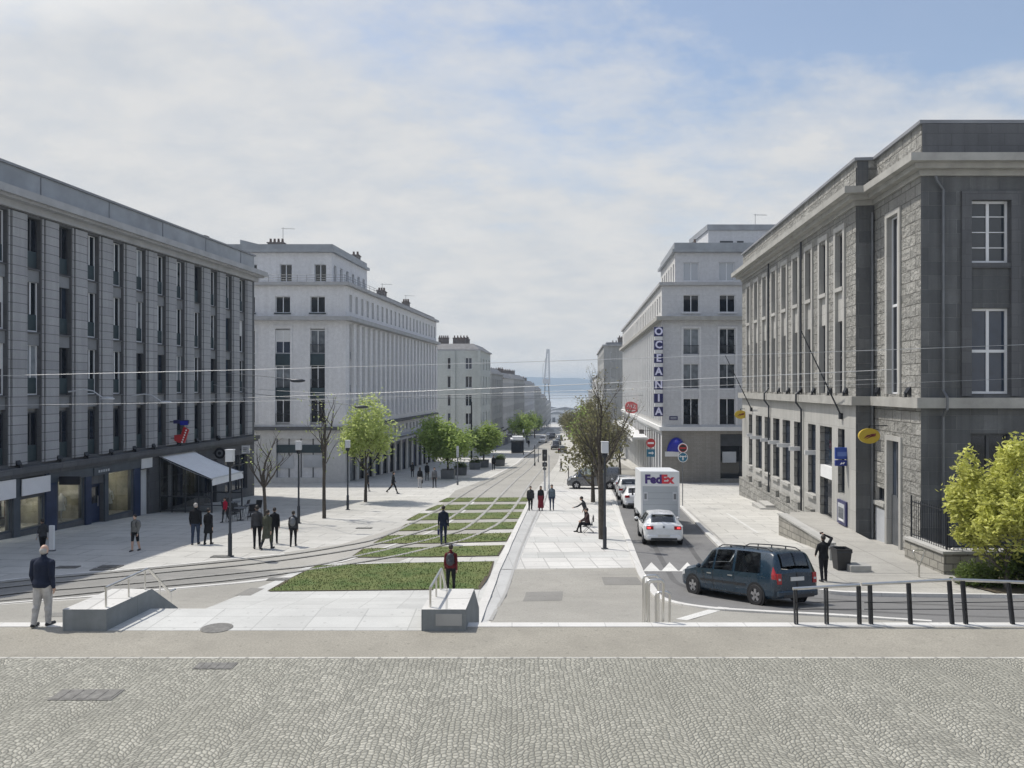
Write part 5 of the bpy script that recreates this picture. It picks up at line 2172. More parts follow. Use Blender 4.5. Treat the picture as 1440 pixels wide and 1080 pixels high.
# flag poles on the granite office
for d, z, tip, l in ((38.2, -1.45, (XX(1127, 38.0), 38.0, ZZ(466, 38.0)), 'dark bare flagpole slanting from the granite office, nearer of two'),
                     (58.6, -1.7, (XX(1020, 58.0), 58.0, ZZ(500, 58.0)), 'dark bare flagpole slanting at the far corner of the granite office')):
    b = F4.pt(d, .05, z)
    root = thing('flagpole', l, 'flagpole', b)
    mb = MB()
    mb.tube([b, tip], [.045, .025], 8)
    mb.build('pole', M['pole_dark'], root)
    mb = MB()
    mb.box(-.1, .1, -.1, .1, -.15, .15)
    mb.build('bracket', M['iron_black'], root, local=True)
    mb = MB()
    mb.ell(tip, (.06, .06, .06), 8)
    mb.build('finial', M['iron_black'], root)

# ------------------------------------------------------------------ signs
def oval_sign(c, label):
    """yellow oval with a dark red darting bird mark"""
    root = thing('oval_sign', label, 'sign', c, 0, 'yellow oval signs of the granite office')
    mb = MB()
    Mx = Matrix.Rotation(PI / 2, 4, 'X') @ Matrix.Diagonal((.46, .33, 1, 1))
    mb.lathe([(1, -.06), (1, .06)], (0, 0, 0), 28, 0, Mx)
    mb.lathe([(.98, -.064), (1.05, -.06), (1.05, .06), (.98, .064)], (0, 0, 0), 28, 1, Mx)
    mb.build('oval_panel', [M['sign_yellow'], M['plate_gold']], root, local=True)
    mb = MB()
    for poly in ([(-.28, -.12), (.02, .0), (.0, .06), (-.12, .04)], [(-.10, .02), (.10, .10), (.30, .12), (.27, .06), (.12, .03)], [(-.2, -.16), (.08, -.04), (.16, .04), (.06, .02)], [(.0, -.05), (.22, -.02), (.30, .05), (.12, .03)]):
        mb.prism(poly, -.075, -.062, 'y')
        mb.prism(poly, .062, .075, 'y')
    mb.build('bird_mark', M['sign_maroon'], root, local=True)
    mb = MB()
    mb.box(-.03, .03, -.03, .03, .33, .48)
    mb.tube([(0, 0, .46), (.9, .12, .46)], .025, 6)
    mb.build('bracket', M['iron_black'], root, local=True)


plain('sign_maroon', (.16, .02, .03), .5, 0, .05, 2)
plain('plate_gold', (.50, .36, .04), .4, 0, .05, 2)
oval_sign(P(1222, 613, 34.3), 'yellow oval sign with a dark red bird mark on the dark pier above the entrance')
oval_sign(P(1041.5, 583, 61.2), 'far small yellow oval sign at the distant corner of the granite office')

c = P(1183.5, 641, 37.6)
bs_ = thing('bank_sign', 'square blue sign with narrow lower panel projecting beside the entrance', 'sign', c)
mb = MB()
mb.box(-.33, .33, -.07, .07, -.16, .42)
mb.build('upper_panel', M['sign_blue2'] if 'sign_blue2' in M else M['sign_blue'], bs_, local=True, bevel=.015)
mb = MB()
mb.box(-.33, .33, -.07, .07, -.50, -.21)
mb.build('lower_panel', M['sign_blue'], bs_, local=True, bevel=.015)
mb = MB()
mb.box(-.24, .24, -.078, -.072, -.02, .20)
mb.build('emblem', M['sign_paleblue'] if 'sign_paleblue' in M else M['sign_blue'], bs_, local=True)
mb = MB()
mb.prism([(-.12, -.42), (-.02, -.30), (.02, -.37), (.08, -.30), (.14, -.33), (.05, -.42), (.0, -.38), (-.06, -.43)], -.078, -.072, 'y')
mb.build('white_mark', M['sign_white'], bs_, local=True)
mb = MB()
mb.box(.33, .75, -.05, .05, -.10, .15)
mb.build('bracket', M['iron_black'], bs_, local=True)
d0, d1 = F4.d(1180), F4.d(1192)
pc = thing('cash_machine_panel', 'framed blue and white cash machine panel on the wall right of the entrance', 'cash machine', F4(((d0 + d1) / 2, 0, -6.3)))
mb = MB()
mb.box(d1, d0, .0, .10, -6.9, -5.7, 0)
mb.build('casing', M['sign_navy'], pc, F4)
mb = MB()
mb.box(d1 + .15, d0 - .15, .10, .115, -6.75, -5.85, 0)
mb.box(d1 + .25, d0 - .25, .115, .125, -6.6, -6.05, 1)
mb.box(d1 + .32, d0 - .4, .115, .13, -6.72, -6.63, 2)
mb.build('screen', [M['spandrel_pale'], M['pane_dark'], M['sign_white']], pc, F4)

# vertical hotel sign with its letters
hs_ = thing('vertical_sign', 'tall vertical navy sign with seven pale letters OCEANIA on the right corner building', 'sign', (XX(926, 75.4), 75.4, ZZ(523, 75.4)))
D_ = 75.4
for i, ch in enumerate('OCEANIA'):
    z = ZZ(466.5 + 18.7 * i, D_)
    x = XX(926, D_)
    mb = MB()
    mb.box(x - .44, x + .44, D_ - .12, D_ + .12, z - .47, z + .47)
    b = mb.build('letter_box', M['sign_navy'], hs_, bevel=.02)
    lettering('letter', ch, 1.02, M['letter_lilac'], b, (x, D_ - .135, z), 0, .012, .035, 1.0)
mb = MB()
for i in range(6):
    z = ZZ(475.8 + 18.7 * i, D_)
    x = XX(926, D_)
    mb.box(x - .38, x + .38, D_ - .10, D_ + .10, z - .16, z + .16)
mb.box(x - .03, x + .03, D_ + .13, D_ + .17, ZZ(587, D_), ZZ(460, D_))
mb.build('spacer', M['off_white'], hs_)
mb = MB()
for z in (ZZ(470, D_), ZZ(523, D_), ZZ(578, D_)):
    mb.tube([(x + .1, D_ + .15, z), F3((77.0, 0, z))], .04, 5)
mb.build('bracket', M['pole_dark'], hs_)

# round red and white sign further along, small plates
c = P(888, 573, 104)
rs = thing('round_sign', 'red and pink rounded sign with white scribble hung on the sunlit facade', 'sign', c)
mb = MB()
poly = [(.95 * math.cos(a) * (1 + .10 * math.cos(3 * a)), .85 * math.sin(a) * (1 + .08 * math.cos(2 * a + 1))) for a in (2 * PI * k / 28 for k in range(28))]
mb.prism(poly, -.1, .1, 'y')
mb.build('panel', M['sign_coral'] if 'sign_coral' in M else M['sign_red'], rs, local=True)
mb = MB()
mb.tube([(-.6, -.13, .1), (-.45, -.13, .45), (-.25, -.13, .05), (-.1, -.13, .4), (.05, -.13, .0)], .07, 5)
mb.tube([(.15, -.13, .35), (.5, -.13, .3), (.2, -.13, -.05), (.6, -.13, -.1)], .06, 5)
mb.tube([(-.6, -.13, -.45), (.0, -.13, -.5), (.55, -.13, -.38)], .06, 5)
mb.build('white_mark', M['sign_white'], rs, local=True)
mb = MB()
mb.tube([(.8, .05, .2), (F3.pt(105, 0, 0).x - c.x, 1.0, .2)], .04, 5)
mb.build('bracket', M['pole_dark'], rs, local=True)
for px, py, d, w, h, m, l in ((902, 607, 86, .5, .5, 'chimney_brick', 'small dark square sign on the sunlit corner facade'),):
    c = P(px, py, d)
    o = thing('plate_sign', l, 'sign', c)
    mb = MB()
    mb.box(-w / 2, w / 2, -.05, .05, -h / 2, h / 2)
    mb.build('panel', M[m], o, local=True)
    mb = MB()
    mb.tube([(w / 2, 0, .1), (F3.pt(d, 0, 0).x - c.x, .3, .1)], .03, 5)
    mb.build('bracket', M['pole_dark'], o, local=True)
c = N3.pt(XX(947, 76), .03, ZZ(588, 76))
o = thing('street_plate', 'small dark blue street name plate on the pale corner wall', 'sign', c)
mb = MB()
mb.box(-.42, .42, -.02, .02, -.2, .2)
mb.build('panel', M['sign_navy'], o, local=True)
mb = MB()
for k in range(2):
    mb.box(-.32, .32, -.028, -.022, -.10 + k * .13, -.04 + k * .13)
mb.build('white_mark', M['spandrel_pale'], o, local=True)
# blue dome awning and its white fascia
c = N3.pt(XX(951, 76), 0, ZZ(636, 76))
o = thing('dome_awning', 'blue dome awning on the tan base wall behind the road signs', 'awning', c)
mb = MB()
rows = []
for i in range(9):
    t = PI / 2 * i / 8
    rows.append([(.95 * math.cos(u) * math.cos(t) * 1.0, -1.0 * math.sin(t) * abs(math.sin(u)) ** .6 - .02, 1.5 * math.sin(u) * (1 - .55 * (i / 8) ** 2)) for u in (PI * k / 16 for k in range(17))])
mb.grid(rows)
mb.build('hood', M['sign_royal'] if 'sign_royal' in M else M['sign_blue'], o, local=True, smooth=True)
mb = MB()
mb.box(-1.15, .25, -.14, -.02, -.42, .08)
mb.build('fascia', M['off_white'], o, local=True)

# shop signs on the left
def sheet_sign(name, px0, px1, y0, y1, m, label, t=.16, th=.05):
    d0, d1 = F1.d(px0), F1.d(px1)
    dm = (d0 + d1) / 2
    root = thing(name, label, 'sign', F1((dm, t, ZZ((y0 + y1) / 2, dm))))
    mb = MB()
    A = [(d0, ZZ(y0[0], d0)), (d1, ZZ(y0[1], d1)), (d1, ZZ(y1[1], d1)), (d0, ZZ(y1[0], d0))] if isinstance(y0, tuple) else None
    z0, z1 = ZZ(y1, dm), ZZ(y0, dm)
    mb.box(d0, d1, t, t + th, z0, z1)
    mb.build('panel', M[m], root, F1)
    return root, dm, d0, d1, z0, z1


sheet_sign('shop_sign', -15, 17, 676, 703, 'sign_white', 'blank white shop fascia panel at the far left edge')
sheet_sign('shop_sign', 26, 66, 671, 694, 'sign_white', 'long blank white shop fascia panel above the window left of the navy shop')
sheet_sign('shop_sign', 195, 210, 640, 658, 'off_white', 'small pale square panel above the pale door left of the awning')
r_, dm, d0, d1, z0, z1 = sheet_sign('shop_sign', 128, 144, 657, 668, 'slate_shop', 'slate panel with faint lettering above the navy shop door', .15)
mb = MB()
for k in range(5):
    mb.box(d0 + .35 + k * .2, d0 + .48 + k * .2, .2, .215, (z0 + z1) / 2 - .07, (z0 + z1) / 2 + .07)
mb.build('white_mark', M['spandrel_pale'], r_, F1)
# black projecting sign
d = F1.d(80)
c = F1.pt(d, .75, ZZ(675.5, d))
o = thing('projecting_sign', 'black rectangular sign projecting over the navy shop', 'sign', c, 0)
mb = MB()
mb.box(-.55, .55, -.05, .05, -.22, .22)
mb.build('panel', M['black_sign'], o, local=True)
mb = MB()
mb.tube([(-.55, 0, .1), (-.8, .05, .1)], .03, 5)
mb.build('bracket', M['iron_black'], o, local=True)
# tobacconist style signs: blue plate over red lozenge with lights
d = F1.d(237)
c = F1.pt(d, .9, ZZ(593, d))
o = thing('blue_shop_sign', 'blue projecting sign on the granite facade above the red one', 'sign', c)
mb = MB()
mb.box(-.5, .5, -.06, .06, -.12, .12)
mb.box(-.05, .45, -.07, .07, -.22, .05, 1)
mb.build('panel', [M['sign_navy'], M['sign_royal'] if 'sign_royal' in M else M['sign_blue']], o, local=True)
mb = MB()
mb.tube([(-.5, 0, 0), (-.9, .1, 0)], .03, 5)
mb.build('bracket', M['iron_black'], o, local=True)
c = F1.pt(d + .1, .9, ZZ(613, d))
o = thing('red_shop_sign', 'red projecting sign with a slanting row of white dots', 'sign', c)
mb = MB()
mb.prism([(-.2, -.45), (.18, -.45), (.45, .40), (.12, .62), (-.05, .1), (-.5, .05), (-.5, -.3)], -.06, .06, 'y')
mb.build('panel', M['sign_red'], o, local=True)
mb = MB()
for k in range(6):
    mb.ell((.02 + .055 * k, -.07, -.40 + .155 * k), (.055, .03, .06), 8)
mb.build('white_mark', M['sign_white'], o, local=True)
mb = MB()
mb.tube([(-.5, 0, -.15), (-.9, .1, -.15)], .03, 5)
mb.build('bracket', M['iron_black'], o, local=True)

# cafe awning with wind screens
d0, d1 = F1.d(222.6), F1.d(272)
aw = thing('cafe_awning', 'white slanted cafe awning with dark side screens at the granite building', 'awning', F1(((d0 + d1) / 2, 0, gz(50.5))))
mb = MB()
zb0, zf, pr = -4.40, -5.86, 3.65
rows = []
for i in range(9):
    t = i / 8
    s = -.10 * math.sin(PI * t)
    rows.append([(d, pr * t, zb0 + (zf - zb0) * t + s) for d in np.linspace(d0, d1, 7)])
mb.grid(rows)
mb.grid([[(p[0], p[1], p[2] - .03) for p in r] for r in rows])
o = mb.build('canvas_top', M['canvas'], aw, F1, recalc=False)
mb = MB()
n = 14
mb.grid([[(d0 + (d1 - d0) * k / n, pr + .01, zf) for k in range(n + 1)], [(d0 + (d1 - d0) * k / n, pr + .04 + .03 * (k % 2), zf - .42) for k in range(n + 1)]])
mb.build('valance', M['canvas'], aw, F1, recalc=False)
mb = MB()
mb.box(d0, d1, pr - .05, pr + .03, zf - .02, zf + .06)
mb.build('front_bar', M['off_white'], aw, F1)
fr_ = MB()
for d in (d0 + .05, d1 - .1):
    fr_.box(d - .04, d + .04, pr - .06, pr + .02, gz(d) - .05, zf - .02)
    fr_.box(d - .04, d + .04, .05, .13, gz(d) - .05, zb0 - .1)
    fr_.box(d - .03, d + .03, .13, pr - .06, gz(d) + 1.0, gz(d) + 1.08)
    fr_.prism([(.13, zb0 - .14), (pr, zf - .06), (pr, zf + .0), (.13, zb0 - .06)], d - .03, d + .03, 'x')
    fr_.box(d - .03, d + .03, .13, pr - .06, gz(d) + .08, gz(d) + .14)
for k in range(1, 4):
    fr_.box(d0 + .02, d0 + .08, pr * k / 4 - .03, pr * k / 4 + .03, gz(d0), zb0 + (zf - zb0) * k / 4 - .1)
fr_.box(d0, d1, pr - .05, pr + .02, gz(d0) + 1.95, gz(d0) + 2.05)
fr_.build('frame', M['frame_dark'], aw, F1)
mb = MB()
mb.poly([(d0 + .05, .13, gz(d0) + 1.08), (d0 + .05, pr - .06, gz(d0) + 1.08), (d0 + .05, pr - .06, zf - .06), (d0 + .05, .13, zb0 - .14)], 0)
mb.poly([(d0 + .05, .13, gz(d0) + .14), (d0 + .05, pr - .06, gz(d0) + .14), (d0 + .05, pr - .06, gz(d0) + 1.0), (d0 + .05, .13, gz(d0) + 1.0)], 0)
mb.build('side_screen', M['smoked_glass'], aw, F1, recalc=False)
# signs right of the awning
d = F1.d(300)
c = F1.pt(d, .55, ZZ(637, d))
o = thing('round_shop_sign', 'round black ring sign right of the awning', 'sign', c)
mb = MB()
disc(mb, (0, 0), .40, .0, 0, .12)
disc(mb, (0, 0), .25, -.135, 1, .02)
disc(mb, (0, 0), .12, -.16, 0, .02)
mb.build('disc', [M['black_sign'], M['pole_grey']], o, local=True)
mb = MB()
mb.tube([(-.38, -.05, 0), (-.6, .05, 0)], .03, 5)
mb.build('bracket', M['iron_black'], o, local=True)
for px, py, w, h, l in ((314, 642, .5, .75, 'pale rectangular sign next to the round black ring sign'), (338, 632, .62, .62, 'square white sign near the corner of the granite building')):
    d = F1.d(px)
    c = F1.pt(d, .45, ZZ(py, d))
    o = thing('plate_sign', l, 'sign', c)
    mb = MB()
    mb.box(-w / 2, w / 2, -.05, .05, -h / 2, h / 2)
    mb.build('panel', M['sign_white'], o, local=True)
    mb = MB()
    for k in range(3):
        mb.box(-w * .3, w * (.25 - .08 * k), -.057, -.051, h * (.2 - .2 * k) - .03, h * (.2 - .2 * k) + .03)
    mb.build('grey_mark', M['pole_grey'], o, local=True)
    mb = MB()
    mb.tube([(-w / 2, 0, 0), (-.5, .05, 0)], .025, 5)
    mb.build('bracket', M['iron_black'], o, local=True)

# cafe tables and chairs
def table(x, y, label):
    root = thing('cafe_table', label, 'table', (x, y, gz(y)), 0, 'cafe tables')
    mb = MB()
    mb.lathe([(.36, .71), (.37, .735), (.36, .75)], (0, 0, 0), 20)
    mb.build('table_top', M['pole_grey'], root, local=True)
    mb = MB()
    mb.lathe([(.22, 0), (.22, .02), (.03, .05), (.03, .71)], (0, 0, 0), 12)
    mb.build('leg', M['iron_black'], root, local=True)


def chair_parts():
    root = thing('cafe_chair', '', 'chair', (0, 0, 0))
    mb = MB()
    mb.box(-.21, .21, -.21, .21, .43, .46)
    mb.build('seat', M['plastic_black'], root, local=True, bevel=.01)
    mb = MB()
    mb.grid([[(-.21, -.22 - .04 * k, .46 + .14 * k), (0, -.25 - .04 * k, .46 + .14 * k), (.21, -.22 - .04 * k, .46 + .14 * k)] for k in range(4)])
    mb.grid([[(-.21, -.20 - .04 * k, .46 + .14 * k), (0, -.23 - .04 * k, .46 + .14 * k), (.21, -.20 - .04 * k, .46 + .14 * k)] for k in range(4)])
    mb.build('backrest', M['plastic_black'], root, local=True)
    for sx in (-1, 1):
        for sy in (-1, 1):
            mb = MB()
            mb.tube([(sx * .19, sy * .19, .43), (sx * .22, sy * .23, 0)], .014, 6)
            mb.build('leg', M['iron_black'], root, local=True)
    return root


tabs = [(XX(338, 44), 44.0), (XX(352, 46), 46.0), (XX(330, 48), 48.0)]
for (x, y), l in zip(tabs, ('round cafe table nearest the lamp post before the awning', 'round cafe table farthest right before the awning', 'round cafe table under the edge of the awning')):
    table(x, y, l)
ch0 = chair_parts()
k = 0
for i, (x, y) in enumerate(tabs):
    for a in (.3, 2.3, 4.2):
        c = ch0 if k == 0 else copy_tree(ch0)
        c.location = (x + .62 * math.cos(a + i), y + .62 * math.sin(a + i), gz(y))
        c.rotation_euler = (0, 0, a + i + PI / 2)
        tag(c, 'black cafe chair at one of the round tables by the awning', 'chair', 'cafe chairs')
        k += 1

# far kiosk / bus shelter
g = G(727, 637)
bsr = thing('bus_shelter', 'dark glazed bus shelter with white roof on the far left pavement', 'bus shelter', g)
mb = MB()
mb.box(-1.3, 1.5, -1.0, 3.6, 2.55, 2.8)
mb.box(-.9, 1.2, -.4, 2.6, 2.8, 3.25)
mb.build('roof', M['off_white'], bsr, local=True)
mb = MB()
for x in (-1.1, 1.3):
    for y in (-.9, 1.2, 3.4):
        mb.box(x - .05, x + .05, y - .05, y + .05, -.3, 2.55)
mb.build('frame', M['frame_dark'], bsr, local=True)
mb = MB()
mb.box(-1.1, 1.25, 3.3, 3.36, 0, 2.5)
mb.box(-1.12, -1.08, -.9, 3.3, .1, 2.5)
mb.box(-1.0, 1.2, -.95, -.9, 0, 2.4)
mb.build('glazing', M['pane_dark'], bsr, local=True)
# ------------------------------------------------------------------ vehicles
car_paint('paint_blue', (.007, .024, .044), 0)
car_paint('paint_silverwhite', (.72, .73, .74), .0)
car_paint('paint_grey', (.13, .135, .145), .5)
car_paint('paint_dark', (.03, .032, .038), .4)
car_paint('paint_mid', (.36, .37, .39), .5)
plain('truck_white', (.66, .68, .70), .4, 0, .05, 1)
plain('truck_grey', (.36, .39, .42), .45, 0, .05, .8)
plain('purple_letter', (.045, .02, .15), .4, 0, .05, 1)
plain('red_letter', (.55, .03, .05), .4, 0, .05, 1)
plain('tail_red', (.32, .012, .015), .2, 0, .1, 8, coat=.5)
plain('lamp_glass', (.5, .52, .54), .12, .3, .1, 4)
emis('brake_lit', (.9, .06, .06), 1.6)


class Shell:
    """car body as a loft: stations (y, half width, underside, belt, roof half width, top)"""
    def __init__(s, st):
        s.st = st

    def par(s, y):
        st = s.st
        if y <= st[0][0]:
            return st[0][1:]
        for i in range(len(st) - 1):
            if y <= st[i + 1][0]:
                p0, p1, p2, p3 = st[max(i - 1, 0)], st[i], st[i + 1], st[min(i + 2, len(st) - 1)]
                t = (y - p1[0]) / (p2[0] - p1[0])
                out = []
                for k in range(1, 6):
                    m1 = (p2[k] - p0[k]) / max(1e-6, p2[0] - p0[0])
                    m2 = (p3[k] - p1[k]) / max(1e-6, p3[0] - p1[0])
                    d = p2[k] - p1[k]
                    h = p2[0] - p1[0]
                    m1, m2 = m1 * h, m2 * h
                    if d == 0:
                        m1 = m2 = 0
                    else:
                        m1 = max(0, min(3, m1 / d)) * d
                        m2 = max(0, min(3, m2 / d)) * d
                    t2, t3 = t * t, t ** 3
                    out.append((2 * t3 - 3 * t2 + 1) * p1[k] + (t3 - 2 * t2 + t) * m1 + (-2 * t3 + 3 * t2) * p2[k] + (t3 - t2) * m2)
                return out
        return st[-1][1:]

    def sec(s, y):
        w, zb, belt, wt, top = s.par(y)
        hm = zb + (belt - zb) * .55
        return [(0, zb), (w - .12, zb), (w - .02, zb + .09), (w, hm), (w * .985, belt - .02), (wt, top - .075), (wt - .05, top - .025), (wt - .14, top - .004), (0, top + .025)]

    def S(s, y, v):
        q = s.sec(y)
        i = min(int(v), len(q) - 2)
        t = v - i
        return (q[i][0] + (q[i + 1][0] - q[i][0]) * t, y, q[i][1] + (q[i + 1][1] - q[i][1]) * t)

    def shell(s, wins=(), scr=(), n=72):
        """skin of the car with its window openings left out"""
        mb = MB()
        y0, y1 = s.st[0][0], s.st[-1][0]
        ys = {y0 + (y1 - y0) * i / n for i in range(n + 1)} | {a[0] for a in s.st}
        for a, b, c, d in wins:
            ys |= {max(a, c), min(b, d)}
        for a, b in scr:
            ys |= {a, b}
        ys = sorted(ys)
        rows = []
        for y in ys:
            q = s.sec(y)
            rows.append([(x, y, z) for x, z in q] + [(-x, y, z) for x, z in q[-2:0:-1]])
        k = len(rows[0])
        mb.v = [p for r in rows for p in r]
        for i in range(len(rows) - 1):
            ym = (ys[i] + ys[i + 1]) / 2
            win = any(max(a, c) < ym < min(b, d) for a, b, c, d in wins)
            scn = any(a < ym < b for a, b in scr)
            for j in range(k):
                if (win and j in (4, 11)) or (scn and j in (7, 8)):
                    continue
                a, b = i * k + j, i * k + (j + 1) % k
                mb.f.append((a, b, b + k, a + k))
                mb.m.append(0)
        mb.poly(rows[0][::-1])
        mb.poly(rows[-1])
        return mb

    def side(s, mb, side, yb0, yb1, yt0, yt1, va, vb, off=.006, m=0, nv=4, nu=10):
        """patch of the flank following the shell: yb = ends along the bottom edge, yt along the top edge"""
        rows = []
        for i in range(nv + 1):
            f = i / nv
            v = va + (vb - va) * f
            a, b = yb0 + (yt0 - yb0) * f, yb1 + (yt1 - yb1) * f
            row = []
            for j in range(nu + 1):
                x, y, z = s.S(a + (b - a) * j / nu, v)
                row.append((side * (x + off), y, z))
            rows.append(row)
        mb.grid(rows, m)

    def across(s, mb, y0, y1, u0=-.93, u1=.93, off=.008, m=0, n=8, sgn=1):
        rows = []
        for i in range(n + 1):
            y = y0 + (y1 - y0) * i / n
            q = s.sec(y)
            row = []
            for k in range(11):
                u = u0 + (u1 - u0) * k / 10
                a = abs(u)
                x = u * q[7][0]
                z = q[8][1] + (q[7][1] - q[8][1]) * a * a
                row.append((x, y + sgn * off, z + off * .7))
            rows.append(row)
        mb.grid(rows, m)


def wheel(root, x, y, r, wd, rim_m='alloy', spokes=5):
    s = 1 if x > 0 else -1
    Mx = Matrix.Rotation(PI / 2, 4, 'Y')
    mb = MB()
    mb.lathe([(r * .62, -wd / 2), (r * .92, -wd / 2), (r, -wd * .32), (r, wd * .32), (r * .92, wd / 2), (r * .62, wd / 2)], (x, y, r), 28, 0, Mx, caps=False)
    w = mb.build('wheel', M['rubber'], root, local=True, angle=.6)
    mb = MB()
    mb.lathe([(r * .64, -wd * .3), (r * .64, wd * .44), (r * .58, wd * .46), (r * .56, wd * .30), (r * .1, wd * .34)] if s > 0 else [(r * .1, -wd * .34), (r * .56, -wd * .30), (r * .58, -wd * .46), (r * .64, -wd * .44), (r * .64, wd * .3)], (x, y, r), 24, 0, Mx)
    for k in range(spokes):
        a = 2 * PI * k / spokes
        T = Matrix.Translation((x + s * wd * .38, y, r)) @ Matrix.Rotation(a, 4, 'X')
        mb.box(-.015, .015, -.045, .045, r * .08, r * .58, 1, T)
    mb.build('rim', [M['pole_grey'], M[rim_m]], w, local=True)
    return w


def place_on_ground(o, x, y, rz):
    s = (gz(y + .6) - gz(y - .6)) / 1.2
    f = Vector((-math.sin(rz), math.cos(rz)))
    o.location = (x, y, gz(y) + .006)
    o.rotation_euler = (math.atan(s * f.y), math.atan(-s * math.sin(rz)), rz)


SPEC = {
    'estate': dict(st=[(-2.20, .74, .34, .92, .66, .98), (-2.17, .82, .30, .96, .70, 1.06), (-2.08, .86, .26, .98, .69, 1.38), (-1.98, .87, .24, .98, .68, 1.54), (-1.7, .87, .22, .97, .68, 1.60), (-.6, .87, .20, .95, .69, 1.63), (.4, .87, .20, .94, .68, 1.60), (.72, .87, .20, .93, .66, 1.52), (1.32, .86, .20, .92, .72, .99), (1.6, .86, .22, .86, .74, .96), (2.0, .82, .22, .78, .70, .88), (2.18, .74, .26, .66, .62, .76), (2.24, .62, .32, .60, .52, .66)],
                  ax=(-1.40, 1.48), r=.31, wins=[(.50, 1.12, .46, .74), (-.42, .42, -.40, .40), (-1.62, -.52, -1.50, -.50)], front=(.76, 1.27), rear=(-2.165, -2.0), doors=[(-.48, .46), (.50, 1.28)]),
    'hatch': dict(st=[(-2.14, .72, .36, .70, .62, .78), (-2.10, .80, .30, .88, .66, .95), (-1.98, .87, .24, .92, .64, 1.02), (-1.55, .88, .22, .93, .60, 1.33), (-1.3, .88, .20, .92, .60, 1.39), (-.4, .88, .20, .90, .60, 1.42), (.3, .88, .20, .88, .59, 1.38), (.55, .88, .20, .88, .60, 1.32), (1.2, .87, .20, .87, .72, .95), (1.6, .86, .22, .82, .72, .90), (2.0, .80, .24, .72, .64, .78), (2.16, .66, .32, .56, .54, .62)],
                 ax=(-1.36, 1.32), r=.32, wins=[(.30, .98, .28, .54), (-.5, .24, -.46, .22), (-1.35, -.58, -1.1, -.54)], front=(.6, 1.15), rear=(-1.94, -1.56), doors=[(-.52, .26), (.30, 1.14)]),
    'suv': dict(st=[(-2.2, .74, .42, .85, .66, .95), (-2.12, .88, .36, 1.02, .72, 1.12), (-1.95, .92, .32, 1.04, .70, 1.45), (-1.75, .92, .30, 1.04, .70, 1.60), (-.5, .92, .28, 1.0, .70, 1.68), (.4, .92, .28, 1.0, .69, 1.64), (.7, .92, .28, 1.0, .68, 1.55), (1.25, .91, .28, 1.0, .78, 1.08), (1.7, .90, .30, .96, .78, 1.04), (2.1, .84, .32, .84, .7, .92), (2.22, .70, .40, .66, .58, .72)],
               ax=(-1.36, 1.36), r=.36, wins=[(.42, 1.08, .40, .66), (-.5, .36, -.46, .34), (-1.6, -.58, -1.45, -.54)], front=(.74, 1.2), rear=(-2.08, -1.8), doors=[(-.52, .38), (.42, 1.2)]),
    'van': dict(st=[(-2.4, .80, .40, 1.1, .72, 1.7), (-2.36, .92, .34, 1.15, .80, 1.92), (-2.2, .95, .30, 1.16, .82, 1.98), (.5, .95, .28, 1.12, .80, 1.98), (1.0, .95, .28, 1.10, .76, 1.88), (1.75, .94, .28, 1.08, .80, 1.16), (2.1, .90, .30, .98, .76, 1.06), (2.35, .76, .36, .72, .64, .82)],
               ax=(-1.5, 1.5), r=.34, wins=[(.7, 1.5, .66, 1.05), (-.4, .6, -.36, .56)], front=(1.05, 1.7), rear=(-2.395, -2.37), doors=[(.62, 1.5)]),
}


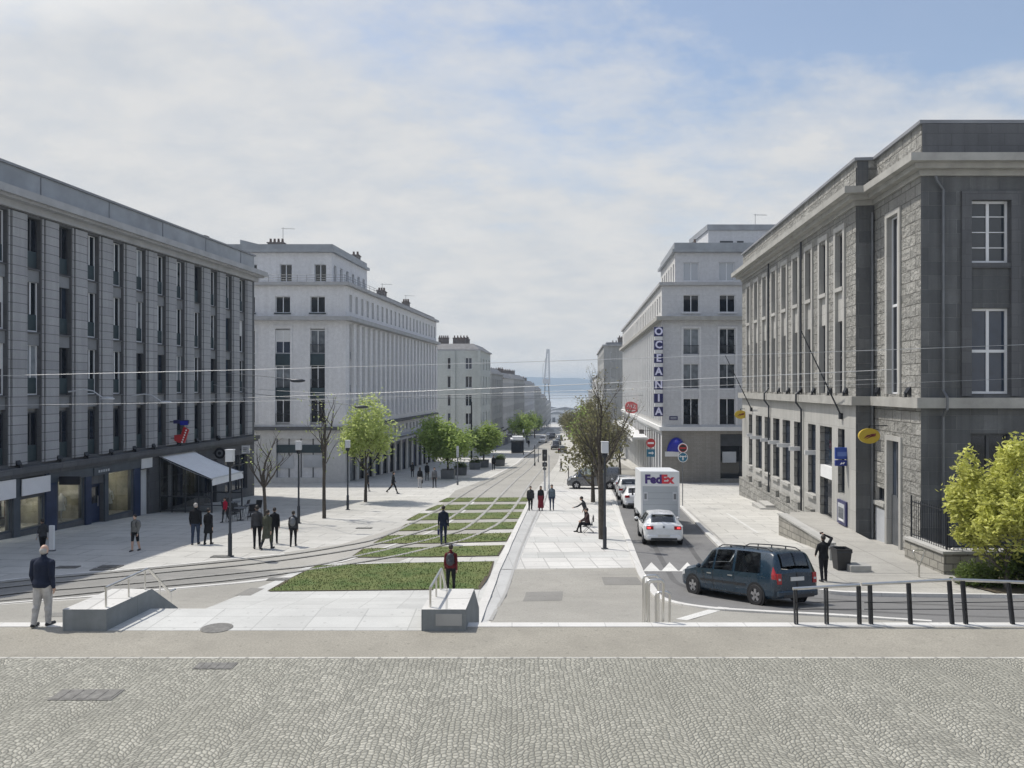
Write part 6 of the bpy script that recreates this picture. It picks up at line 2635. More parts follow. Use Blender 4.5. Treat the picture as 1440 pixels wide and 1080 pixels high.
def car(name, label, cat, kind, paint, x, y, rz, group=None, tail=None, rails=False, detail=True, glass='car_glass', brake=False):
    sp_ = SPEC[kind]
    sh = Shell(sp_['st'])
    root = thing(name, label, cat, (0, 0, 0), 0, group)
    place_on_ground(root, x, y, rz)
    b = sh.shell(sp_['wins'], (sp_['front'], sp_['rear']) if kind != 'van' else (sp_['front'],)).build('body', M[paint], root, local=True, angle=R(38), recalc=False, merge=False)
    r = sp_['r']
    # glass
    for i, (b0, b1, t0, t1) in enumerate(sp_['wins']):
        for s in (-1, 1):
            mb = MB()
            sh.side(mb, s, b0, b1, t0, t1, 4.02, 4.99)
            mb.build('side_window', M[glass], root, local=True, smooth=True)
    mb = MB()
    for x in (-.37, .37):
        for yy in (.12, -.75):
            mb.box(x - .23, x + .23, yy - .2, yy + .26, .40, .62)
            mb.box(x - .21, x + .21, yy - .26, yy - .12, .60, 1.12)
            mb.box(x - .11, x + .11, yy - .24, yy - .16, 1.14, 1.30)
    mb.box(-.72, .72, .80, 1.05, .5, .93)
    mb.build('seats', M['rubber'], root, local=True, bevel=.03)
    mb = MB()
    sh.across(mb, *sp_['front'])
    mb.build('windscreen', M[glass], root, local=True, smooth=True)
    y0, y1 = sp_['rear']
    mb = MB()
    if kind == 'estate':
        for u0, u1 in ((-.90, -.04), (.04, .90)):
            sh.across(mb, y0 + .02, y1, u0, u1, .012, 0, 6, -1)
    else:
        sh.across(mb, y0, y1, -1.14, 1.14, .014, 0, 8, -1)
    mb.build('rear_window', M[glass], root, local=True, smooth=True)
    # doors and handles
    if detail:
        for y0, y1 in sp_['doors']:
            for s in (-1, 1):
                mb = MB()
                sh.side(mb, s, y0, y1, y0, y1, 1.9, 3.97, .004, 0, 6, 8)
                for ya, yb in ((y0 - .012, y0), (y1, y1 + .012)):
                    sh.side(mb, s, ya, yb, ya, yb, 1.9, 3.97, .004, 1, 6, 1)
                sh.side(mb, s, y0, y1, y0, y1, 1.84, 1.9, .004, 1, 1, 8)
                d = mb.build('door', [M[paint], M['plastic_black']], root, local=True, smooth=True)
                hx, hy, hz = sh.S(y0 + .16, 3.55)
                q = MB()
                q.box(-.02, .03, -.10, .10, -.018, .018)
                h = q.build('handle', M['steel'] if kind == 'estate' else M[paint], d, local=True, bevel=.01)
                h.location = (s * hx, hy, hz)
    # wheel arches, wheels
    for ay in sp_['ax']:
        for s in (-1, 1):
            w = sh.par(ay)[0]
            mb = MB()
            mb.lathe([(r + .055, -.02), (r + .055, .004), (.02, .004)] if s > 0 else [(.02, -.004), (r + .055, -.004), (r + .055, .02)], (s * (w + .001), ay, r + .01), 28, 0, Matrix.Rotation(PI / 2, 4, 'Y'))
            mb.build('wheel_arch', M['dark_void'], root, local=True)
            wheel(root, s * (w - .075), ay, r, .20)
    # bumpers and sills
    mb = MB()
    e = sp_['st'][0][0]
    wr = sp_['st'][1][1]
    mb.box(-wr + .03, wr - .03, e - .05, e + .2, .30, .50)
    mb.build('rear_bumper', M[paint], root, local=True, bevel=.05)
    mb = MB()
    mb.box(-wr + .22, wr - .22, e - .058, e - .03, .28, .38)
    mb.build('bumper_insert', M['plastic_black'], root, local=True)
    mb = MB()
    mb.box(-.26, .26, e - .066 if kind == 'hatch' else e - .03, e - .02 if kind == 'hatch' else e + .02, .42 if kind == 'hatch' else .76, .53 if kind == 'hatch' else .87)
    pl = mb.build('number_plate', M['plate_white'], root, local=True)
    mb = MB()
    f = sp_['st'][-1][0]
    mb.box(-.55, .55, f - .12, f + .03, .34, .52)
    mb.build('front_bumper', M[paint], root, local=True, bevel=.05)
    mb = MB()
    mb.box(-.42, .42, f - .05, f + .012, .54, .64)
    mb.build('grille', M['plastic_black'], root, local=True)
    for s in (-1, 1):
        mb = MB()
        sh.side(mb, s, f - .34, f - .10, f - .30, f - .12, 3.4, 4.6, .012, 0, 4, 6)
        mb.build('headlight', M['lamp_glass'], root, local=True, smooth=True)
        # tail lamps
        mb = MB()
        tm = [M['tail_red'], M['brake_lit' if brake else 'tail_red'], M['lamp_glass']]
        if kind == 'estate':
            sh.side(mb, s, e + .0, e + .13, e + .02, e + .14, 3.55, 4.55, .012, 0, 5, 5)
            x0, x1 = sorted((s * .62, s * .77))
            mb.box(x0, x1, e - .025, e + .06, .68, .98, 0)
            mb.box(x0 + .03, x1 - .03, e - .03, e - .02, .78, .84, 2)
        else:
            x0, x1 = sorted((s * (wr - .34), s * (wr - .02)))
            mb.box(x0, x1, e - .02, e + .22, .74, .90, 0)
            x0, x1 = sorted((s * (wr - .22), s * (wr - .07)))
            mb.box(x0, x1, e - .03, e, .78, .86, 1)
        mb.build('tail_light', tm, root, local=True, bevel=.015)
        # mirrors
        mb = MB()
        mx, my, mz = sh.S(sp_['wins'][0][1] - .1, 4.05)
        mb.ell((s * (mx + .14), my, mz + .06), (.11, .06, .075), 10)
        mb.build('mirror', M[paint], root, local=True, smooth=True)
        if rails:
            mb = MB()
            pts = []
            for k in range(13):
                yy = -1.85 + 2.35 * k / 12
                q = sh.sec(yy)
                pts.append((s * (q[7][0] + .02), yy, q[7][1] + (.065 if 0 < k < 12 else .0)))
            mb.tube(pts, .018, 6)
            for k in (3, 6, 9):
                mb.tube([(pts[k][0], pts[k][1], pts[k][2] - .08), pts[k]], .02, 6)
            mb.build('roof_rail', M['plastic_black'], root, local=True)
    if kind == 'hatch':
        mb = MB()
        mb.box(-.52, .52, -1.66, -1.44, 1.36, 1.385)
        mb.build('spoiler', M[paint], root, local=True, bevel=.012)
        mb = MB()
        mb.lathe([(.05, 0), (.05, .01)], (0, e + .0, .86), 14, 0, Matrix.Rotation(PI / 2, 4, 'X'))
        mb.build('badge', M['pole_grey'], root, local=True)
    if kind == 'estate':
        mb = MB()
        mb.box(-.015, .015, e - .012, e + .04, .45, 1.0)
        mb.build('rear_door_gap', M['plastic_black'], root, local=True)
        for s in (-1, 1):
            mb = MB()
            sh.side(mb, s, -1.0, 1.1, -1.0, 1.1, 2.75, 2.95, .012, 0, 2, 10)
            mb.build('side_strip', M['plastic_black'], root, local=True)
    return root


es = car('estate_car', 'dark blue estate car with roof rails turning at the road bend', 'car', 'estate', 'paint_blue', 7.42, 24.0, R(25.5), rails=True)
hb = car('hatchback', 'white hatchback with lit brake lamps behind the delivery truck', 'car', 'hatch', 'paint_silverwhite', 7.02, 36.0, R(-5), brake=True)
for i, (x, y, k, p, l) in enumerate(((8.62, 53.0, 'hatch', 'paint_silverwhite', 'white car in the queue just ahead of the delivery truck'), (9.2, 59.5, 'suv', 'paint_silverwhite', 'second white car in the queue ahead of the truck'), (9.9, 66.5, 'hatch', 'paint_mid', 'grey car at the head of the queue by the corner building'))):
    car('parked_car', l, 'car', k, p, x, y, R(-5.5), 'queue of cars ahead of the truck')
car('crossing_car', 'dark grey car seen from its side under the roadside trees', 'car', 'van', 'paint_grey', XX(834, 69), 69.0, R(84))
for i, (px, y, k, p, l, rz) in enumerate(((763.5, 205, 'van', 'paint_silverwhite', 'small white van far down the street', 172), (784, 190, 'suv', 'paint_dark', 'dark car far down the street right of the white van', 175), (791, 150, 'hatch', 'paint_dark', 'dark hatchback far down the street near the trees', -5), (777, 240, 'van', 'paint_dark', 'dark van at the bottom of the far street', 175), (781, 165, 'van', 'paint_dark', 'large dark van far down the street beside the white van', 176), (787, 222, 'suv', 'paint_grey', 'grey car far down the street, partly behind the dark ones', 178), (771, 270, 'hatch', 'paint_silverwhite', 'smallest white car at the very end of the street', 176))):
    car('distant_car', l, 'car' if k != 'van' else 'van', k, p, XX(px, y), y, R(rz), 'traffic far down the street', detail=False)

# delivery truck
tr = thing('delivery_truck', 'white box delivery truck with FedEx lettering queuing in the car lane', 'truck', (0, 0, 0))
place_on_ground(tr, XX(929, 38.5), 38.5, R(-5.5))
W_ = .98
mb = MB()
mb.box(-W_, W_, .03, 4.25, .86, 3.13)
mb.build('cargo_box', M['truck_white'], tr, local=True, bevel=.03)
mb = MB()
for s in (-1, 1):
    x0, x1 = sorted((s * W_, s * (W_ - .09)))
    mb.box(x0, x1, -.01, .035, .80, 3.10)
mb.box(-W_ + .09, W_ - .09, -.008, .035, 3.0, 3.10)
mb.box(-W_ + .09, W_ - .09, -.012, .035, 2.36, 2.42)
mb.build('rear_frame', M['off_white'], tr, local=True)
mb = MB()
mb.box(-W_ + .09, W_ - .09, .004, .034, 2.42, 3.0)
mb.build('header_panel', M['truck_white'], tr, local=True)
mb = MB()
mb.box(-W_ + .09, W_ - .09, .004, .034, .84, 2.36)
for k in range(4):
    z = 1.12 + .3 * k
    mb.box(-W_ + .10, W_ - .10, -.001, .006, z, z + .008, 1)
rd = mb.build('rear_door', [M['truck_grey'], M['pole_grey']], tr, local=True)
for x in (-.74, .74):
    mb = MB()
    mb.box(x - .11, x + .11, -.006, .003, 1.62, 2.06, 0)
    mb.box(x - .06, x + .06, -.012, -.006, 1.70, 1.98, 1)
    mb.build('door_plate', [M['spandrel_pale'], M['pole_grey']], rd, local=True)
for txt, cx_, mt in (('Fed', -.335, 'purple_letter'), ('Ex', .37, 'red_letter')):
    lettering('letter', txt, .60, M[mt], tr, (cx_, -.005, 2.70), 0, .006, .030, 1.0, local=True)
mb = MB()
mb.box(-W_, W_, -.10, .12, .48, .62)
mb.build('rear_bumper', M['iron_black'], tr, local=True, bevel=.02)
for s in (-1, 1):
    mb = MB()
    mb.box(s * .78 - .12, s * .78 + .12, -.03, .04, .66, .80)
    mb.build('tail_light', M['tail_red'], tr, local=True)
mb = MB()
mb.box(-.42, .42, .1, 5.4, .55, .80)
mb.build('chassis', M['iron_black'], tr, local=True)
mb = MB()
mb.prism([(4.45, .5), (4.45, 2.35), (4.9, 2.42), (5.3, 2.2), (5.7, 1.45), (6.25, 1.25), (6.35, .9), (6.3, .5)], -.92, .92, 'x')
cb2 = mb.build('cab', M['truck_white'], tr, local=True, bevel=.05)
for s in (-1, 1):
    mb = MB()
    x0, x1 = sorted((s * .915, s * .93))
    mb.prism([(4.65, 1.45), (4.65, 2.15), (5.1, 2.15), (5.5, 1.45)], x0, x1, 'x')
    mb.build('side_window', M['pane_dark'], cb2, local=True)
    mb = MB()
    mb.box(s * 1.06 - .05, s * 1.06 + .05, 5.4, 5.5, 1.45, 1.85)
    mb.build('mirror', M['plastic_black'], cb2, local=True, bevel=.02)
mb = MB()
mb.poly([(-.82, 5.32, 2.15), (.82, 5.32, 2.15), (.82, 5.69, 1.5), (-.82, 5.69, 1.5)])
mb.build('windscreen', M['pane_dark'], cb2, local=True)
for y in (.95, 5.3):
    for s in (-1, 1):
        wheel(tr, s * .84, y, .38, .26, 'pole_grey', 5)
# ------------------------------------------------------------------ people
_cloth = {}


def cloth(c):
    k = tuple(round(x, 3) for x in c)
    if k not in _cloth:
        n = 'cloth_%d' % len(_cloth)
        plain(n, c, .85, 0, .22, 7, .25, spec=.2)
        _cloth[k] = M[n]
    return _cloth[k]


def limb(mb, a, b, ra, rb, n=10, m=0):
    a, b = Vector(a), Vector(b)
    pts, rs = [], []
    for i in range(7):
        t = i / 6
        pts.append(a.lerp(b, t))
        rs.append(ra + (rb - ra) * t)
    mb.tube(pts, rs, n, m)
    mb.ell(a, (ra, ra, ra), n, m)
    mb.ell(b, (rb, rb, rb), n, m)


def person(label, loc, H, face, top, legs, sleeve=None, stride=.0, arms=None, lean=0.0, hair='hair_dark', shoes=None, coat=0.0, bulk=1.0, bald=False, longhair=False, sit=False, voxel=.013,
           shorts=False, hood=None, skirt=None, group=None, swing=None, turn=0.0, headturn=0.0):
    """one continuous figure remeshed from tapered limbs; forward is +Y, height H"""
    k = H / 1.75
    segs = []        # (a, b, ra, rb, tag)
    mb = MB()

    def seg(a, b, ra, rb, tg):
        segs.append((Vector(a), Vector(b), ra, rb, tg))
        limb(mb, a, b, ra, rb)
    hipz = .93
    # legs
    feet = []
    for s in (-1, 1):
        hip = Vector((s * .088, 0, hipz))
        a = stride * s
        if sit:
            knee = hip + Vector((s * .05, .42, -.02))
            ank = knee + Vector((0, .06 + .10 * s, -.40))
        else:
            knee = hip + Vector((s * .012, .42 * math.sin(a), -.42 * math.cos(a)))
            bend = a - (.10 if a > 0 else .42 * min(1, abs(stride) * 3))
            ank = knee + Vector((0, .42 * math.sin(bend), -.42 * math.cos(bend)))
        feet.append((hip, knee, ank))
    low = min(f[2].z for f in feet) - .075
    dz = -low
    up = Vector((0, 0, dz))
    for s, (hip, knee, ank) in zip((-1, 1), feet):
        hip, knee, ank = hip + up, knee + up, ank + up
        seg(hip, knee, .088 * bulk, .062 * bulk, 'leg')
        seg(knee, ank, .058 * bulk, .045 * bulk, 'shin')
        toe = ank + Vector((s * .02, .15, -.045))
        if ank.z > .12 and not sit:
            toe = ank + Vector((s * .01, .11, -.09))
        seg(ank + Vector((0, -.04, -.035)), toe, .043, .036, 'shoe')
        # calf muscle
        mb.ell(knee.lerp(ank, .3) + Vector((0, -.012, 0)), (.056 * bulk, .06 * bulk, .11), 10)
    pel = Vector((0, 0, hipz + dz))
    ln = Matrix.Rotation(-lean, 3, 'X')

    def up_(x, y, z):
        return pel + ln @ Vector((x, y, z - hipz))
    # trunk as stacked ellipses
    rows = []
    for z, rx, ry, y in ((.86, .155, .115, -.005), (.94, .168, .125, -.01), (1.04, .150, .112, 0), (1.14, .150, .110, .005), (1.26, .162, .120, .01), (1.35, .160, .112, .0), (1.41, .128, .092, -.01), (1.45, .085, .075, -.01), (1.50, .058, .06, -.005)):
        rows.append([up_(rx * bulk * math.cos(2 * PI * i / 16), y + ry * bulk * math.sin(2 * PI * i / 16), z) for i in range(16)])
    mb.grid(rows, 0, True)
    mb.poly(rows[0][::-1])
    mb.poly(rows[-1])
    segs.append((up_(0, 0, 1.0), up_(0, 0, 1.40), .16 * bulk, .17 * bulk, 'top'))
    segs.append((up_(0, 0, .88), up_(0, 0, .93), .15, .15, 'leg' if not coat else 'top'))
    # coat tails or skirt
    if coat or skirt:
        h = coat or skirt[0]
        rows = []
        for i in range(6):
            t = i / 5
            z = 1.02 - t * h
            fl = (.165 + .05 * t * (1.0 if coat else 1.2)) * bulk
            rows.append([up_(fl * math.cos(2 * PI * j / 16), (fl * .8 + abs(stride) * .10 * t) * math.sin(2 * PI * j / 16), z) for j in range(16)])
        mb.grid(rows, 0, True)
        mb.poly(rows[0][::-1])
        mb.poly(rows[-1])
        segs.append((up_(0, 0, 1.0), up_(0, 0, 1.02 - h + .02), .19 * bulk, .22 * bulk, 'top' if coat else 'skirt'))
    # neck and head
    nk = up_(0, .0, 1.47)
    hd = up_(0, .025, 1.635)
    seg(nk, hd - Vector((0, .0, .06)), .055, .052, 'skin')
    hm = Matrix.Rotation(headturn, 4, 'Z')
    mb.ell(hd + Vector((0, 0, .012)), (.076, .094, .108), 14, 0, hm)
    jaw = hd + hm.to_3x3() @ Vector((0, .028, -.062))
    mb.ell(jaw, (.056, .062, .055), 12)
    mb.ell(hd + hm.to_3x3() @ Vector((0, .098, -.018)), (.014, .020, .024), 8)
    for s in (-1, 1):
        mb.ell(hd + hm.to_3x3() @ Vector((s * .078, -.008, -.012)), (.012, .022, .032), 8)
    segs.append((hd, hd + Vector((0, 0, .02)), .10, .10, 'skin'))
    segs.append((jaw, jaw, .06, .06, 'skin'))
    # arms
    hands = []
    for s in (-1, 1):
        sh = up_(s * .158 * bulk, -.01, 1.385)
        limb(mb, up_(s * .03, -.01, 1.455), sh, .052, .056 * bulk)
        if arms and arms.get(s):
            el, wr = (up_(*q) for q in arms[s])
        else:
            sw = (swing if swing is not None else stride * .8) * -s
            el = sh + ln @ Vector((s * .040, .28 * math.sin(sw) - .02, -.28 * math.cos(sw)))
            wr = el + ln @ Vector((s * .005, .25 * math.sin(sw + .28), -.25 * math.cos(sw + .28)))
        seg(sh, el, .058 * bulk, .047 * bulk, 'top')
        seg(el, wr, .045 * bulk, .034 * (1 + (bulk - 1) * .5), 'fore')
        d = (wr - el).normalized()
        side = d.cross(Vector((0, 1, 0)))
        if side.length < .3:
            side = Vector((1, 0, 0))
        side.normalize()
        nrm = side.cross(d)
        # palm on edge: fingers spread along nrm
        palm = wr + d * .055
        seg(wr, palm, .026, .031, 'skin')
        for q, (o, l) in enumerate(((-.026, .068), (-.009, .080), (.009, .076), (.026, .060))):
            b = wr + d * .080 + nrm * o
            m_ = b + d * l * .55 + side * (-s * .008)
            e = m_ + d * l * .45 + side * (-s * .022)
            mb.tube([wr + d * .05 + nrm * o * .8, b, m_, e], [.012, .0105, .0095, .008], 6)
        tb = wr + d * .030 + nrm * .024
        mb.tube([tb, tb + d * .032 + nrm * .024, tb + d * .058 + nrm * .026], [.013, .011, .009], 6)
        segs.append((palm, wr + d * .16, .035, .03, 'skin'))
        hands.append(palm)
    if hood:
        mb.ell(up_(0, -.10, 1.47), (.11, .075, .075), 12)
        segs.append((up_(0, -.12, 1.46), up_(0, -.12, 1.50), .09, .09, 'top'))
    V = [Vector(p) * k for p in mb.v]
    me = bpy.data.meshes.new('figure')
    me.from_pydata(V, [], mb.f)
    o = bpy.data.objects.new('figure', me)
    C.objects.link(o)
    r = o.modifiers.new('r', 'REMESH')
    r.mode = 'VOXEL'
    r.voxel_size = voxel
    sm = o.modifiers.new('s', 'SMOOTH')
    sm.iterations = 3
    sm.factor = .5
    dg = bpy.context.evaluated_depsgraph_get()
    fig = bpy.data.meshes.new_from_object(o.evaluated_get(dg))
    bpy.data.objects.remove(o)
    bpy.data.meshes.remove(me)
    # clothing colours by the nearest limb
    n = len(fig.polygons)
    cen = np.empty(n * 3)
    fig.polygons.foreach_get('center', cen)
    cen = cen.reshape(-1, 3) / k
    tags = ['top', 'leg', 'shoe', 'skin', 'skirt', 'fore', 'shin']
    best = np.full(n, 1e9)
    idx = np.zeros(n, int)
    for a, b, ra, rb, tg in segs:
        a_, b_ = np.array(a), np.array(b)
        ab = b_ - a_
        t = np.clip(((cen - a_) @ ab) / max(1e-9, ab @ ab), 0, 1)
        d = np.linalg.norm(cen - (a_ + t[:, None] * ab), axis=1) / (ra + (rb - ra) * t)
        hit = d < best
        best[hit] = d[hit]
        idx[hit] = tags.index(tg)
    sl = cloth(sleeve) if sleeve else cloth(top)
    mats = [cloth(top), cloth(legs), M[shoes or 'shoe_dark'], M['skin'], cloth(skirt[1]) if skirt else cloth(legs), M['skin'] if sleeve == 'skin' else sl, M['skin'] if shorts else cloth(legs)]
    for mt in mats:
        fig.materials.append(mt)
    fig.polygons.foreach_set('material_index', [int(i) for i in idx])
    fig.polygons.foreach_set('use_smooth', [True] * n)
    root = thing('person', label, 'person', loc, face, group)
    bo = bpy.data.objects.new('body', fig)
    C.objects.link(bo)
    bo.parent = root
    # hair
    hb_ = MB()
    h3 = hm.to_3x3()
    if bald:
        hb_.ell((hd + h3 @ Vector((0, -.022, -.005))) * k, (.082 * k, .084 * k, .085 * k), 14, 0, hm)
    else:
        hb_.ell((hd + h3 @ Vector((0, -.014, .028))) * k, (.086 * k, .100 * k, .104 * k), 14, 0, hm)
        if longhair:
            hb_.ell((hd + h3 @ Vector((0, -.055, -.09))) * k, (.085 * k, .06 * k, .15 * k), 12, 0, hm)
    ho = hb_.build('hair', M[hair], root, local=True, smooth=True)
    # eyes
    eb = MB()
    for s in (-1, 1):
        eb.ell((hd + h3 @ Vector((s * .032, .086, .012))) * k, (.011 * k, .008 * k, .007 * k), 8)
    eb.build('eyes', M['hair_dark'], root, local=True, smooth=True)
    lb = MB()
    lb.ell((hd + h3 @ Vector((0, .088, -.062))) * k, (.022 * k, .008 * k, .006 * k), 8)
    lb.build('mouth', M['lips'], root, local=True, smooth=True)
    root['hk'] = k
    return root, up_, hands, k


plain('lips', (.30, .12, .10), .5, 0, .05, 4)


def backpack(root, up_, k, m, label):
    """worn on the back: follows the wearer, a thing of its own"""
    o = thing('backpack', label, 'backpack', root.location, root.rotation_euler[2])
    mb = MB()
    c = up_(0, -.20, 1.25) * k
    mb.ell(c, (.155 * k, .10 * k, .23 * k), 14)
    mb.build('bag', m, o, local=True, smooth=True)
    mb = MB()
    mb.ell(up_(0, -.285, 1.17) * k, (.11 * k, .045 * k, .11 * k), 12)
    mb.build('pocket', m, o, local=True, smooth=True)
    for s in (-1, 1):
        mb = MB()
        mb.tube([up_(s * .09, -.14, 1.40) * k, up_(s * .10, -.02, 1.475) * k, up_(s * .11, .12, 1.36) * k, up_(s * .13, .10, 1.18) * k, up_(s * .14, -.12, 1.10) * k], .018 * k, 6)
        mb.build('strap', M['plastic_black'], o, local=True, smooth=True)
    return o


def handbag(root, hand, k, m, label, size=.26):
    o = thing('bag', label, 'bag', root.location, root.rotation_euler[2])
    h = hand * k
    mb = MB()
    mb.box(h.x - size / 2 * .35, h.x + size / 2 * .35, h.y - size / 2, h.y + size / 2, h.z - .16 - size, h.z - .16)
    mb.build('pouch', m, o, local=True, bevel=.03)
    mb = MB()
    mb.tube([(h.x, h.y - size * .35, h.z - .16), (h.x, h.y - .03, h.z - .02), (h.x, h.y + .03, h.z - .02), (h.x, h.y + size * .35, h.z - .16)], .010, 6)
    mb.build('handle', M['plastic_black'], o, local=True)
    return o


NAVY, BLK, GREY, LG = (.018, .024, .045), (.014, .015, .018), (.12, .125, .135), (.42, .41, .40)
JEAN, DGREY, OLIVE, RED = (.035, .05, .085), (.045, .047, .052), (.075, .08, .06), (.45, .02, .05)


def who(px, py_foot, py_head, label, face, *a, d=None, **kw):
    """stand someone with the feet on the ground at that spot, as tall as surveyed"""
    g = G(px, py_foot) if d is None else Vector((XX(px, d), d, gz(d)))
    H = (py_foot - py_head) / FOC * g.y if py_head else kw.pop('H')
    H = min(1.92, max(1.45, H))
    kw.setdefault('voxel', .012 if g.y < 40 else .018 if g.y < 60 else .024)
    return person(label, g, H, face, *a, **kw), g


# the man on the terrace (level ground, no slope)
(pm_, upm, hm_, km) = person('elderly man in a navy jacket and pale trousers walking away on the terrace at left', (XX(60, 16.12), 16.12, TZ + .004), 1.74, R(-8), NAVY, LG, stride=.10, hair='hair_grey', bald=True, bulk=1.30, voxel=.009, swing=.05, lean=.03)
(q, g) = who(634, 833, 765, 'person in a dark red jacket walking down beyond the right stair parapet', R(-3), (.11, .018, .022), BLK, stride=.12, bulk=1.08)
backpack(q[0], q[1], q[3], M['pole_dark'], 'dark grey backpack on the person in the dark red jacket')
(q, g) = who(623.5, 765, 710, 'walker in a navy jacket crossing the pale strip between the lawns', R(8), NAVY, (.022, .03, .06), stride=.26, bulk=1.05, hood=True)
handbag(q[0], q[2][0], q[3], M['sign_navy'], 'small navy bag carried by the walker between the lawns')
# group of three by the tram signal
(q, g) = who(746, 718, 683, 'left of the three people by the tram signal, in a dark jacket', R(186), DGREY, BLK, stride=.14, bulk=1.15)
(q, g) = who(760.5, 718, 683, 'middle of the three by the tram signal, black top and long red skirt', R(182), BLK, BLK, skirt=(.80, (.16, .025, .035)), longhair=True, stride=.05)
(q, g) = who(776, 718, 681, 'right of the three by the tram signal, in a blue grey jacket and jeans', R(176), (.10, .13, .16), JEAN, longhair=True, stride=.10)
# left plaza
(q, g) = who(190, 775, 723, 'man in grey top and dark shorts walking on the left pavement', R(170), (.17, .17, .16), BLK, shorts=True, stride=.14, bulk=1.05, sleeve=None)
backpack(q[0], q[1], q[3], M['pole_grey'], 'grey backpack on the man in dark shorts')
(q, g) = who(275, 765.5, 707, 'tall figure in a dark jacket and jeans, left of a pair by the awning', R(10), BLK, JEAN, stride=.10, bulk=1.12, hair='hair_grey')
(q, g) = who(293, 765.5, 714, 'figure in a flared dark coat, right of a pair by the awning', R(-8), BLK, BLK, coat=.45, stride=.12, bulk=1.05)
(q, g) = who(316.5, 736, 706, 'person in a bright red jacket near the cafe tables', R(150), RED, DGREY, stride=.22, d=43.0)
(q, g) = who(60, 781, 729, 'person in dark clothes with pale sleeves passing the far left shop window', R(60), DGREY, BLK, sleeve=(.38, .37, .38), stride=.2)
(q, g) = who(361.5, 771, 708, 'left person of the dark huddle of three, with a dark grey jacket', R(20), (.055, .056, .062), BLK, stride=.08)
(q, g) = who(376, 772, 716, 'front person of the dark huddle of three, in olive coat', R(-20), OLIVE, DGREY, coat=.5, stride=.25, bulk=1.15)
(q, g) = who(386, 765, 713, 'right person of the dark huddle of three, all in black', R(15), BLK, BLK, stride=.2, bulk=1.05)
(q, g) = who(412.5, 768, 718, 'lone walker with a grey backpack left of the lawns', R(4), (.05, .052, .058), BLK, stride=.10, bulk=1.05)
backpack(q[0], q[1], q[3], M['pole_grey'], 'grey backpack on the lone walker left of the lawns')
(q, g) = who(516.5, 691, 664, 'dark figure walking behind the trunk of the light green tree', R(-30), BLK, BLK, stride=.2)
(q, g) = who(553, 694, 660, 'striding figure in black right of the light green tree', R(-75), BLK, BLK, stride=.42, bulk=1.05)
(q, g) = who(590.5, 686, 653, 'person in a dark top and pale trousers walking away with a bag', R(5), BLK, (.45, .44, .44), stride=.10, longhair=True)
handbag(q[0], q[2][1], q[3], M['plastic_black'], 'dark bag carried by the person in pale trousers', .3)
(q, g) = who(611, 686, 655, 'person in grey walking left of the planters', R(178), GREY, DGREY, stride=.12)
(q, g) = who(600.5, 676, 650, 'dark figure in the shade left of the planters, farther back', R(0), BLK, BLK, stride=.1)
(q, g) = who(580, 671, 650, 'dark figure in the shade close to the shop arcade', R(180), DGREY, BLK, stride=.1)
(q, g) = who(694, 661, 634, 'dark figure at the edge of the tramway near the far planters', R(180), BLK, BLK, stride=.1, bulk=1.1)
(q, g) = who(743.5, 629, 613, 'tiny dark figure far down the left pavement', R(180), BLK, BLK, stride=.1)
(q, g) = who(789, 663, 645, 'dark figure crossing by the grey car', R(80), BLK, BLK, stride=.2)
# right pavement photographer
g = G(1158, 818)
ph = person('person in black with a raised arm photographing beside the blue estate car', g, (818 - 752) / FOC * g.y, R(6), BLK, (.016, .017, .022), stride=.07, bulk=1.14,
            arms={1: ((.40, .14, 1.60), (.16, .26, 1.72)), -1: ((-.25, .03, 1.16), (-.22, .16, 1.00))}, voxel=.010)
cmr = thing('camera', 'small dark camera in the raised hand of the person in black', 'camera', g, R(6))
mb = MB()
c = (ph[1](.10, .33, 1.76)) * ph[3]
mb.box(c.x - .06, c.x + .06, c.y - .02, c.y + .025, c.z - .04, c.z + .04)
mb.build('housing', M['plastic_black'], cmr, local=True, bevel=.008)
mb = MB()
mb.lathe([(.026, 0), (.024, .05)], (c.x, c.y + .025, c.z), 12, 0, Matrix.Rotation(-PI / 2, 4, 'X'))
mb.build('lens', M['pane_dark'], cmr, local=True)
# by the trunk of the big tree
(q, g) = who(824, 736, 692, 'man in dark jacket leaning forward with one arm out beside the tree trunk', R(70), DGREY, BLK, lean=.35, arms={-1: ((-.30, .28, 1.30), (-.26, .52, 1.30)), 1: ((.26, .05, 1.15), (.22, .2, 0.98))}, d=41.0)
g = Vector((XX(823.5, 38.6), 38.6, gz(38.6)))
st = person('person in dark brown clothes sitting on a folding chair by the tree', g + Vector((.12, 0, 0)), 1.68, R(88), (.06, .04, .04), BLK, sit=True, lean=.08, arms={-1: ((-.24, .16, 1.16), (-.14, .36, 1.08)), 1: ((.24, .16, 1.16), (.14, .36, 1.08))}, hair='hair_dark', voxel=.013)
fc = thing('folding_chair', 'black folding chair under the seated person by the tree', 'chair', g + Vector((.12, 0, 0)), R(88))
mb = MB()
mb.box(-.22, .22, -.24, .20, .40, .43)
mb.build('seat', M['plastic_black'], fc, local=True)
mb = MB()
mb.box(-.21, .21, -.30, -.26, .58, .86)
mb.build('backrest', M['plastic_black'], fc, local=True)
for s in (-1, 1):
    mb = MB()
    mb.tube([(s * .22, .24, 0), (s * .22, -.2, .46), (s * .22, -.29, .88)], .012, 6)
    mb.build('leg', M['iron_black'], fc, local=True)
    mb = MB()
    mb.tube([(s * .20, -.32, 0), (s * .20, .18, .42)], .012, 6)
    mb.build('leg', M['iron_black'], fc, local=True)

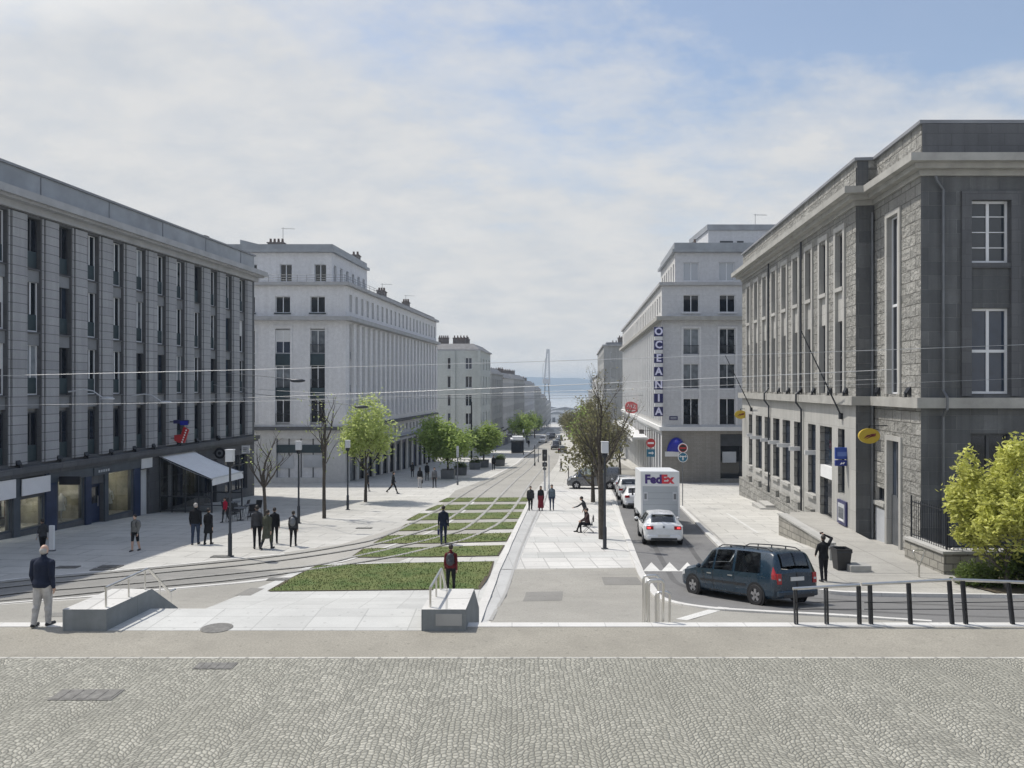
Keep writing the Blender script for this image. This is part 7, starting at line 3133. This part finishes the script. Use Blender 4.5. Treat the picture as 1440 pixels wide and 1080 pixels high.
# shop window dummies
for px, t, l in ((95, -.8, 'white clad shop dummy in the navy shop window, left of two'), (105, -.8, 'white clad shop dummy in the navy shop window, right of two'), (45, -1.0, 'pale shop dummy in the window under the long white fascia'), (160, -.8, 'shop dummy in white shirt in the window right of the navy door'), (172, -.9, 'shop dummy in pale coat right of the navy door')):
    d = F1.d(px)
    mq = F1.pt(d, t, gz(d) + .26)
    root = thing('mannequin', l, 'mannequin', mq, 0)
    mb = MB()
    mb.lathe([(.20, 0), (.20, .02), (.03, .03), (.03, .62)], (0, 0, 0), 12)
    mb.build('stand', M['steel'], root, local=True)
    mb = MB()
    rows = [[(rx * math.cos(2 * PI * i / 14), ry * math.sin(2 * PI * i / 14), z) for i in range(14)] for z, rx, ry in ((.62, .25, .19), (.8, .21, .15), (1.0, .15, .11), (1.2, .18, .13), (1.36, .19, .11), (1.44, .08, .06), (1.54, .05, .05))]
    mb.grid(rows, 0, True)
    mb.poly(rows[-1])
    for s in (-1, 1):
        mb.tube([(s * .19, 0, 1.36), (s * .26, .02, 1.08), (s * .24, .06, .84)], [.055, .045, .035], 8)
    mb.build('torso', M['cloth_white'], root, local=True, smooth=True)
# ------------------------------------------------------------------ trees and plants
leaf_mat('leaf_lime', (.30, .35, .145), (.64, .74, .29), .5)
leaf_mat('leaf_green', (.20, .26, .09), (.48, .62, .19), .5)
leaf_mat('leaf_bronze', (.145, .14, .085), (.28, .27, .13), .4)
leaf_mat('leaf_gold', (.48, .49, .14), (.70, .73, .19), .32)
leaf_mat('leaf_shrub', (.085, .12, .035), (.2, .28, .06), .4)


def tree(label, base, height, th, cr, leaf, nleaf, ls, seed, bark='bark', r0=.12, levels=4, lean=(0, 0), flat=1.0, tips_from=1, name='tree', group=None, spread=.75, clump=.45, lowcut=None, up=.55, nb=3, cat='tree'):
    rnd = random.Random(seed)
    root = thing(name, label, cat, base, 0, group)
    wood = MB()
    tips = []

    def grow(p, d, length, r, lev):
        pts, rs = [p.copy()], [r]
        n = 4
        q = p.copy()
        dd = d.copy()
        for i in range(n):
            j_ = .04 if lev == 0 else .17
            dd = (dd + Vector((rnd.uniform(-j_, j_), rnd.uniform(-j_, j_), rnd.uniform(-.02, .12)))).normalized()
            q = q + dd * (length / n)
            pts.append(q.copy())
            rs.append(r * (1 - .45 * (i + 1) / n))
        wood.tube(pts, rs, 8 if lev == 0 else 5 if lev < 3 else 3, 0, False)
        if lev >= tips_from:
            for i in range(1, n + 1):
                tips.append((pts[i], lev))
        if lev >= levels:
            return
        k = nb if lev else nb + 2
        for j in range(k):
            a = 2 * PI * (j + rnd.random() * .7) / k
            t = rnd.uniform(.45, 1.0) if lev else rnd.uniform(.55, 1.0)
            i = min(n, max(1, int(round(t * n))))
            perp = Vector((math.cos(a), math.sin(a), 0))
            nd = (dd * up + perp * spread + Vector((0, 0, .18))).normalized()
            grow(pts[i], nd, length * rnd.uniform(.55, .78) if lev else (height - th) * rnd.uniform(.34, .46), rs[i] * .62, lev + 1)
        grow(pts[-1], (dd + Vector((rnd.uniform(-.2, .2), rnd.uniform(-.2, .2), .3))).normalized(), length * .62 if lev else (height - th) * .42, rs[-1] * .8, lev + 1)

    grow(Vector((0, 0, -.05)), Vector((lean[0], lean[1], 1)).normalized(), th + .05, r0, 0)
    # keep it to the surveyed size
    zmax = max(t[0].z for t in tips)
    rmax = sorted(math.hypot(t[0].x, t[0].y) for t in tips)[int(len(tips) * .97)]
    sz, sr = (height - .15) / zmax, cr / rmax

    def fit(p):
        f = min(1, max(0, (p[2] - th * .5) / max(.1, th * .5)))
        k = 1 + (sr - 1) * f
        return (p[0] * k, p[1] * k * flat, p[2] * sz)
    wood.v = [fit(p) for p in wood.v]
    wood.build('trunk', M[bark], root, local=True, smooth=True, recalc=False)
    if nleaf:
        lv = MB()
        V, Fc = lv.v, lv.f
        tp = [Vector(fit(t[0])) for t in tips]
        if lowcut is not None:
            tp = [t for t in tp if t.z > lowcut]
        # light and dark clumps: some twigs carry far more leaves
        wt = [rnd.random() ** 1.6 + .08 for _ in tp]
        for t in rnd.choices(tp, wt, k=nleaf):
            c = t + Vector((rnd.gauss(0, clump * .5), rnd.gauss(0, clump * .5) * flat, rnd.gauss(0, clump * .42)))
            s = ls * rnd.uniform(.6, 1.35)
            x = Vector((rnd.gauss(0, 1), rnd.gauss(0, 1), rnd.gauss(0, .6))).normalized()
            y = x.cross(Vector((rnd.gauss(0, 1), rnd.gauss(0, 1), rnd.gauss(0, 1)))).normalized()
            n = x.cross(y)
            i = len(V)
            V += [tuple(c - x * s), tuple(c + y * s * .45 + n * s * .12), tuple(c + x * s), tuple(c - y * s * .45 + n * s * .12)]
            Fc.append((i, i + 1, i + 2, i + 3))
            lv.m.append(0)
        lv.build('crown', M[leaf], root, local=True, recalc=False)
    return root


def foot(px, py):
    return G(px, py)


# left plaza
g = foot(514, 706)
tree('light green young tree standing on the sunny left pavement before the long pale block', g, ZZ(551, g.y) - g.z, 3.0, XX(555, g.y) - XX(513, g.y), 'leaf_lime', 5600, .14, 5, 'bark', .13, 4, clump=.55, name='young_tree', lowcut=2.6, spread=.95)
g = foot(456, 729)
tree('tall leafless young tree with thin upright limbs left of the light green tree', g, ZZ(545, g.y) - g.z, 4.2, 1.7, 'leaf_lime', 140, .08, 8, 'bark', .12, 3, name='bare_tree', up=.9, spread=.5, nb=2)
g = foot(373, 740)
tree('small bare pollarded tree behind the huddle of three people', g, ZZ(600, g.y) - g.z, 2.6, 1.5, 'leaf_lime', 60, .08, 12, 'bark', .11, 3, name='bare_tree', up=.8, spread=.6, nb=2)
# planters with round trees
for (px, py, top, wpx, lab, seed, dd) in ((630, 673, 588, 30, 'round green tree in a dark planter, left of two down the left pavement', 21, 0), (680, 657, 596, 17, 'round green tree in a dark planter, right of two down the left pavement', 22, 0)):
    g = foot(px, py)
    pl = thing('planter', ('dark square planter under the left round tree' if px < 650 else 'dark square planter under the right round tree'), 'planter', g)
    s_ = .75
    mb = MB()
    mb.grid([[(sx * a, sy * a, z) for sx, sy in ((-1, -1), (1, -1), (1, 1), (-1, 1))] for a, z in ((s_ * .9, -.1), (s_, 1.0), (s_ * .92, 1.0), (s_ * .9, .9))], 0, True)
    mb.poly([(-s_ * .9, -s_ * .9, .9), (s_ * .9, -s_ * .9, .9), (s_ * .9, s_ * .9, .9), (-s_ * .9, s_ * .9, .9)], 1)
    mb.build('tub', [M['pole_grey'], M['soil_bed']], pl, local=True)
    tree(lab, g + Vector((0, 0, .88)), ZZ(top, g.y) - g.z - .88, 1.2, wpx / FOC * g.y * 1.12, 'leaf_green', 11000, .19, seed, 'bark', .13, 3, clump=.95, name='round_tree', spread=1.0)
for px, py, l in ((648, 668, 'dark low planter right of the left round tree'), (668, 660, 'dark low planter by the black mast'), (703, 655, 'dark low planter farthest along the left pavement')):
    g = foot(px, py)
    pl = thing('planter', l, 'planter', g)
    mb = MB()
    mb.grid([[(sx * a, sy * a, z) for sx, sy in ((-1, -1), (1, -1), (1, 1), (-1, 1))] for a, z in ((.65, -.1), (.75, .95), (.7, .95), (.68, .85))], 0, True)
    mb.poly([(-.68, -.68, .85), (.68, -.68, .85), (.68, .68, .85), (-.68, .68, .85)], 1)
    mb.build('tub', [M['pole_grey'], M['soil_bed']], pl, local=True)
    q = MB()
    rnd = random.Random(px)
    for _ in range(500):
        c = Vector((rnd.gauss(0, .36), rnd.gauss(0, .36), .95 + abs(rnd.gauss(0, .3))))
        a = rnd.uniform(0, 2 * PI)
        x, y = Vector((math.cos(a), math.sin(a), rnd.uniform(-.5, .5))) * .14, Vector((-math.sin(a), math.cos(a), rnd.uniform(-.5, .5))) * .07
        q.poly([c - x, c + y, c + x, c - y])
    q.build('shrub', M['leaf_shrub'], pl, local=True, recalc=False)

# roadside trees on the walkway
g = Vector((XX(847, 36.2), 36.2, gz(36.2)))
tree('big roadside tree with dark trunk and almost bare limbs on the white walkway', g, ZZ(508, 36.2) - g.z, 4.2, 1.75, 'leaf_bronze', 500, .06, 31, 'bark', .18, 4, name='roadside_tree', group='trees along the walkway', up=.95, spread=.55, clump=.3)
for i, (d, px, top, w, n, l) in enumerate(((56, 834, 575, 38, 1500, 'second roadside tree, bronze green crown behind the big bare one'), (79, 838, 566, 32, 2000, 'third roadside tree, bronze green, above the grey crossing car'), (102, 823, 566, 22, 2000, 'fourth roadside tree, green, left of the others'),
                                            (130, 836, 545, 24, 2400, 'fifth roadside tree, before the far grey stone house'), (165, 822, 562, 16, 2600, 'sixth roadside tree, small in the distance'))):
    g = Vector((XX(px, d), d, gz(d)))
    tree(l, g, ZZ(top, d) - g.z, 2.6, w / FOC * d, 'leaf_bronze' if i < 2 else 'leaf_green' if i == 2 else 'leaf_bronze', n, .13 + d * .0008, 40 + i, 'bark', .17, 5 if i < 2 else 4 if i == 2 else 3, name='roadside_tree', group='trees along the walkway', clump=.9, spread=.9)
g = Vector((XX(872, 88), 88, gz(88)))
tree('grey green thin tree right of the roadside row by the sunlit facade', g, 8.2, 2.6, 2.2, 'leaf_bronze', 900, .13, 49, 'bark', .17, 4, name='roadside_tree', clump=.7)
# further trees on the right of the far street
for i, (d, px, l) in enumerate(((200, 806, 'far right street tree, nearest of three in the haze'), (235, 800, 'far right street tree, middle of three in the haze'), (285, 797, 'far right street tree, farthest of three in the haze'))):
    g = Vector((XX(px, d), d, gz(d)))
    tree(l, g, 9.0, 2.6, 3.0, 'leaf_bronze', 1500, .28, 90 + i, 'bark', .2, 3, name='street_tree', clump=1.1)
# further trees on the left of the far street
for i, (d, px, l) in enumerate(((170, 733, 'small street tree beyond the bus shelter, nearest'), (205, 741, 'small street tree in the far left row, middle'), (250, 752, 'small street tree in the far left row, farthest'))):
    g = Vector((XX(px, d), d, gz(d)))
    tree(l, g, 8.5, 2.4, 3.0, 'leaf_green', 1800, .26, 70 + i, 'bark', .2, 3, name='street_tree', clump=1.0)

# garden corner on the right
g = Vector((XX(1397, 25.6), 25.6, gz(25.6)))
mb = MB()
sheet_xy(mb, [(16.0, 24.6), (27, 23.6), (27, 28.2), (16.7, 28.2), (15.75, 26.9)], .05)
tag(mb.build('planting_bed', M['soil_bed'], recalc=False), kind='structure')
tree('yellow green small tree at the right edge before the dark granite corner', g + Vector((.45, 0, 0)), ZZ(604, 25.6) - g.z, 1.15, 1.85, 'leaf_gold', 24000, .095, 83, 'bark_pale', .10, 4, name='garden_tree', spread=1.05, clump=.30, up=.5)


def bush(label, x, y, r, h, n, ls, leaf, seed):
    rnd = random.Random(seed)
    root = thing('bush', label, 'bush', (x, y, gz(y) + .04))
    w = MB()
    for _ in range(14):
        a = rnd.uniform(0, 2 * PI)
        w.tube([(0, 0, 0), (math.cos(a) * r * .4, math.sin(a) * r * .4, h * .5), (math.cos(a) * r * .8, math.sin(a) * r * .8, h * rnd.uniform(.6, 1))], [.015, .01, .004], 4, 0, False)
    w.build('stems', M['bark'], root, local=True)
    lv = MB()
    cl = [(rnd.gauss(0, r * .45), rnd.gauss(0, r * .4), abs(rnd.gauss(h * .5, h * .25))) for _ in range(26)]
    for _ in range(n):
        q = rnd.choice(cl)
        c = Vector(q) + Vector((rnd.gauss(0, .16), rnd.gauss(0, .16), rnd.gauss(0, .12)))
        if c.z < .02:
            c.z = .05
        s = ls * rnd.uniform(.6, 1.3)
        x_ = Vector((rnd.gauss(0, 1), rnd.gauss(0, 1), rnd.gauss(0, .6))).normalized()
        y_ = x_.cross(Vector((rnd.gauss(0, 1), rnd.gauss(0, 1), rnd.gauss(0, 1)))).normalized()
        lv.poly([c - x_ * s, c + y_ * s * .45, c + x_ * s, c - y_ * s * .45])
    lv.build('foliage', M[leaf], root, local=True, recalc=False)


bush('low green bush at the foot of the garden wall, left of two', 16.15, 26.3, .75, .75, 2600, .06, 'leaf_shrub', 1)
bush('leafy bush spreading below the right edge tree along the garden wall', 18.9, 25.6, 1.3, 1.5, 4200, .075, 'leaf_shrub', 3)
bush('darker bush under the yellow green tree at the right edge', 17.6, 26.2, 1.1, 1.25, 3800, .07, 'leaf_shrub', 2)
CLX, CLY = 1.3, .4
CLOUD_LO, CLOUD_HI = (6.2, 6.45, 6.75), (7.35, 7.35, 7.3)
SKYMUL = (1.75, 1.65, 1.55)
SUN_E = 3.8
HAZE = .00024
EXPO = 0.0
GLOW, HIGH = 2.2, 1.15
# ------------------------------------------------------------------ light, sky, air, camera
SUN = Vector((-.50, .28, 1.0)).normalized()
el = math.asin(SUN.z)
az = math.atan2(SUN.x, SUN.y)
w = bpy.data.worlds.new('World')
bpy.context.scene.world = w
w.use_nodes = True
nt = w.node_tree
bg = nt.nodes['Background']
sky = N(nt, 'ShaderNodeTexSky')
sky.sky_type = 'NISHITA'
sky.sun_disc = False
sky.sun_elevation = el
sky.sun_rotation = az
sky.air_density = 1.0
sky.dust_density = 1.0
sky.ozone_density = 1.0
tc = N(nt, 'ShaderNodeTexCoord')
sp = N(nt, 'ShaderNodeSeparateXYZ')
L(nt, tc.outputs['Generated'], sp.inputs[0])
# cloud layer: directions projected on a plane overhead
zz = math_node(nt, 'ADD', math_node(nt, 'MAXIMUM', sp.outputs[2], 0.0), .30)
cb = N(nt, 'ShaderNodeCombineXYZ')
L(nt, math_node(nt, 'DIVIDE', sp.outputs[0], zz), cb.inputs[0])
L(nt, math_node(nt, 'DIVIDE', sp.outputs[1], zz), cb.inputs[1])
mp = N(nt, 'ShaderNodeMapping')
mp.inputs['Scale'].default_value = (1.15, 1.5, 1)
mp.inputs['Rotation'].default_value = (0, 0, .35)
mp.inputs['Location'].default_value = (CLX, CLY, 0)
L(nt, cb.outputs[0], mp.inputs['Vector'])
n1 = N(nt, 'ShaderNodeTexNoise', Scale=.75, Detail=9.0, Roughness=.58)
n1.inputs['Distortion'].default_value = .35
L(nt, mp.outputs[0], n1.inputs['Vector'])
n2 = N(nt, 'ShaderNodeTexNoise', Scale=4.5, Detail=7.0, Roughness=.62)
L(nt, mp.outputs[0], n2.inputs['Vector'])
f = math_node(nt, 'ADD', math_node(nt, 'MULTIPLY', n1.outputs['Fac'], .72), math_node(nt, 'MULTIPLY', n2.outputs['Fac'], .28))
# a clearer patch up to the right, thicker veil to the left and towards the horizon
dx = math_node(nt, 'MULTIPLY', math_node(nt, 'SUBTRACT', sp.outputs[0], 0.0), -.13)
hz = math_node(nt, 'MULTIPLY', math_node(nt, 'SUBTRACT', .34, sp.outputs[2]), .75)
f = math_node(nt, 'ADD', math_node(nt, 'ADD', f, dx), hz)
cover_ = ramp(nt, f, [(.36, .12), (.44, .62), (.54, .93), (.66, .98)])
shade = mix_col(nt, ramp(nt, n2.outputs['Fac'], [(.32, 0.0), (.62, 1.0)]), CLOUD_LO, CLOUD_HI)
# cloud overhead and round the sun brightened, out of view, to lift shaded fronts
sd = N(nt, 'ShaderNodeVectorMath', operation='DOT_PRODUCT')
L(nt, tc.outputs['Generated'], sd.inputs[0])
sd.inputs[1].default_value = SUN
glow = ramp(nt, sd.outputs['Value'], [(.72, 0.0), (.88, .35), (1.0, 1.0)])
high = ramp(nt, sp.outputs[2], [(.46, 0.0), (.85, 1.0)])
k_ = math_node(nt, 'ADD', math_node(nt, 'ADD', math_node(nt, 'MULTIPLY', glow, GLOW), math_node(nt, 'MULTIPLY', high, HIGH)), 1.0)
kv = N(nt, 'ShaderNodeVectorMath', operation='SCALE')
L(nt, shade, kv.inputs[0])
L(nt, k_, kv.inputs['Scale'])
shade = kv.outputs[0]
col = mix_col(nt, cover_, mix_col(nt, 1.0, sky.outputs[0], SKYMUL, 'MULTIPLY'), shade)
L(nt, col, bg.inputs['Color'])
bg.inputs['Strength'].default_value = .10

sun = bpy.data.lights.new('sun', 'SUN')
sun.energy = SUN_E
sun.angle = R(.6)
sun.color = (1, .945, .85)
so = bpy.data.objects.new('sun', sun)
C.objects.link(so)
so.location = SUN * 200
so.rotation_euler = SUN.to_track_quat('Z', 'Y').to_euler()

# sea air
m = bpy.data.materials.new('haze_air')
m.use_nodes = True
nt = m.node_tree
nt.nodes.clear()
out = N(nt, 'ShaderNodeOutputMaterial')
pv = N(nt, 'ShaderNodeVolumePrincipled')
pv.inputs['Color'].default_value = (.68, .83, 1.0, 1)
pv.inputs['Density'].default_value = HAZE
pv.inputs['Anisotropy'].default_value = .3
L(nt, pv.outputs[0], out.inputs['Volume'])
mb = MB()
mb.box(-3200, 3200, -30, 9000, -62, 70)
hz_o = mb.build('haze', m)
tag(hz_o, kind='stuff')

cam = bpy.data.cameras.new('camera')
cam.sensor_width = 36
cam.lens = 36 * FOC / 1440
cam.shift_y = 5 / 1440
cam.clip_start = .1
cam.clip_end = 30000
co = bpy.data.objects.new('camera', cam)
C.objects.link(co)
co.rotation_euler = (PI / 2, 0, 0)
sc = bpy.context.scene
sc.camera = co
sc.view_settings.view_transform = 'Standard'
sc.view_settings.look = 'None'
sc.view_settings.exposure = EXPO
sc.view_settings.gamma = 1
sc.view_settings.use_curve_mapping = False
sc.render.engine = 'CYCLES'
sc.cycles.max_bounces = 8
sc.cycles.transparent_max_bounces = 16
sc.cycles.volume_bounces = 0
sc.cycles.use_denoising = True
sc.cycles.sample_clamp_indirect = 6
